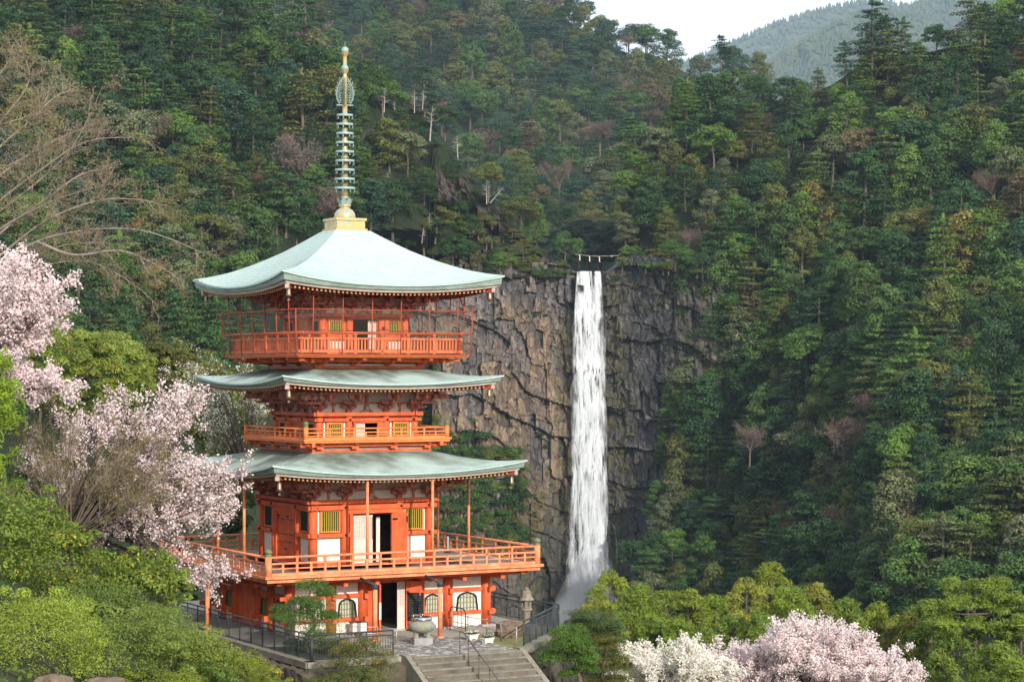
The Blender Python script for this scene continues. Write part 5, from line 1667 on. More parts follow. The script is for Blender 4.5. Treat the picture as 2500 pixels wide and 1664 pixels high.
# ---------------------------------------------------------------- ground storey
d = 4.50
XS = (-4.5, -2.68, -1.25, 1.25, 2.68, 4.5)
column(d, XS, 0.22, 0.06, 2.36)
g = G(); g.obox((0, 0, 0.03), 0.66, 0.66, 0.09, None, 0); cb = g.mesh('column_base', M['granite'])
for x in XS[:-1]:
    for k in ALL: link('column_base', cb, PG, R4[k] @ at(x, -d, 0))
beam(d, 2.10, 2.36, 0.5, 'vermilion', 0.10)
BAYS = ((-4.5, -2.68), (-2.68, -1.25), (1.25, 2.68), (2.68, 4.5))
for k in ALL:
    for x0, x1 in BAYS:
        for za, zb in ((1.49, 1.65), (0.53, 0.68)):
            g = G(); lo = x0 - (0.45 if x0 < -4 else 0.2); hi = x1 + (0.45 if x1 > 4 else 0.2)
            e = 0.0 if k % 2 == 0 else 0.003
            g.box(lo, hi, -d - 0.06 - (0.02 if abs(x0) < 2 or abs(x1) < 2 else 0), -d + 0.05, za + e, zb - e); g.obj('beam', M['vermilion'], PG, R4[k])
            g = G(); g.obox((0, 0, 0), 0.14, 0.16, 0.22)
        g = G(); g.box(x0 + 0.22, x1 - 0.22, -d + 0.01, -d + 0.05, 1.655, 2.10); g.obj('plaster_panel', M['plaster'], PG, R4[k])
        g = G(); g.box(x0 + 0.22, x1 - 0.22, -d + 0.01, -d + 0.05, 0.02, 0.525); g.obj('plaster_panel', M['plaster'], PG, R4[k])
        g = G(); g.box(x0 + 0.22, x1 - 0.22, -d + 0.01, -d + 0.05, 0.685, 1.485); g.obj('plaster_panel', M['plaster'] if k in (0, 3) else M['vermilion'], PG, R4[k])
tb = G(); tb.obox((0, 0, 0), 0.16, 0.30, 0.22); tbm = tb.mesh('tie_beam_end', M['vermilion'])
for k in ALL:
    for x in XS[:-1]:
        for z in (1.57, 0.605): link('tie_beam_end', tbm, PG, R4[k] @ at(x + (0.0 if abs(x) < 4 else 0.0), -d - 0.25, z))


def katomado(w_, h):
    """bell shaped temple window outline, from the lower left round to the lower right"""
    L = [(-0.50, 0.0), (-0.49, 0.15), (-0.455, 0.45), (-0.44, 0.66), (-0.40, 0.80), (-0.34, 0.84), (-0.31, 0.90), (-0.22, 0.93), (-0.15, 0.97), (-0.07, 0.975), (0, 1.03)]
    L = L + [(-x, z) for x, z in L[:-1][::-1]]
    return [(x * w_, z * h) for x, z in L]


def bell_window(w_, h):
    o = katomado(w_ + 0.14, h + 0.06); i = katomado(w_, h)
    n = len(o); g = G()
    for y0, y1 in ((-0.06, 0.0),):
        vs = [(x, y0, z) for x, z in o] + [(x, y0, z) for x, z in i] + [(x, y1, z) for x, z in o] + [(x, y1, z) for x, z in i]
        fs = []
        for j in range(n - 1):
            fs += [(j, n + j, n + j + 1, j + 1), (2 * n + j, j, j + 1, 2 * n + j + 1), (n + j, 3 * n + j, 3 * n + j + 1, n + j + 1)]
        fs += [(0, 2 * n, 3 * n, n), (n - 1, 2 * n - 1, 4 * n - 1, 3 * n - 1)]
        g.add(vs, fs)
    fr = g.mesh('window_frame', M['black_lacquer'])
    p = G(); p.add([(x, -0.004, z) for x, z in i], [tuple(range(n))]); pn = p.mesh('pane', M['shoji'])
    b = G()
    for q in range(1, 6):
        x = -w_ / 2 + w_ * q / 6; top = h * (0.8 if q in (1, 5) else 0.92 if q in (2, 4) else 0.98)
        b.box(x - 0.018, x + 0.018, -0.045, -0.015, 0, top)
    for z in (0.12, 0.36, 0.60): b.box(-w_ * 0.47, w_ * 0.47, -0.04, -0.012, h * z / 0.78 - 0.012, h * z / 0.78 + 0.012)
    return fr, pn, b.mesh('lattice', M['green_lattice'])


BW = {}
for k in ALL:
    for x0, x1 in BAYS:
        w_ = 0.92 if x1 - x0 > 1.6 else 0.74
        if w_ not in BW: BW[w_] = bell_window(w_, 0.72)
        fr, pn, lt = BW[w_]
        o = link('window', fr, PG, R4[k] @ at((x0 + x1) / 2, -d + 0.008, 0.69)); link('pane', pn, o); link('lattice', lt, o)
# door bays
g = G()
g.box(-1.03, -0.72, -d - 0.02, -d + 0.05, 0.05, 2.10); g.box(0.70, 1.03, -d - 0.02, -d + 0.05, 0.05, 2.10); g.box(-0.72, 0.70, -d - 0.02, -d + 0.05, 2.02, 2.10)
part('door_frame', g, M['vermilion'], (0,))
g = G(); g.box(-1.03, 1.03, -d + 0.0, -d + 0.05, 0.05, 2.10); part('door', g, M['vermilion'], (1, 2, 3))
g = G(); g.box(-0.72, 0.70, -d - 0.05, -d + 0.3, 0.0, 0.07); g.obj('door_sill', M['granite'], PG)
sd4, pn4, gb4 = lattice_door(0.34, 1.95, 2, 6, 0.95)
o = link('screen_door', sd4, PG, at(0.33, -d + 0.02, 0.07)); link('pane', pn4, o); link('glazing_bar', gb4, o)
g = G(); g.box(0, 0.78, -0.035, 0.035, 0, 2.0)
ld = g.mesh('door', M['vermilion'])
o = link('door', ld, PG, at(-0.72, -d - 0.08, 0.06) @ Matrix.Rotation(rad(-100), 4, 'Z'))      # left leaf swung out, seen edge on
g = G(); g.box(0.66, 0.785, -0.040, 0.04, 0.55, 1.25); g.obj('paper_notice', M['plaster'], o)
o = link('door', ld, PG, at(0.70, -d - 0.06, 0.06) @ Matrix.Rotation(rad(-28), 4, 'Z'))
o2 = G(); o2.box(0.06, 0.74, -0.06, -0.036, 0.35, 1.52); nb = o2.obj('notice_board', M['black_lacquer'], o)
rngp = random.Random(4)
g = G()
for row in range(9):                                   # faded handwriting, too worn to read
    z = 1.42 - row * 0.105; x = 0.12
    while x < 0.66:
        w_ = rngp.uniform(0.02, 0.05)
        if rngp.random() < 0.8:
            for q in range(2): g.box(x, x + w_, -0.063, -0.0605, z - 0.018 * q - 0.008, z - 0.018 * q)
        x += w_ + 0.02
M['chalk'] = paint('faded chalk', (0.16, 0.15, 0.14), (0.09, 0.085, 0.08), scale=15)
g.obj('faded_lettering', M['chalk'], nb)
# inside of the ground storey
g = G(); g.box(-4.4, 4.4, -4.4, 4.4, 0.0, 0.05); g.obj('room_floor', M['yard'], PG)
g = G(); g.box(-0.10, 0.12, -2.6, -2.55, 0.05, 1.9); g.obj('curtain', M['shoji'], PG)
g = G(); g.box(-4.3, 4.3, -0.5, -0.4, 0.05, 2.3); g.obj('inner_wall', M['bark'], PG)
g = G(); g.box(-2.6, 2.6, -0.4, -0.3, ZD + 0.05, 5.2); g.obj('inner_wall', M['bark'], PG)
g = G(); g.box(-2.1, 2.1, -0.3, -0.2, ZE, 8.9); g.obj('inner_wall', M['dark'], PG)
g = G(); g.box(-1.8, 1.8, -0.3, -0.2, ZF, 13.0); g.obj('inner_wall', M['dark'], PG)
# storey cores close the tower between roof and ceiling
for s, za, zb in ((2.6, 6.3, 7.5), (2.3, 9.9, 11.1), (1.9, 13.9, 14.6)):
    g = G(); g.box(-s, s, -s, s, za, zb); g.obj('core', M['red_dark'], PG)

# ---------------------------------------------------------------- downpipes
g = G(); g.tube((0, 0, 2.66), (0, 0, 6.40), 0.062, 0.062, 10); dp = g.mesh('downpipe', M['vermilion_pale'])
for k in ALL:
    for x in (-1.42, 1.56): link('downpipe', dp, PG, R4[k] @ at(x, -5.3, 0))
for x, y, k in ((-1.92, -7.1, 0), (0.84, -7.4, 0), (-6.75, -1.14, 9)):
    g = G(); z = 2.12 if k == 0 else 2.3
    g.tube((0, 0, 0.0), (0, 0, z), 0.095, 0.095, 12); g.lathe([(0.17, 0), (0.17, 0.05)], 12, (0, 0, 0))
    o = g.obj('downpipe', M['vermilion_pale'], PG, at(x, y, 0))
    q = G(); q.lathe([(0.12, 0), (0.12, 0.14), (0.09, 0.2)], 12, (0, 0, z - 0.06)); v = Vector((-0.28, 0.75, 0.22)) if k == 0 else Vector((0.8, 0.1, 0.1))
    q.tube((0, 0, z + 0.10), tuple(Vector((0, 0, z + 0.10)) + v), 0.06, 0.06, 8); q.obj('pipe_elbow', M['iron'], o)

# ---------------------------------------------------------------- spire
SP = empty('spire', (0, 0, 0)); SP.parent = PG; SP.location = (-0.03, 0, 0)
g = G()
g.box(-0.66, 0.66, -0.66, 0.66, 16.80, 17.28); g.box(-0.72, 0.72, -0.72, 0.72, 17.28, 17.385); g.box(-0.74, 0.74, -0.74, 0.74, 16.82, 16.93)
for sx in (-1, 1):
    for k in ALL: pass
for k in ALL:
    for x in (-0.33, 0.33):
        gg = G(); gg.box(x - 0.25, x + 0.25, -0.672, -0.661, 16.98, 17.22)
        g.add([tuple(R4[k] @ Vector(v)) for v in gg.v], gg.f)
g.obj('dew_basin', M['gold'], SP)
g = G(); g.lathe([(0.46, 17.386), (0.47, 17.46), (0.44, 17.62), (0.34, 17.76), (0.21, 17.84), (0.20, 17.88), (0.26, 17.92), (0.27, 17.98), (0.20, 18.02)], 24); g.obj('inverted_bowl', M['gold_patina'], SP)
g = G(); g.add([(-0.07, 0, 0), (0.07, 0, 0), (0.13, -0.05, 0.16), (0.0, -0.16, 0.36), (-0.13, -0.05, 0.16)], [(0, 1, 2, 4), (4, 2, 3)], 0, True)
me = g.mesh('lotus_petal', M['patina'])
for i in range(8): link('lotus_petal', me, SP, Matrix.Rotation(i * math.pi / 4 + 0.2, 4, 'Z') @ at(0, -0.23, 17.95))
g = G(); g.lathe([(0.50, 0), (0.46, 0.12), (0.30, 0.28)], 4)
for i in range(10):
    g = G(); pass
g = G(); g.lathe([(0.155, 18.0), (0.125, 20.2), (0.10, 22.3)], 14); g.lathe([(0.09, 22.3), (0.075, 24.6)], 12, m=1)
for z in (18.25, 19.1, 20.0, 21.0): g.lathe([(0.16, z), (0.172, z + 0.05), (0.16, z + 0.1)], 14)
g.obj('mast', [M['gold_patina'], M['gold']], SP)
for i in range(9):
    z = 18.64 + i * (21.81 - 18.64) / 8; r = 0.44 - i * (0.44 - 0.345) / 8
    g = G()
    g.lathe([(r, 0.0), (r + 0.01, 0.11)], 24); g.lathe([(r - 0.035, 0.0), (r - 0.03, 0.11)], 24)
    n = 24
    for zz in (0.0, 0.11):
        vs = [(rr * math.cos(2 * math.pi * j / n), rr * math.sin(2 * math.pi * j / n), zz) for rr in (r + 0.005, r - 0.033) for j in range(n)]
        g.add(vs, [(j, (j + 1) % n, n + (j + 1) % n, n + j) for j in range(n)])
    for j in range(4):
        a = j * math.pi / 2 + 0.3; g.tube((0.1 * math.cos(a), 0.1 * math.sin(a), 0.05), ((r - 0.02) * math.cos(a), (r - 0.02) * math.sin(a), 0.05), 0.018, 0.018, 5)
    o = g.obj('spire_ring', M['patina'], SP, at(0, 0, z))
    b = G(); b.lathe([(0.012, 0), (0.022, -0.04), (0.034, -0.11)], 6)
    bm_ = M.setdefault('_sb', b.mesh('ring_bell', M['patina']))
    for j in range(8):
        a = j * math.pi / 4 + 0.15; link('ring_bell', bm_, o, at((r - 0.01) * math.cos(a), (r - 0.01) * math.sin(a), 0.0))
# openwork flame, four blades
for k in range(4):
    g = G()
    c = []
    for t in np.linspace(0, 1, 15):
        c.append((0.10 + 0.29 * math.sin(math.pi * min(1, t * 0.93 + 0.10)) ** 0.7 * (1 - 0.25 * t), 0, 22.36 + 1.18 * t))
    g.path(c, 0.022, 5)
    for q in range(9):
        t = 0.06 + q * 0.105; zc_ = 22.40 + 1.1 * t; R = 0.25 * math.sin(math.pi * min(1, t * 0.9 + 0.14)) ** 0.7
        for s_, rr_ in ((0.34, 0.085), (0.82, 0.06)):
            cx = 0.08 + R * s_
            g.path([(cx + rr_ * (1 - j / 14) * math.cos(j * 0.75 + q), 0, zc_ + rr_ * (1 - j / 14) * math.sin(j * 0.75 + q)) for j in range(9)], 0.013, 4)
    for q in range(7):
        t = 0.08 + q * 0.13; i_ = int(t * 14); g.path([c[i_], (c[i_][0] + 0.07, 0, c[i_][2] + 0.09), (c[i_][0] + 0.03, 0, c[i_][2] + 0.14)], 0.014, 4)
    g.obj('flame_blade', M['patina'], SP, Matrix.Rotation(k * math.pi / 2 - YAW + 0.12, 4, 'Z'))
g = G(); g.box(-0.36, 0.36, -0.03, 0.03, 22.30, 22.34); g.box(-0.03, 0.03, -0.36, 0.36, 22.301, 22.341)
g.obj('flame_stand', M['patina'], SP, Matrix.Rotation(-YAW + 0.12, 4, 'Z'))
for zc_, r in ((23.93, 0.155), (24.70, 0.16)):
    g = G(); g.lathe([(0.001, zc_ - r)] + [(r * math.sin(a), zc_ - r * math.cos(a)) for a in np.linspace(0.3, 2.9, 10)] + [(0.001, zc_ + r * 1.08)], 16)
    o = g.obj('jewel', M['patina'], SP)
    g = G(); g.lathe([(0.085, zc_ - r - 0.1), (0.12, zc_ - r - 0.05), (0.185, zc_ - r + 0.08)], 8, smooth=False); g.obj('jewel_cup', M['gold'], o)
g = G(); g.tube((0, 0, 24.85), (0, 0, 25.06), 0.012, 0.004, 5); g.obj('spire_tip', M['gold'], SP)

# ---------------------------------------------------------------- wind bells at the eave corners, each a thing of its own
bl = G(); bl.lathe([(0.03, 0.0), (0.05, -0.03), (0.085, -0.10), (0.095, -0.28), (0.12, -0.36), (0.10, -0.36)], 12)
bell_me = bl.mesh('bell_body', M['bell'])
hk = G(); hk.tube((0, 0, 0.16), (0, 0, 0.0), 0.014, 0.014, 5); hk_me = hk.mesh('hook', M['iron'])
cp_ = G(); cp_.tube((0, 0, -0.3), (0, 0, -0.47), 0.01, 0.01, 4); cp_.obox((0, 0, -0.5), 0.09, 0.012, 0.07); cp_me = cp_.mesh('clapper', M['bell'])
ROOFN = {0: 'top roof', 1: 'middle roof', 2: 'lowest roof'}
for i, (s, z) in enumerate(((4.62, 14.30), (4.60, 10.17), (5.30, 6.48))):
    for sx, sy, nm in ((-1, -1, 'nearest'), (1, -1, 'right hand'), (-1, 1, 'left hand')):
        if i == 2 and nm == 'left hand': continue
        p = Lw(sx * s, sy * s, z - 0.13)
        o = empty('wind_bell', p, YAW, f'small bronze bell hanging under the {nm} corner of the {ROOFN[i]}', 'bell', 'wind bells under the pagoda eaves')
        link('bell_body', bell_me, o); link('hook', hk_me, o); link('clapper', cp_me, o)


# ================================================================== TERRACE, STAIRS, FENCES, THINGS ON THE TERRACE
def structure(o): return tag(o, kind='structure')


TL = Matrix.Translation((PX0, PY0, 0)) @ Matrix.Rotation(YAW, 4, 'Z')      # pagoda plan to world
terr = [(-6.95, -11.95), (-3.10, -11.95), (-3.10, -12.20), (2.06, -12.20), (2.06, -11.90), (2.46, -11.72), (6.92, -6.92), (6.92, 11), (-6.95, 11)]
g = G(); n = len(terr)
g.add([(x, y, -0.004) for x, y in terr] + [(x, y, -0.30) for x, y in terr], [tuple(range(n))] + [(i, n + i, n + (i + 1) % n, (i + 1) % n) for i in range(n)])
structure(g.obj('terrace', M['yard'], None, TL))
lawn = [(1.76, -11.85), (1.80, -10.7), (1.95, -9.0), (2.25, -7.0), (3.9, -7.1), (5.2, -8.5), (3.4, -10.5), (2.5, -11.45)]
g = G(); n = len(lawn)
g.add([(x, y, 0.004) for x, y in lawn], [tuple(range(n))])
structure(g.obj('lawn', M['grass'], None, TL))
bed = [(-6.62, -11.6), (-3.5, -11.6), (-3.3, -10.2), (-4.0, -8.2), (-6.62, -6.6)]
g = G(); g.add([(x, y, 0.004) for x, y in bed], [tuple(range(5))]); structure(g.obj('planting_bed', M['soil'], None, TL))

# crazy paving between the burner and the stairs: each stone a few pixels
rng = np.random.default_rng(5)
pave = [(-3.0, -12.16), (1.68, -12.16), (1.70, -11.0), (1.90, -8.9), (1.62, -7.55), (0.2, -7.15), (-1.15, -7.35), (-2.9, -9.5)]
def inside(x, y, poly):
    c = False; j = len(poly) - 1
    for i in range(len(poly)):
        xi, yi = poly[i]; xj, yj = poly[j]
        if (yi > y) != (yj > y) and x < (xj - xi) * (y - yi) / (yj - yi) + xi: c = not c
        j = i
    return c
g = G(); g.add([(x, y, 0.002) for x, y in pave], [tuple(range(len(pave)))]); o = structure(g.obj('paving', M['joint'], None, TL))
g = G(); st = 0.17
NX, NY = int(5.2 / st), int(5.4 / st)
node = {(i, j): (-3.1 + (i + 0.5 * (j % 2)) * st + rng.uniform(-.055, .055), -12.3 + j * st + rng.uniform(-.05, .05)) for i in range(NX + 2) for j in range(NY + 2)}
for i in range(NX):
    for j in range(NY):
        q = [node[(i, j)], node[(i + 1, j)], node[(i + 1, j + 1)], node[(i, j + 1)]] if j % 2 == 0 else [node[(i, j)], node[(i + 1, j)], node[(i + 1, j + 1)], node[(i, j + 1)]]
        if rng.uniform() < 0.06: continue
        cx = sum(p[0] for p in q) / 4; cy = sum(p[1] for p in q) / 4
        if not inside(cx, cy, pave): continue
        h = 0.012 + rng.uniform(0, 0.012); k = rng.uniform(0.68, 0.9)
        b_ = [(cx + (x - cx) * k, cy + (y - cy) * k, 0.003) for x, y in q]; t_ = [(cx + (x - cx) * k * 0.9, cy + (y - cy) * k * 0.9, h) for x, y in q]
        m = 0 if rng.uniform() < 0.78 else 1
        g.add(b_ + t_, [(4, 5, 6, 7), (0, 1, 5, 4), (1, 2, 6, 5), (2, 3, 7, 6), (3, 0, 4, 7)], m)
tag(g.obj('paving_stones', [M['paver_dark'], M['granite']], o), kind='stuff')

# ---------------------------------------------------------------- stairs
STR = empty('stone_staircase', Lw(-0.5, -12.2, 0), YAW, 'broad concrete steps climbing to the pagoda terrace, with darker risers', 'staircase')
for i in range(12):
    g = G(); z = -0.19 * i - 0.002; y = -0.36 * i
    g.box(-2.40, 2.28, y - 0.36, y + (0.0 if i else 0.30), z - 0.19 - 0.19, z - 0.19 if False else z - 0.0)
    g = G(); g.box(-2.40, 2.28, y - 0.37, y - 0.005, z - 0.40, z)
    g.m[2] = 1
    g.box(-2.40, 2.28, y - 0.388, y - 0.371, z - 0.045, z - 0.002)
    g.obj('step', [M['concrete'], M['concrete_dark']], STR)
for x0, x1 in ((-2.62, -2.403), (2.283, 2.51)):
    g = G(); g.prism([(0.42, 0.06), (-0.10, 0.06), (-4.6, -2.34), (-4.6, -3.0), (0.42, -1.6)], x0, x1, lambda u, v, w_: (w_, u, v)); g.obj('cheek_wall', M['concrete'], STR)

# handrail down the middle of the stairs
HR = empty('stair_handrail', Lw(-0.84, -12.36, 0), YAW, 'thin brown pipe handrail running down the middle of the steps', 'handrail')
M['pipe_brown'] = paint('brown pipe', (0.13, 0.09, 0.075), (0.08, 0.06, 0.05), rough=0.4)
def hz(y): return -0.19 * max(0, -y - 0.0) / 0.36
g = G(); g.path([(0, 0, 0.86), (0, -0.28, 0.86), (0, -4.4, 0.86 + hz(-4.1))], 0.022, 8); g.obj('rail', M['pipe_brown'], HR)
g = G(); g.path([(0, 0, 0.56), (0, -0.2, 0.56)], 0.015, 6)
for y in (0, -0.7, -1.55, -2.4, -3.3, -4.2):
    g = G(); z = hz(y + .25); g.tube((0, y, z - 0.2), (0, y, z + 0.86 if y < 0 else 0.86), 0.018, 0.018, 6); g.obj('post', M['pipe_brown'], HR)


# ---------------------------------------------------------------- fences
def fence(label, pts, h=0.98, gap=0.105, pgap=1.15, group=None):
    F = empty('metal_railing', Lw(pts[0][0], pts[0][1], 0), YAW, label, 'railing', group)
    o = Vector((pts[0][0], pts[0][1], 0))
    bg_ = G()
    for a, b in zip(pts[:-1], pts[1:]):
        a = Vector((a[0], a[1], 0)) - o; b = Vector((b[0], b[1], 0)) - o
        L = (b - a).length; d = (b - a) / L; z = Vector((0, 0, 1))
        for zz, r, nm in ((h, 0.034, 'top_rail'), (h - 0.17, 0.022, 'mid_rail'), (0.085, 0.018, 'bottom_rail')):
            g = G(); g.tube(a + z * zz, b + z * zz, r, r, 8); g.obj(nm, M['iron'], F)
        n = max(1, round(L / pgap))
        for i in range(n + 1):
            p = a + d * L * i / n
            g = G(); g.tube(p - z * 0.02, p + z * (h - 0.01), 0.028, 0.028, 8); g.obj('post', M['iron'], F)
        m = int(L / gap)
        for i in range(1, m):
            p = a + d * L * i / m
            bg_.tube(p + z * 0.085, p + z * (h - 0.17), 0.0105, 0.0105, 5, cap=False)
    tag(bg_.obj('balusters', M['iron'], F), kind='stuff')
    return F


fence('dark iron railing along the left edge of the terrace above the mossy stone wall', [(-6.72, 9.5), (-6.72, -11.74)])
fence('short dark iron railing on the front edge of the terrace beside the steps', [(-6.68, -11.74), (-3.36, -11.74)])
fence('dark iron railing running slantwise on the kerb right of the steps', [(2.40, -11.55), (6.72, -6.86)])
fence('dark iron railing on the far right edge of the terrace behind the lantern', [(6.72, -6.80), (6.72, 4.5)])
PF = empty('pipe_barrier', Lw(2.4, -5.3, 0), YAW, 'low barrier of thin galvanised pipes between the path and the lawn', 'barrier')
PP = [(2.50, -6.68), (2.62, -8.1), (2.40, -9.7), (2.22, -11.3)]
for x, y in PP:
    g = G(); g.tube((x - 2.4, y + 5.3, 0), (x - 2.4, y + 5.3, 0.74), 0.028, 0.028, 8); g.obj('post', M['steel'], PF)
for z in (0.68, 0.36, 0.12):
    g = G(); g.path([(x - 2.4, y + 5.3, z) for x, y in [(2.46, -5.4)] + PP], 0.016, 6); g.obj('rail', M['steel'], PF)
PF2 = empty('pipe_barrier', Lw(-1.5, -6.0, 0), YAW, 'low barrier of thin pale pipes in front of the left ground floor window', 'barrier')
for x, y in ((-2.9, -6.4), (-1.9, -7.3), (-1.5, -8.2)):
    g = G(); g.tube((x + 1.5, y + 6, 0), (x + 1.5, y + 6, 0.6), 0.024, 0.024, 8); g.obj('post', M['steel'], PF2)
for z in (0.56, 0.3):
    g = G(); g.path([(-2.9 + 1.5, -0.4, z), (-0.4, -1.3, z), (0, -2.2, z)], 0.016, 6); g.obj('rail', M['steel'], PF2)
HG = empty('hoop_gate', Lw(2.38, -6.0, 0), YAW, 'round topped iron hoop gate with upright bars beside the right corner column', 'gate')
g = G(); yy = [(0, 0.70, 0), (0, 0.70, 0.80), (0, 0.62, 0.94), (0, 0.45, 1.0), (0, -0.45, 1.0), (0, -0.62, 0.94), (0, -0.70, 0.80), (0, -0.70, 0)]
g.path(yy, 0.026, 8); g.obj('hoop', M['iron'], HG)
for y in (-0.35, 0, 0.35):
    g = G(); g.tube((0, y, 0.2), (0, y, 1.0), 0.012, 0.012, 6); g.obj('bar', M['iron'], HG)
g = G(); g.tube((0, -0.7, 0.2), (0, 0.7, 0.2), 0.014, 0.014, 6); g.obj('bottom_rail', M['iron'], HG)

# ---------------------------------------------------------------- retaining walls of big mossy stones under a concrete kerb
def rock_mesh(name, seed, m, n=7, box=0.62, rough=0.16):
    """rounded, chipped boulder about 1 m across"""
    rng = np.random.default_rng(seed); g = []
    t = np.linspace(-1, 1, n)
    V = []; F = []
    for ax in range(3):
        for sg in (-1, 1):
            u, v = np.meshgrid(t, t); w_ = np.full(u.shape, sg)
            p = np.stack([u, v, w_], -1)
            p = np.stack([p[..., (0 - ax) % 3], p[..., (1 - ax) % 3], p[..., (2 - ax) % 3]], -1).reshape(-1, 3)
            k = sum(len(a) for a in V)
            V.append(p); f = grid_faces(n, n) + k
            F.append(f if sg > 0 else f[:, ::-1])
    V = np.concatenate(V); F = np.concatenate(F)
    L = np.linalg.norm(V, axis=1, keepdims=True)
    S = V / L * (1 - box) * 1.25 + V * box
    q = S * 1.7 + seed
    d = fbm(q[:, 0] + q[:, 2] * 0.7, q[:, 1] - q[:, 2] * 0.9, seed, 4) - 0.47
    d2 = voronoi(q[:, 0] * 0.9 + q[:, 2] * .5, q[:, 1] * 0.9 - q[:, 2] * .4, seed)[0] - 0.5
    S = S * (1 + rough * 2.0 * d + rough * 0.7 * d2)[:, None] * 0.5
    return fast_mesh(name, S, F, m, smooth=False)


STONES = [rock_mesh('stone', 40 + i, M['wall_stone']) for i in range(7)]


def stone_wall(label, a, b, z1=-0.30, depth=1.7, rows=2, size=1.0, seed=1, face=1):
    """wall from a to b in plan; stones on the outer side"""
    rng = random.Random(seed)
    A = Vector((a[0], a[1], 0)); B = Vector((b[0], b[1], 0)); L = (B - A).length; d = (B - A) / L; nrm = Vector((d.y, -d.x, 0)) * face
    Wl = empty('retaining_wall', Lw(a[0], a[1], 0), YAW, label, 'wall')
    rot = math.atan2(d.y, d.x)
    T = Matrix.Rotation(rot, 4, 'Z')
    g = G(); s = -face
    y0, y1 = sorted((face * 0.06, face * 0.55))
    g.box(0, L, y0, y1, z1 - depth, z1); g.obj('backing', M['soil'], Wl, T)
    h = depth / rows
    for r in range(rows):
        x = -rng.uniform(0, 0.4)
        while x < L:
            w_ = rng.uniform(0.75, 1.35) * size
            o = link('stone', STONES[rng.randrange(7)], Wl, T @ at(min(x + w_ / 2, L - 0.1), face * 0.02 * 0 + (-face) * 0.06, z1 - h * (r + 0.5) + rng.uniform(-.05, .05)) @ Matrix.Rotation(rng.uniform(-.12, .12), 4, 'Y') @ Matrix.Diagonal((w_ * 1.06, rng.uniform(0.55, 0.75), h * rng.uniform(1.02, 1.15), 1)))
            x += w_
    g = G(); y0, y1 = sorted((-face * 0.10, face * 0.36))
    g.box(-0.12, L + 0.05, y0, y1, z1 + 0.10, 0.035); g.obj('kerb', M['concrete'], Wl, T)
    return Wl


stone_wall('retaining wall of dark mossy boulders under the left terrace railing', (-6.97, 9.0), (-6.97, -11.97), face=-1 if False else 1, seed=3)
stone_wall('front retaining wall of dark boulders left of the steps under the short railing', (-6.9, -12.0), (-3.36, -12.0), seed=5)
stone_wall('slanting retaining wall of brown rock right of the steps', (2.50, -11.80), (6.96, -6.96), seed=8, depth=2.2, rows=3)
stone_wall('far retaining wall of rock under the right terrace railing', (6.96, -6.9), (6.96, 4.0), seed=9, depth=2.2, rows=3)

# ---------------------------------------------------------------- incense burner
B = empty('incense_burner', Lw(-0.78, -9.0, 0), YAW + 0.15, 'big round incense burner on three legs with a steel rim on a stone block', 'incense burner')
g = G(); g.lathe([(0.44, 0), (0.44, 0.26), (0.42, 0.28)], 6, smooth=False, ph=0.25); g.obj('plinth', M['granite'], B)
g = G(); g.lathe([(0.16, 0.44), (0.30, 0.47), (0.46, 0.56), (0.535, 0.68), (0.53, 0.78), (0.47, 0.87), (0.38, 0.92), (0.37, 0.95)], 32); g.obj('bowl', M['burner'], B)
lg = G(); lg.lathe([(0.13, 0.0), (0.11, 0.04), (0.09, 0.12), (0.12, 0.22), (0.15, 0.30)], 12); lm = lg.mesh('leg', M['burner'])
for k in range(3):
    a = k * 2 * math.pi / 3 - 1.1; link('leg', lm, B, at(0.27 * math.cos(a), 0.27 * math.sin(a), 0.28))
g = G(); g.lathe([(0.36, 0.95), (0.41, 0.96), (0.41, 1.03), (0.40, 1.04), (0.40, 1.08), (0.36, 1.085), (0.34, 1.05)], 32); g.obj('steel_rim', M['chrome'], B)
g = G(); g.lathe([(0.001, 1.06), (0.345, 1.055)], 24); M['ash'] = paint('reddish ash cover', (0.14, 0.05, 0.04), (0.09, 0.04, 0.035)); g.obj('ash_cover', M['ash'], B)
for a in (-2.3, -0.6, 0.9, 2.5):
    g = G(); g.lathe([(0.03, 0), (0.045, 0.03), (0.03, 0.07), (0.001, 0.08)], 8); g.obj('rim_knob', M['chrome'], B, at(0.33 * math.cos(a), 0.33 * math.sin(a), 1.08))
g = G(); pn_ = []
for j in range(7):
    a = -1.35 + 0.85 * j / 6 ; pn_.append(a)
vs = [(0.548 * math.cos(a), 0.548 * math.sin(a), z) for z in (0.64, 0.79) for a in pn_]
g.add(vs, [(j, j + 1, 7 + j + 1, 7 + j) for j in range(6)])
pl_ = g.obj('name_panel', M['granite'], B)
g = G()
for c in range(4):                                           # raised characters, worn
    a0 = -1.30 + c * 0.20
    for q in range(4):
        a = a0 + 0.02 + (q % 2) * 0.07; zc_ = 0.665 + 0.03 * q
        p = Vector((0.556 * math.cos(a), 0.556 * math.sin(a), zc_)); g.obox(p, 0.02, 0.07, 0.012, Matrix.Rotation(a, 3, 'Z'))
    a = a0 + 0.06; g.obox((0.557 * math.cos(a), 0.557 * math.sin(a), 0.715), 0.02, 0.012, 0.12, Matrix.Rotation(a, 3, 'Z'))
g.obj('raised_lettering', M['burner'], pl_)

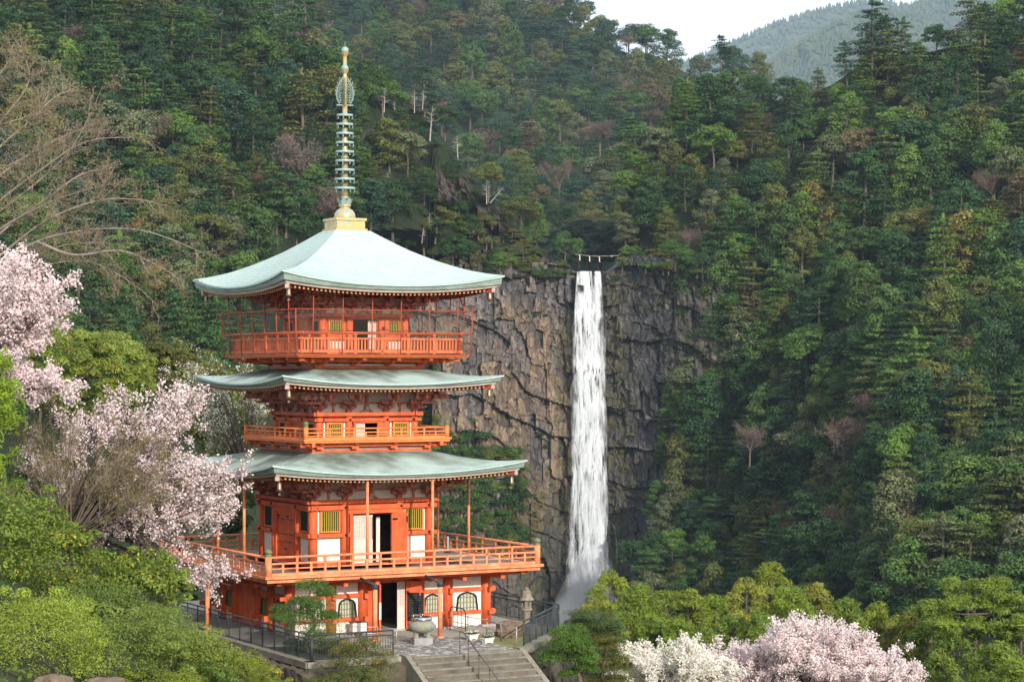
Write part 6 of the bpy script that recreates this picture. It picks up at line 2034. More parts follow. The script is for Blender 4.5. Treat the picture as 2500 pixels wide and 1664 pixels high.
# ---------------------------------------------------------------- stone lanterns
def lantern(loc, label, s=1.0):
    o = empty('stone_lantern', loc, YAW + 0.2, label, 'stone lantern', 'stone lanterns on the terrace'); o.scale = (s, s, s)
    m = M['lantern_stone']
    g = G(); g.lathe([(0.34, -0.02), (0.34, 0.09), (0.26, 0.14), (0.20, 0.17)], 6, smooth=False); g.obj('base', m, o)
    g = G(); g.lathe([(0.17, 0.17), (0.15, 0.24), (0.13, 0.4), (0.135, 0.6), (0.16, 0.78), (0.175, 0.84)], 16); g.obj('shaft', m, o)
    g = G(); g.lathe([(0.16, 0.84), (0.22, 0.87), (0.25, 0.93), (0.22, 0.98), (0.15, 1.0)], 16); g.obj('platform', m, o)
    g = G()
    for k in range(4):
        a = k * math.pi / 2 + math.pi / 4; g.obox((0.145 * math.cos(a), 0.145 * math.sin(a), 1.15), 0.11, 0.11, 0.30, Matrix.Rotation(a, 3, 'Z'))
    g.lathe([(0.19, 1.0), (0.20, 1.05)], 8, smooth=False); g.lathe([(0.20, 1.26), (0.20, 1.31)], 8, smooth=False); g.lathe([(0.06, 1.05), (0.06, 1.26)], 6)
    g.obj('fire_box', m, o)
    g = G(); g.lathe([(0.30, 1.31), (0.30, 1.35), (0.235, 1.44), (0.20, 1.55), (0.17, 1.68), (0.10, 1.73)], 8, smooth=False); g.obj('cap', m, o)
    g = G(); g.lathe([(0.08, 1.73), (0.10, 1.77), (0.06, 1.83), (0.001, 1.86)], 10); g.obj('finial', m, o)
    return o


lantern(Lw(4.86, -7.40, 0), 'weathered stone lantern with a tall cap inside the right corner of the terrace railing')
lantern(Lw(-5.15, -6.2, 0), 'stone lantern half hidden behind the clipped pine left of the pagoda front', 0.98)

o = link('boulder', rock_mesh('boulder', 91, M['boulder'], 14, 0.5, 0.2)); o.matrix_world = TL @ at(3.55, -8.35, 0.16) @ Matrix.Rotation(0.5, 4, 'Z') @ Matrix.Diagonal((1.35, 0.85, 0.85, 1))
tag(o, 'low brown boulder on the dry lawn in front of the stone lantern', 'boulder')

# ---------------------------------------------------------------- planters, table, notice stand
M['planter'] = paint('white plastic', (0.75, 0.73, 0.68), (0.66, 0.63, 0.58), rough=0.4)
for i, (x, y, lab) in enumerate(((1.60, -8.75, 'white plastic planter of white flowers nearer the pagoda door'), (1.60, -10.05, 'white plastic planter of sparse white flowers nearer the steps'))):
    o = empty('planter', Lw(x, y, 0.012), YAW + 0.25, lab, 'planter', 'flower planters beside the paving')
    g = G(); g.obox((0, 0, 0.12), 0.50, 0.24, 0.17, None, 0, 0.82); g.obox((0, 0, 0.205), 0.54, 0.28, 0.035)
    for sx in (-0.16, 0.16): g.obox((sx, 0, 0.02), 0.08, 0.18, 0.04)
    g.obj('trough', M['planter'], o)
    r2 = np.random.default_rng(60 + i); n = 420
    c = np.stack([r2.normal(0, 0.13 if i == 0 else 0.10, n), r2.normal(0, 0.075, n), 0.24 + np.abs(r2.normal(0, 0.05, n))], -1)
    V, F = cards(r2, c, r2.normal(0, 0.5, c.shape) + np.array([0, 0, 1.0]), 0.055, 0.7, 0.5)
    q = link('flower_leaves', fast_mesh('flower_leaves', V, F, M['leaf_near'], tint=np.repeat(r2.uniform(0, 1, n), 4)), o); q.color = (0.06, 0.14, 0.03, 1)
    n = 170 if i == 0 else 70
    c = np.stack([r2.normal(0, 0.14, n), r2.normal(0, 0.08, n), 0.30 + np.abs(r2.normal(0, 0.04, n))], -1)
    V, F = cards(r2, c, r2.normal(0, 0.3, c.shape) + np.array([0, -0.3, 1.0]), 0.05, 0.95, 0.3)
    q = link('flowers', fast_mesh('flowers', V, F, M['blossom'], tint=np.repeat(r2.uniform(0.3, 1, n), 4)), o); q.color = (0.75, 0.74, 0.70, 1)
T_ = empty('offering_table', Lw(-1.72, -5.05, 0), YAW, 'small white cloth covered table under the left ground floor window', 'table')
g = G(); g.box(-0.34, 0.34, -0.19, 0.19, 0.52, 0.56); g.obj('table_top', M['bark'], T_)
g = G(); g.box(-0.31, 0.31, -0.17, 0.17, 0.16, 0.519); g.obj('cloth', M['plaster'], T_)
g = G(); g.box(0, 0.04, -0.02, 0.02, 0, 0.16); lm = g.mesh('leg', M['steel'])
for x in (-0.31, 0.27):
    for y in (-0.15, 0.15): link('leg', lm, T_, at(x, y, 0))
N_ = empty('notice_stand', Lw(0.92, -5.2, 0), YAW - 0.2, 'steel framed notice stand with a printed sheet in front of the open red door', 'notice stand')
g = G()
for x in (-0.20, 0.20):
    for y in (-0.13, 0.13): g.tube((x, y, 0.0), (x, y, 0.70), 0.012, 0.012, 6)
for z in (0.70, 0.48):
    g.path([(-0.2, -0.13, z), (0.2, -0.13, z), (0.2, 0.13, z), (-0.2, 0.13, z), (-0.2, -0.13, z)], 0.012, 6)
g.obj('frame', M['steel'], N_)
g = G(); g.box(-0.17, 0.17, -0.15, -0.143, 0.06, 0.47); nb = g.obj('printed_sheet', M['plaster'], N_)
g = G()
for r_ in range(8):
    g.box(-0.14, -0.14 + rngp.uniform(0.15, 0.28), -0.1525, -0.1505, 0.42 - 0.045 * r_, 0.435 - 0.045 * r_)
g.obj('print', M['iron'], nb)
MS = empty('umbrella_stand', Lw(5.6, 1.2, 2.66), YAW, 'small grey stand on the right side of the wide balcony behind the railing', 'stand')
g = G(); g.lathe([(0.16, 0), (0.16, 0.10)], 12); g.obj('foot', M['iron'], MS)
g = G(); g.box(-0.06, 0.06, -0.03, 0.03, 0.10, 0.70); g.obj('panel', M['granite'], MS)


# ================================================================== GARDEN: CHERRIES, SHRUBS, CLIPPED PINES
def spline(pts, n=10):
    """Catmull-Rom through world points"""
    P = [np.array(p, float) for p in pts]
    P = [2 * P[0] - P[1]] + P + [2 * P[-1] - P[-2]]
    out = []
    for i in range(1, len(P) - 2):
        for k in range(n):
            t = k / n
            out.append(0.5 * (2 * P[i] + (P[i + 1] - P[i - 1]) * t + (2 * P[i - 1] - 5 * P[i] + 4 * P[i + 1] - P[i + 2]) * t * t + (3 * P[i] - P[i - 1] - 3 * P[i + 1] + P[i + 2]) * t ** 3))
    out.append(P[-2])
    return np.array(out)


class Twigs:
    def __init__(s, seed):
        s.rng = np.random.default_rng(seed); s.wood = []; s.twig = []; s.tips = []

    def limb(s, pts, r0, r1, n=7, wood=True):
        q = spline(pts, n); m = len(q) - 1
        for i in range(m):
            f0 = i / m; f1 = (i + 1) / m
            (s.wood if wood else s.twig).append((q[i], q[i + 1], r0 + (r1 - r0) * f0, r0 + (r1 - r0) * f1))
        return q

    def sprout(s, p, d, L, r, lev, wob=0.2, up=0.03, n=4, kids=2, spread=0.7, ratio=0.5):
        for k in range(n):
            d = d + s.rng.normal(0, wob, 3) + np.array([0, 0, up]); d = d / np.linalg.norm(d)
            p2 = p + d * L / n
            s.twig.append((p, p2, r * (1 - 0.8 * k / n), r * (1 - 0.8 * (k + 1) / n)))
            if lev > 0:
                for j in range(kids):
                    dd = d + s.rng.normal(0, spread, 3); dd /= np.linalg.norm(dd)
                    s.sprout(p2, dd, L * ratio * s.rng.uniform(0.6, 1.2), r * 0.55, lev - 1, wob, up, 3, kids, spread, ratio)
            s.tips.append((p2, d, lev))
            p = p2

    def along(s, q, t0, count, L, r, lev, **kw):
        m = len(q) - 1
        for _ in range(count):
            t = s.rng.uniform(t0, 1) ; i = min(int(t * m), m - 1)
            p = q[i] + (q[i + 1] - q[i]) * s.rng.uniform()
            d = (q[i + 1] - q[i]); d /= np.linalg.norm(d)
            side = s.rng.normal(0, 1, 3); side -= d * side.dot(d); side /= np.linalg.norm(side)
            v = d * 0.75 + side * s.rng.uniform(0.3, 1.0)
            s.sprout(p, v / np.linalg.norm(v), L * s.rng.uniform(0.5, 1.2) * (1.15 - 0.5 * t), r, lev, **kw)


def ellipse_pt(rng, b):
    a = rng.uniform(0, 6.28); q = rng.uniform(0, 1) ** 0.5
    return b[0] + b[2] * q * math.cos(a), b[1] + b[3] * q * math.sin(a)


def leaf_obj(name, V, F, tint, mat, parent, col):
    o = link(name, fast_mesh(name, V, F, mat, tint=tint), parent)
    o.color = (col[0], col[1], col[2], 1)
    return o


def flowers_on(rng, tips, per, sig, size, aspect=0.95):
    c = np.array([t[0] for t in tips]); c = np.repeat(c, per, 0); c = c + rng.normal(0, sig, c.shape)
    V, F = cards(rng, c, rng.normal(0, 1, c.shape) + np.array([0.15, -0.3, 0.6]), size * rng.uniform(0.7, 1.25, len(c)), aspect, 0.4)
    return V, F, np.repeat(np.repeat(rng.uniform(0, 1, len(tips)) * 0.4, per) + rng.uniform(0, 0.6, len(c)), 4)


def wood_obj(tw, root, mat, bark_name='trunk', twig_mat=None):
    if tw.wood:
        V, F = tubes_np(tw.wood, 7); link(bark_name, fast_mesh(bark_name, V, F, mat, smooth=True), root)
    if tw.twig:
        V, F = tubes_np(tw.twig, 3); link('twigs', fast_mesh('twigs', V, F, twig_mat or mat), root)


def rel(p, o): return np.array(p, float) - np.array(o, float)


# ---------------------------------------------------------------- the budding bare tree at the upper left
base = W(-230, 1240, 78); base.z = float(ground_z(base.x, base.y)) - 0.2
BT = empty('budding_tree', base, 0, 'spreading leafless tree with pale twigs and brownish buds at the upper left', 'tree')
tw = Twigs(11)
def wp(pts, D0, D1=None, jit=0.0):
    n = len(pts)
    return [rel(W(a, b, D0 + ((D1 if D1 is not None else D0) - D0) * i / max(1, n - 1)), base) for i, (a, b) in enumerate(pts)]
tw.limb([np.zeros(3)] + wp([(-215, 950), (-190, 760), (-150, 600)], 78, 77), 0.30, 0.10)
limbs = [([(-160, 650), (-60, 560), (60, 470), (160, 380), (215, 290), (250, 212)], 77, 74), ([(-160, 600), (-90, 420), (0, 300), (70, 200), (50, 112)], 77, 75), ([(-150, 560), (-20, 380), (80, 290), (130, 240), (185, 214)], 77, 79),
         ([(-160, 700), (-30, 520), (100, 415), (215, 345), (355, 335)], 77, 73), ([(-170, 740), (0, 570), (120, 480), (200, 425), (268, 412)], 77, 80), ([(-170, 760), (-20, 640), (110, 540), (240, 490), (340, 488), (415, 505)], 77, 74),
         ([(-170, 780), (-20, 660), (90, 590), (210, 562), (330, 560), (420, 585), (491, 616)], 77, 73), ([(90, 590), (180, 622), (290, 612), (370, 640), (450, 688)], 75.67, 73), ([(-150, 840), (0, 720), (110, 650), (220, 640), (320, 690), (384, 745)], 77, 75),
         ([(-150, 680), (0, 560), (110, 500), (190, 470), (270, 450)], 77, 72), ([(-120, 520), (10, 420), (120, 350), (235, 300)], 77, 80), ([(-140, 460), (-40, 330), (50, 290), (130, 270)], 77, 76), ([(-150, 820), (-20, 700), (60, 640), (150, 600), (250, 590)], 77, 79),
         ([(-140, 560), (-50, 440), (30, 400), (150, 330)], 77, 75), ([(-150, 420), (-70, 250), (0, 180), (30, 130)], 77, 77)]
for pts, D0, D1 in limbs:
    q = tw.limb(wp(pts, D0, D1), 0.055, 0.010)
    tw.along(q, 0.25, 30, 1.2, 0.011, 1, wob=0.16, up=0.02, kids=2, spread=0.55, ratio=0.45)
wood_obj(tw, BT, M['bark_pale'], 'trunk', M['bark_pale'])
r_ = tw.rng
tp = [t for t in tw.tips if t[2] == 0]
V, F, T = flowers_on(r_, tp, 2, 0.04, 0.065, 0.5)
leaf_obj('buds', V, F, T, M['leaf_near'], BT, (0.26, 0.19, 0.10))


# ---------------------------------------------------------------- cherry trees
def cherry(label, basepx, D, blobs, nlimb, seed, col, twigs_per=9, per=7, size=0.085, budcol=None, bud=0.25, spreadD=2.0, trunk_r=0.22, group='cherry trees in blossom', mat='bark', dark=0.5):
    base = W(basepx[0], basepx[1], D); base.z = min(base.z, float(ground_z(base.x, base.y)) + 0.1) - 0.1 if basepx[2] else base.z
    root = empty('cherry_tree', base, 0, label, 'cherry tree', group)
    tw = Twigs(seed); rng = tw.rng
    fork = np.array([0, 0, W(basepx[0], basepx[1], D).z - base.z + 0.9]) if basepx[2] else np.array([0, 0, 0.6])
    tw.limb([np.array([0, 0, -0.3]), fork * 0.5 + np.array([0.1, 0, 0]), fork], trunk_r, trunk_r * 0.8)
    wts = np.array([(b[2] * b[3]) ** 0.8 * (b[4] if len(b) > 4 else 1) for b in blobs], float); wts /= wts.sum()
    tips = []
    for i in range(nlimb):
        b = blobs[int(rng.choice(len(blobs), p=wts))]
        x, y = ellipse_pt(rng, b)
        t = rel(W(x, y, D + rng.normal(0, spreadD)), base)
        s_ = fork + rng.normal(0, 0.12, 3)
        mid = (s_ + t) / 2 + np.array([0, 0, 0.10 * np.linalg.norm(t - s_)]) * rng.uniform(-0.3, 1.2) + rng.normal(0, 0.25, 3)
        q = tw.limb([s_, mid, t], 0.05 * trunk_r / 0.22 + 0.01, 0.008, 6)
        k0 = len(tw.tips)
        tw.along(q, 0.55, twigs_per, 0.75, 0.011, 1, wob=0.2, up=0.0, kids=2, spread=0.6, ratio=0.5)
        tips += tw.tips[k0:]
    wood_obj(tw, root, M[mat], 'trunk', M[mat])
    m = rng.uniform(0, 1, len(tips)) > bud
    fl = [t for t, k in zip(tips, m) if k]
    V, F, T = flowers_on(rng, fl, per, 0.075, size)
    leaf_obj('blossom', V, F, T, M['blossom'], root, col)
    if budcol:
        bd = [t for t, k in zip(tips, m) if not k]
        V, F, T = flowers_on(rng, bd, 3, 0.06, size * 0.8, 0.5)
        leaf_obj('young_leaves', V, F, T, M['leaf_near'], root, budcol)
    return root


PINK = (0.86, 0.72, 0.73); WHITE = (0.84, 0.81, 0.73); PALE = (0.86, 0.74, 0.735)
cherry('large cherry tree in pale pink blossom leaning in front of the pagoda left side', (160, 1345, True), 79,
       [(330, 985, 120, 40, 0.8), (450, 1010, 38, 70, 2.4), (490, 1010, 18, 40, 2), (430, 1180, 130, 90, 1.3), (260, 1120, 180, 120, 0.7), (520, 1180, 60, 60, 1.6), (540, 1240, 50, 50, 1.5), (440, 1285, 90, 28, 1.3), (330, 1285, 130, 55, 0.6), (480, 1405, 70, 14, 1.3), (545, 1424, 36, 9, 1.6), (210, 960, 60, 25), (130, 1060, 90, 60, 0.5), (560, 1140, 50, 18, 2), (420, 1430, 50, 14, 0.8), (595, 1192, 22, 6, 5), (600, 1150, 12, 6, 5), (482, 965, 12, 24, 4), (585, 1402, 22, 6, 5), (555, 1288, 26, 7, 2), (430, 960, 16, 20, 3)],
       135, 21, PINK, 6, 3, 0.085, (0.20, 0.165, 0.075), 0.42, 1.7)
cherry('cherry tree with dense pink blossom boughs reaching in from the left frame edge', (-160, 1060, True), 72,
       [(30, 655, 70, 30, 1.1), (95, 710, 85, 40, 1.6), (60, 785, 80, 32, 1.4), (165, 790, 30, 14, 1.5), (20, 870, 35, 40, 0.5), (80, 925, 80, 25, 0.5), (-10, 590, 22, 40, 0.6), (130, 945, 40, 12, 0.6)], 62, 22, PINK, 7, 4, 0.085, (0.17, 0.16, 0.05), 0.16, 1.3)
cherry('thin cherry with sparse white blossom on dark forked boughs behind the pagoda left eave', (600, 1180, False), 112,
       [(500, 900, 90, 30), (560, 930, 90, 50), (600, 1000, 60, 60), (520, 1000, 70, 60), (480, 890, 40, 40)], 40, 23, WHITE, 8, 2, 0.08, (0.17, 0.17, 0.04), 0.70, 2.0, 0.2)
tw = Twigs(5)
cherry('white blossomed cherry at the bottom right of the clipped garden trees', (1650, 1730, True), 100,
       [(1560, 1600, 45, 28), (1640, 1612, 90, 48, 1.5), (1720, 1640, 70, 38), (1590, 1655, 110, 35, 1.2)], 64, 24, WHITE, 8, 5, 0.092, (0.18, 0.17, 0.07), 0.10, 1.2)
cherry('wide pale pink cherry in front of the pine row at the lower right', (1960, 1740, True), 104,
       [(1760, 1585, 75, 30), (1850, 1590, 110, 45, 1.3), (1960, 1550, 90, 35), (1950, 1610, 180, 55, 1.4), (2080, 1590, 110, 50), (2200, 1620, 55, 45), (2010, 1535, 70, 20), (2120, 1645, 140, 40), (1800, 1640, 100, 35), (2050, 1540, 30, 16)], 150, 25, PALE, 8, 4, 0.092, (0.16, 0.15, 0.06), 0.14, 1.6)


base = W(165, 1330, 75); base.z = min(base.z, float(ground_z(base.x, base.y)) + 0.3)
BS = empty('budding_tree', base, 0, 'small tree with fanning grey twigs and olive buds in front of the large cherry', 'tree')
tw = Twigs(61); f0 = rel(W(165, 1325, 75), base)
tw.limb([np.array([0, 0, -0.2]), f0], 0.12, 0.10, 3)
for i in range(34):
    a = tw.rng.uniform(-1.15, 1.25); R_ = tw.rng.uniform(190, 330)
    x = 165 + math.sin(a) * R_ * 1.0 + 40; y = 1320 - math.cos(a) * R_ * 1.12
    if a > 1.0: y -= 10
    t = rel(W(x, y, 75 + tw.rng.normal(0, 1.0)), base)
    mid = f0 * 0.5 + t * 0.5 + np.array([tw.rng.normal(0, .15), tw.rng.normal(0, .2), 0.15 * tw.rng.uniform(-0.5, 1.2)])
    q = tw.limb([f0 + tw.rng.normal(0, 0.06, 3), mid, t], 0.035, 0.005, 6)
    tw.along(q, 0.35, 12, 0.8, 0.008, 1, wob=0.12, up=0.05, kids=2, spread=0.45, ratio=0.5)
wood_obj(tw, BS, M['bark'], 'trunk', M['bark_pale'])
V, F, T = flowers_on(tw.rng, [t for t in tw.tips if t[2] == 0], 2, 0.05, 0.06, 0.5)
leaf_obj('buds', V, F, T, M['leaf_near'], BS, (0.24, 0.19, 0.075))


# ---------------------------------------------------------------- shrubs
def shrub(name, label, cat, px, py, D, rx, ry, leaf, n_cl, per, col, aspect=0.5, extra=(), seed=1, flat=0.75, jit=0.5, up=0.35, mat='leaf_near', stems=False, group=None, depth=1.0, cl=0.36, droop=0.0):
    rng = np.random.default_rng(seed)
    mpp = D / FPX; a = rx * mpp; b = ry * mpp
    c = W(px, py, D); gz = float(ground_z(c.x, c.y)); bz = min(gz, c.z - b * 0.9)
    root = empty(name, (c.x, c.y, bz), 0, label, cat, group)
    C0 = np.array([0, 0, c.z - bz])
    cl_ = []
    for i in range(n_cl):
        d = unit(rng.normal(0, 1, 3)); d[2] = abs(d[2]) if rng.uniform() < 0.35 else d[2]
        q = rng.uniform(0.86, 0.97) if name == 'domed_tree' else rng.uniform(0.5, 0.95) if rng.uniform() < 0.8 else rng.uniform(0.95, 1.15)
        r = cl * min(a, b) * (rng.uniform(0.6, 1.4) if q < 0.95 else rng.uniform(0.3, 0.6)) + 0.05
        p = C0 + d * q * np.array([a, a * depth, b])
        cl_.append((*p, r, r, r * flat))
    V, F, T = clump_leaves(rng, cl_, per, leaf, up, jit, aspect)
    nl = len(F); sel = rng.uniform(0, 1, nl); lo = 0.0
    masks = []
    for nm, frac, cc in extra:
        # odd coloured leaves gather on some clumps
        kk = np.repeat(rng.uniform(0, 1, n_cl), per)
        m = (sel * 0.6 + kk * 0.4 > 1 - frac * 0.9) & (sel >= 0)
        masks.append((nm, m, cc)); sel = np.where(m, -1, sel)
    def sub(nm, m, cc):
        f = F[m]
        if len(f) == 0: return
        V2 = V[f.ravel()]; leaf_obj(nm, V2, np.arange(len(V2)).reshape(-1, 4), T[f.ravel()], M[mat], root, cc)
    sub('leaves', sel >= 0, col)
    for nm, m, cc in masks: sub(nm, m, cc)
    if stems:
        segs = []
        for i in range(min(n_cl, 18)):
            p = np.array(cl_[i][:3]); s_ = np.array([rng.normal(0, 0.1), rng.normal(0, 0.1), -0.2]); m_ = (p * 0.45 + s_ * 0.55) + rng.normal(0, 0.06, 3)
            segs += [(s_, m_, 0.035, 0.025), (m_, p, 0.025, 0.008)]
        v, f = tubes_np(segs, 5); link('stems', fast_mesh('stems', v, f, M['bark']), root)
    return root


GRN = (0.19, 0.265, 0.045); LIME = (0.32, 0.40, 0.06); DGR = (0.06, 0.115, 0.03); YEL = (0.60, 0.46, 0.05); OLV = (0.16, 0.17, 0.035)
shrub('domed_tree', 'dense dome of reddish tipped leaves behind the blossom at the left', 'tree', 196, 912, 88, 182, 108, 0.20, 240, 150, (0.26, 0.33, 0.065), 0.28, (('reddish_leaves', 0.18, (0.32, 0.20, 0.08)),), 31, 0.7, 0.4, 0.5, cl=0.2)
shrub('bamboo', 'bright green bamboo spray hanging in at the left frame edge', 'bamboo', 2, 1050, 50, 46, 190, 0.17, 46, 60, (0.22, 0.32, 0.035), 0.20, (), 32, 1.4, 0.8, -0.3, cl=0.34)
shrub('leafy_shrub', 'mid green shrub under the bamboo at the left frame edge', 'shrub', 20, 1310, 70, 120, 140, 0.13, 90, 100, GRN, 0.5, (('yellow_leaves', 0.06, YEL),), 33)
shrub('camellia', 'shrub with many yellow leaves under the large cherry', 'shrub', 140, 1380, 74, 150, 95, 0.13, 90, 100, GRN, 0.5, (('yellow_leaves', 0.2, YEL),), 34)
shrub('camellia', 'glossy green shrub with scattered yellow leaves beside the end of the left railing', 'shrub', 345, 1440, 73, 115, 90, 0.14, 80, 90, (0.20, 0.27, 0.045), 0.5, (('yellow_leaves', 0.17, YEL),), 35)
shrub('azalea', 'pale lime green azalea bush in the bottom left corner', 'shrub', 95, 1575, 64, 170, 130, 0.075, 120, 190, LIME, 0.45, (('green_leaves', 0.3, GRN),), 36)
shrub('garden_shrub', 'dark green filler bush between the camellias and the lime azalea', 'shrub', 235, 1490, 71, 120, 70, 0.09, 80, 120, (0.16, 0.23, 0.05), 0.5, (), 49)
shrub('azalea', 'bluish green bush cut by the left frame edge above the lime azalea', 'shrub', 5, 1480, 66, 50, 60, 0.075, 30, 130, (0.07, 0.13, 0.06), 0.45, (), 37)
shrub('garden_shrub', 'fine leaved dark green shrub with a pale bare stem at the bottom left', 'shrub', 330, 1575, 68, 150, 95, 0.075, 120, 170, (0.20, 0.28, 0.06), 0.5, (('pale_leaves', 0.3, (0.30, 0.34, 0.08)),), 38)
shrub('garden_shrub', 'green bush with a few yellow leaves sloping down toward the mossy wall', 'shrub', 450, 1605, 70, 105, 75, 0.08, 80, 150, (0.25, 0.32, 0.06), 0.5, (('yellow_leaves', 0.07, YEL),), 39)
shrub('hedge', 'clipped yellow green hedge along the foot of the mossy wall', 'hedge', 560, 1640, 74, 95, 58, 0.055, 90, 170, (0.25, 0.31, 0.04), 0.4, (('brown_leaves', 0.12, (0.22, 0.17, 0.06)),), 40, cl=0.3, depth=1.3)
shrub('hedge', 'lower end of the clipped hedge at the bottom frame edge', 'hedge', 640, 1690, 75, 95, 45, 0.055, 70, 170, (0.25, 0.31, 0.04), 0.4, (('brown_leaves', 0.10, (0.22, 0.17, 0.06)),), 41, cl=0.3, depth=1.3)
shrub('garden_shrub', 'rounded green bush in the middle of the bottom left slope', 'shrub', 480, 1660, 70, 110, 40, 0.07, 60, 150, (0.15, 0.24, 0.05), 0.5, (), 47)
shrub('garden_shrub', 'low lime green bush along the bottom frame edge left of the hedge', 'shrub', 380, 1670, 67, 120, 32, 0.07, 60, 150, (0.24, 0.30, 0.04), 0.5, (), 48)
shrub('sprout', 'small sprout of yellow green leaves in front of the wall at the bottom', 'sprout', 668, 1650, 76, 22, 30, 0.16, 12, 12, (0.28, 0.29, 0.05), 0.4, (('yellow_leaves', 0.3, (0.5, 0.36, 0.05)),), 42)
shrub('enkianthus', 'open bush with orange tinted tips left of the steps', 'shrub', 885, 1612, 78, 95, 55, 0.065, 90, 90, (0.15, 0.165, 0.045), 0.55, (('orange_leaves', 0.16, (0.42, 0.16, 0.05)),), 43, cl=0.26)
shrub('enkianthus', 'lower bush of olive leaves at the bottom left of the steps', 'shrub', 850, 1672, 76, 110, 36, 0.065, 70, 90, (0.12, 0.15, 0.04), 0.55, (('orange_leaves', 0.08, (0.40, 0.18, 0.05)),), 44, cl=0.26)
p_ = Lw(-4.75, -10.9, 0)
shrub('clipped_bush', 'small clipped round bush inside the railing beside the pine', 'shrub', 836, 1582, p_.y, 28, 27, 0.05, 30, 110, OLV, 0.5, (), 45, depth=1.0)
shrub('clipped_bush', 'low dark bush at the foot of the clipped pine', 'shrub', 725, 1580, p_.y + 1.5, 30, 24, 0.05, 26, 110, DGR, 0.5, (), 46)
# mid distance growth between cherry and pagoda
for i, (x, y, D, rx, ry, c, lab) in enumerate(((470, 960, 122, 110, 90, OLV, 'olive tree behind the dark forked cherry'), (560, 1060, 126, 80, 90, (0.10, 0.13, 0.03), 'olive green tree left of the middle balcony'), (560, 1240, 118, 60, 90, DGR, 'dark green bush behind the left end of the wide balcony'), (400, 900, 124, 70, 60, (0.12, 0.13, 0.035), 'pale olive crown above the cherry top'),
                                                (330, 1330, 112, 120, 90, DGR, 'dark bush behind the trunk of the large cherry'), (450, 1400, 112, 60, 60, DGR, 'dark bush behind the far end of the left railing'), (130, 1230, 96, 160, 130, (0.06, 0.11, 0.03), 'dark leafy tree behind the large cherry'))):
    shrub('garden_tree', lab, 'tree', x, y, D, rx, ry, 0.26, 60, 80, c, 0.5, (), 70 + i, cl=0.3)
for i, (x, y, s, lab) in enumerate(((130, 1682, 0.9, 'reddish brown rock half hidden under the lime azalea'), (255, 1690, 0.95, 'brown rock at the bottom left under the dark shrub'))):
    o = link('rock', rock_mesh('rock', 81 + i, M['boulder'], 14, 0.45, 0.2)); o.location = W(x, y, 62); o.scale = (s * 1.1, s, s * 0.8); tag(o, lab, 'rock')


# ---------------------------------------------------------------- clipped pines and cloud pruned trees
def pads_tree(name, label, cat, pads, D, base, trunk, leaf, per, aspect, col, seed, mat='needle', alt=None, gz=None, flat=1.0, fx=1.2, fy=1.18):
    rng = np.random.default_rng(seed); mpp = D / FPX
    b = W(base[0], base[1], D)
    if gz is not None: b.z = gz
    root = empty(name, b, 0, label, cat)
    cl_ = []; clb = []
    pads = [(x, y, rx * fx, ry * fy) for x, y, rx, ry in pads]
    for i, (x, y, rx, ry) in enumerate(pads):
        dd = rng.uniform(-0.35, 0.35) * rx * mpp
        p = rel(W(x, y, D + dd), b)
        dst = clb if (alt and i in alt[0]) else cl_
        for k in range(11):
            q = rng.uniform(0, 1) ** 0.5 * 0.66; a = rng.uniform(0, 6.28); r = rx * mpp * rng.uniform(0.38, 0.58)
            dst.append((p[0] + q * rx * mpp * math.cos(a), p[1] + q * rx * mpp * math.sin(a), p[2] + rng.uniform(-0.35, 0.15) * ry * mpp, r, r, ry * mpp * rng.uniform(0.8, 1.15) * flat))
    for nm, L, cc in (('foliage', cl_, col), ('foliage', clb, alt[1] if alt else col)):
        if L:
            V, F, T = clump_leaves(rng, L, per, leaf, 0.5, 0.55, aspect, lo=-0.25)
            leaf_obj(nm, V, F, T, M[mat], root, cc)
    tr = [rel(W(x, y, D), b) for x, y in trunk]; tr[0] = np.array([0, 0, -0.2])
    tw = Twigs(seed); q = tw.limb(tr, 0.11, 0.035)
    for x, y, rx, ry in pads:
        p = rel(W(x, y, D), b); i = int(np.argmin(np.abs(q[:, 2] - (p[2] - 0.15)))); tw.limb([q[i], (q[i] + p) / 2 + np.array([0, 0, -0.05]), p], 0.04, 0.015, 4)
    wood_obj(tw, root, M['bark'])
    return root


Dp = Lw(-5.6, -9.2, 0).y
pads_tree('clipped_pine', 'pruned pine with layered needle pads in front of the pagoda inside the railing', 'pine', [(756, 1431, 36, 15), (793, 1449, 24, 14), (735, 1468, 36, 15), (688, 1487, 20, 11), (779, 1480, 38, 17), (681, 1508, 22, 10), (740, 1500, 48, 16), (806, 1503, 22, 12), (757, 1526, 66, 18), (775, 1550, 50, 15), (785, 1574, 46, 11)], Dp,
          (760, 1600), [(760, 1600), (748, 1560), (770, 1520), (752, 1480), (758, 1440)], 0.12, 190, 0.16, (0.085, 0.15, 0.03), 51, fx=1.3, fy=1.4)
Dt = Lw(3.2, -13.4, 0).y
pads_tree('cloud_tree', 'bright green cloud pruned tree right of the steps', 'tree', [(1393, 1546, 38, 20), (1362, 1575, 38, 16), (1357, 1602, 44, 17), (1421, 1580, 28, 18), (1426, 1606, 30, 15), (1432, 1632, 27, 13), (1385, 1643, 24, 10), (1400, 1562, 30, 16)], Dt,
          (1425, 1690), [(1425, 1690), (1412, 1640), (1405, 1600), (1395, 1556)], 0.075, 220, 0.5, (0.11, 0.20, 0.032), 52, 'leaf_near', fx=1.35, fy=1.25)
Dt2 = Lw(5.4, -11.0, 0).y
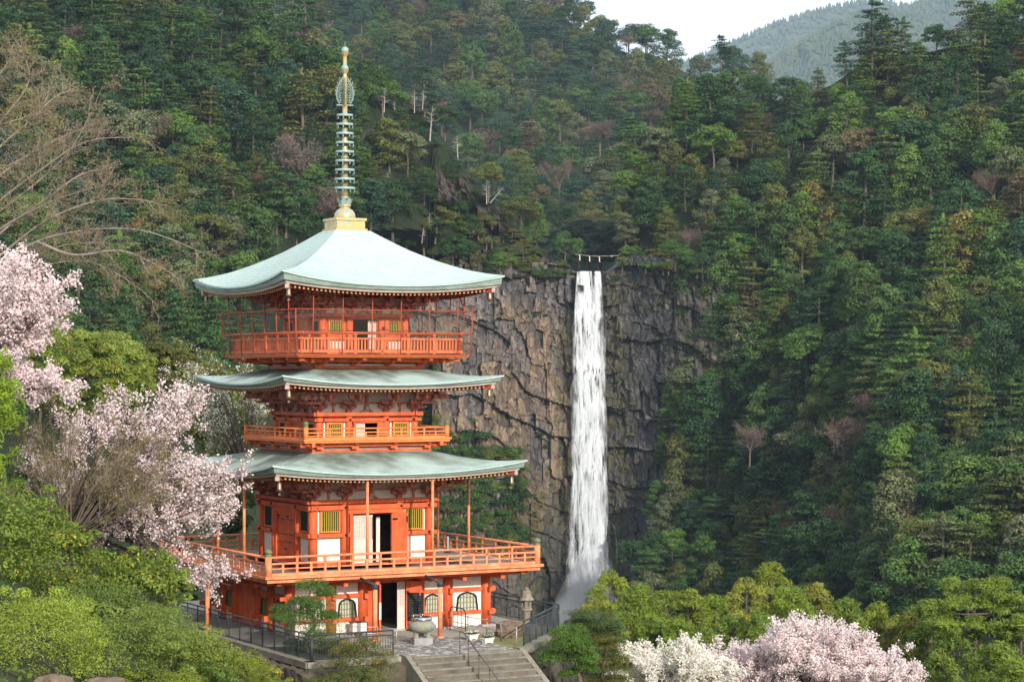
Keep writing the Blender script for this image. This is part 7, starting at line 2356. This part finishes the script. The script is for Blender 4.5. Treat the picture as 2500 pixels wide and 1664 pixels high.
pads_tree('cloud_tree', 'tall clipped tree with a dark domed top and browner tiers right of the steps', 'tree', [(1438, 1500, 42, 15), (1405, 1520, 30, 12), (1462, 1521, 44, 17), (1495, 1530, 24, 16), (1467, 1541, 40, 11), (1465, 1556, 42, 12), (1475, 1575, 50, 13), (1500, 1560, 26, 16), (1488, 1608, 44, 14), (1486, 1634, 50, 12), (1512, 1658, 46, 14), (1450, 1660, 40, 12)], Dt2,
          (1480, 1700), [(1480, 1700), (1470, 1640), (1478, 1590), (1450, 1520)], 0.075, 220, 0.35, (0.095, 0.145, 0.045), 53, 'leaf_near', ((5, 6, 8, 9, 10, 11), (0.15, 0.155, 0.04)), fx=1.3, fy=1.15)


# ---------------------------------------------------------------- sunlit pines of the middle distance
def near_pine(seed, H=5.0, R=2.0, form='cone'):
    rng = np.random.default_rng(seed); cl_ = []; segs = []
    n = 56
    for i in range(n):
        h = 0.05 + 0.95 * (i + rng.uniform()) / n
        Rr = R * (1 - h) ** 0.6 * rng.uniform(0.6, 1.05) + 0.15 if form == 'cone' else R * (math.sin(math.pi * min(1, h * 0.75 + 0.22)) ** 0.8) * rng.uniform(0.6, 1.05)
        a = rng.uniform(0, 6.28); r = rng.uniform(0.32, 0.60)
        cl_.append((Rr * math.cos(a), Rr * math.sin(a), H * h, r, r, r * 0.75))
        if i % 3 == 0: segs.append((np.array([0, 0, max(0.2, H * h - 0.7)]), np.array(cl_[-1][:3]), 0.035, 0.012))
    V, F, T = clump_leaves(rng, cl_, 130, 0.30, 0.35, 0.6, 0.2, lo=-0.35)
    segs += [(np.array([0, 0, -2.5]), np.array([0, 0, H * 0.5]), 0.14, 0.09), (np.array([0, 0, H * 0.5]), np.array([0, 0, H]), 0.09, 0.02)]
    v, f = tubes_np(segs, 5)
    return (fast_mesh('needles', V, F, M['needle'], tint=T), fast_mesh('trunk', v, f, M['bark']))


NP = [near_pine(200 + i, 5.0, 1.9, 'cone' if i % 2 else 'dome') for i in range(5)]
PINEC = ((0.19, 0.235, 0.025), (0.155, 0.22, 0.025), (0.22, 0.235, 0.035), (0.13, 0.195, 0.028))
rng = np.random.default_rng(77)
pines = [(1490, 1405, 140, 1.0, 0), (1560, 1432, 132, 1.15, 1), (1625, 1450, 140, 1.0, 1), (1680, 1448, 134, 1.1, 0), (1748, 1462, 138, 1.05, 1), (1822, 1425, 142, 1.1, 2), (1884, 1378, 150, 1.15, 0), (1930, 1440, 140, 1.1, 1), (1990, 1432, 145, 1.1, 2), (2060, 1470, 138, 1.1, 1), (2140, 1482, 142, 1.1, 0), (2210, 1500, 138, 1.15, 2), (2265, 1530, 134, 1.1, 3), (2492, 1510, 130, 1.2, 1), (2425, 1580, 112, 1.15, 1), (2330, 1560, 130, 1.1, 3), (2300, 1600, 118, 1.0, 1),
         (1530, 1500, 128, 0.9, 1), (1600, 1520, 128, 0.9, 3), (1660, 1520, 126, 0.9, 1), (1450, 1470, 136, 0.75, 2), (1720, 1535, 126, 0.8, 1), (1790, 1510, 132, 1.0, 3), (2480, 1620, 108, 1.0, 1), (2250, 1480, 160, 1.2, 3), (1860, 1500, 130, 0.9, 3)]
pw_ = ['behind the cloud pruned trees at the left end of the row', 'second from the left in the row', 'in the left half of the row', 'in the left half of the row, above the white cherry', 'above the pink cherry top', 'left of the pointed middle pine', 'pointed and tallest at the middle of the row', 'just right of the pointed middle pine', 'right of the middle, brown tinged', 'above the right half of the pink cherry', 'right of the pink cherry crest', 'above the right end of the pink cherry', 'lower right of the pink cherry end', 'cut by the right frame edge', 'bright and low in the bottom right corner', 'under the great pine', 'between the pink cherry and the corner',
       'in the front rank above the white cherry left side', 'in the front rank above the white cherry', 'in the front rank right of the white cherry', 'short, beside the waterfall foot', 'in the front rank above the pink cherry left tip', 'in the front rank left of the middle', 'lowest at the right frame edge', 'dark, behind the right end of the row', 'in the front rank below the pointed pine']
for i, (x, y, D, s, ci) in enumerate(pines):
    nm, tk = NP[i % 5]
    top = W(x, y, D)
    o = empty('pine_tree', (top.x, top.y, top.z - 5.0 * s), rng.uniform(0, 6.28), 'sunlit pine ' + pw_[i], 'pine', 'sunlit pines of the middle distance')
    o.scale = (s, s, s)
    q = link('needles', nm, o); c = PINEC[ci]; j = rng.uniform(0.9, 1.12); q.color = (c[0] * j, c[1] * j, c[2], 1)
    link('trunk', tk, o)
# the great spreading pine at the right
Dg = 132; base = W(2385, 1640, Dg)
GP = empty('pine_tree', base, 0, 'great spreading pine with a flat rounded crown at the right', 'pine', None)
rng = np.random.default_rng(15); cl_ = []; tw = Twigs(16)
tr = tw.limb([np.array([0, 0, -3.0]), rel(W(2382, 1560, Dg), base), rel(W(2378, 1480, Dg), base), rel(W(2390, 1420, Dg), base)], 0.22, 0.06)
for x, y, rx, ry in ((2390, 1425, 70, 26), (2340, 1445, 50, 24), (2440, 1445, 60, 24), (2300, 1480, 50, 22), (2480, 1475, 55, 26), (2375, 1470, 60, 22), (2430, 1490, 60, 22), (2330, 1510, 60, 24), (2480, 1530, 50, 24), (2290, 1530, 40, 20), (2400, 1530, 60, 24), (2350, 1560, 50, 20)):
    p = rel(W(x, y, Dg + rng.uniform(-2, 2)), base); mpp = Dg / FPX
    i = int(np.argmin(np.abs(tr[:, 2] - (p[2] - 0.5)))); tw.limb([tr[i], (tr[i] + p) / 2 + np.array([0, 0, -0.2]), p], 0.07, 0.02, 5)
    for k in range(12):
        a = rng.uniform(0, 6.28); q = rng.uniform() ** 0.5; r = rng.uniform(0.35, 0.6)
        cl_.append((p[0] + q * rx * mpp * math.cos(a), p[1] + q * rx * mpp * math.sin(a), p[2] + ry * mpp * rng.uniform(-.6, .7), r, r, r * 0.7))
V, F, T = clump_leaves(rng, cl_, 110, 0.30, 0.4, 0.6, 0.2, lo=-0.35)
leaf_obj('needles', V, F, T, M['needle'], GP, (0.165, 0.235, 0.028)); wood_obj(tw, GP, M['bark'])

# low undergrowth that covers the valley floor below the pines
rng = np.random.default_rng(99); n = 5200
x = rng.uniform(-70, 80, n); y = rng.uniform(98, 400, n)
x = np.where(y > 150, x * (y / 150) * 0.8, x)
z = ground_z(x, y)
lx, ly = to_local(x, y); ok = ~((np.abs(lx) < 9) & (np.abs(ly) < 14)); x, y, z = x[ok], y[ok], z[ok]
sz = rng.uniform(0.5, 1.4, len(x)) * np.clip(y / 160, 0.7, 2.0)
cl_ = np.stack([x, y, z + sz * 0.3, sz, sz, sz * 0.7], -1)
V, F, T = clump_leaves(rng, cl_, 18, 0.55, 0.4, 0.5, 0.6)
o = link('undergrowth', fast_mesh('undergrowth', V, F, M['leaf_near'], tint=T)); o.color = (0.055, 0.10, 0.028, 1)
tag(o, 'low green undergrowth covering the valley floor beyond the terrace', 'undergrowth', kind='stuff')

# ground cover on the garden bank at the left
rng = np.random.default_rng(101); n = 1500
x = rng.uniform(-55, -10.5, n); y = rng.uniform(52, 130, n); z = ground_z(x, y)
lx, ly = to_local(x, y)
sight = CAMZ + (913 - 1600) / FPX * y                       # stays under the line of sight to the terrace wall
ok = (lx < -8.5) & ((x < -14) | (z < sight - 0.4)); x, y, z = x[ok], y[ok], z[ok]
sz = rng.uniform(0.35, 0.8, len(x))
V, F, T = clump_leaves(rng, np.stack([x, y, z + sz * 0.15, sz, sz, sz * 0.5], -1), 26, 0.26, 0.5, 0.5, 0.6)
o = link('undergrowth', fast_mesh('undergrowth', V, F, M['leaf_near'], tint=T)); o.color = (0.12, 0.19, 0.04, 1)
tag(o, 'low leafy ground cover on the garden bank left of the pagoda', 'undergrowth', kind='stuff')


# ------------------------------------------------------------------ labels of look-alike forest trees: tell them apart by their place
def seen_at(o):
    p = o.location; c = math.cos(PITCH); s = math.sin(PITCH)
    d = p.y * c + (p.z - CAMZ) * s
    return 1250 + FPX * p.x / d, 832 - FPX * (-p.y * s + (p.z - CAMZ) * c) / d


same = {}
for o in FOREST: same.setdefault(o['label'], []).append(o)
ORD = ['first', 'second', 'third', 'fourth', 'fifth', 'sixth', 'seventh', 'eighth', 'ninth', 'tenth', 'eleventh', 'twelfth', 'thirteenth', 'fourteenth', 'fifteenth', 'sixteenth', 'seventeenth', 'eighteenth', 'nineteenth', 'twentieth']
for lab, os_ in same.items():
    n = len(os_)
    if n == 1:
        del os_[0]['group']                     # nothing else like it
        continue
    P_ = [seen_at(o) for o in os_]
    wide = max(p[0] for p in P_) - min(p[0] for p in P_); tall = max(p[1] for p in P_) - min(p[1] for p in P_)
    ax = 0 if wide >= tall or n > 3 else 1
    order = sorted(range(n), key=lambda i: P_[i][ax])
    names = {2: (['left one', 'right one'], ['upper one', 'lower one']), 3: (['left one', 'middle one', 'right one'], ['top one', 'middle one', 'bottom one'])}.get(n)
    for j, i in enumerate(order):
        w_ = names[ax][j] if names else (ORD[j] + ' from left') if j < 20 else 'far right'
        if len((lab + ' ' + w_).split()) <= 16: os_[i]['label'] = lab + ', ' + w_
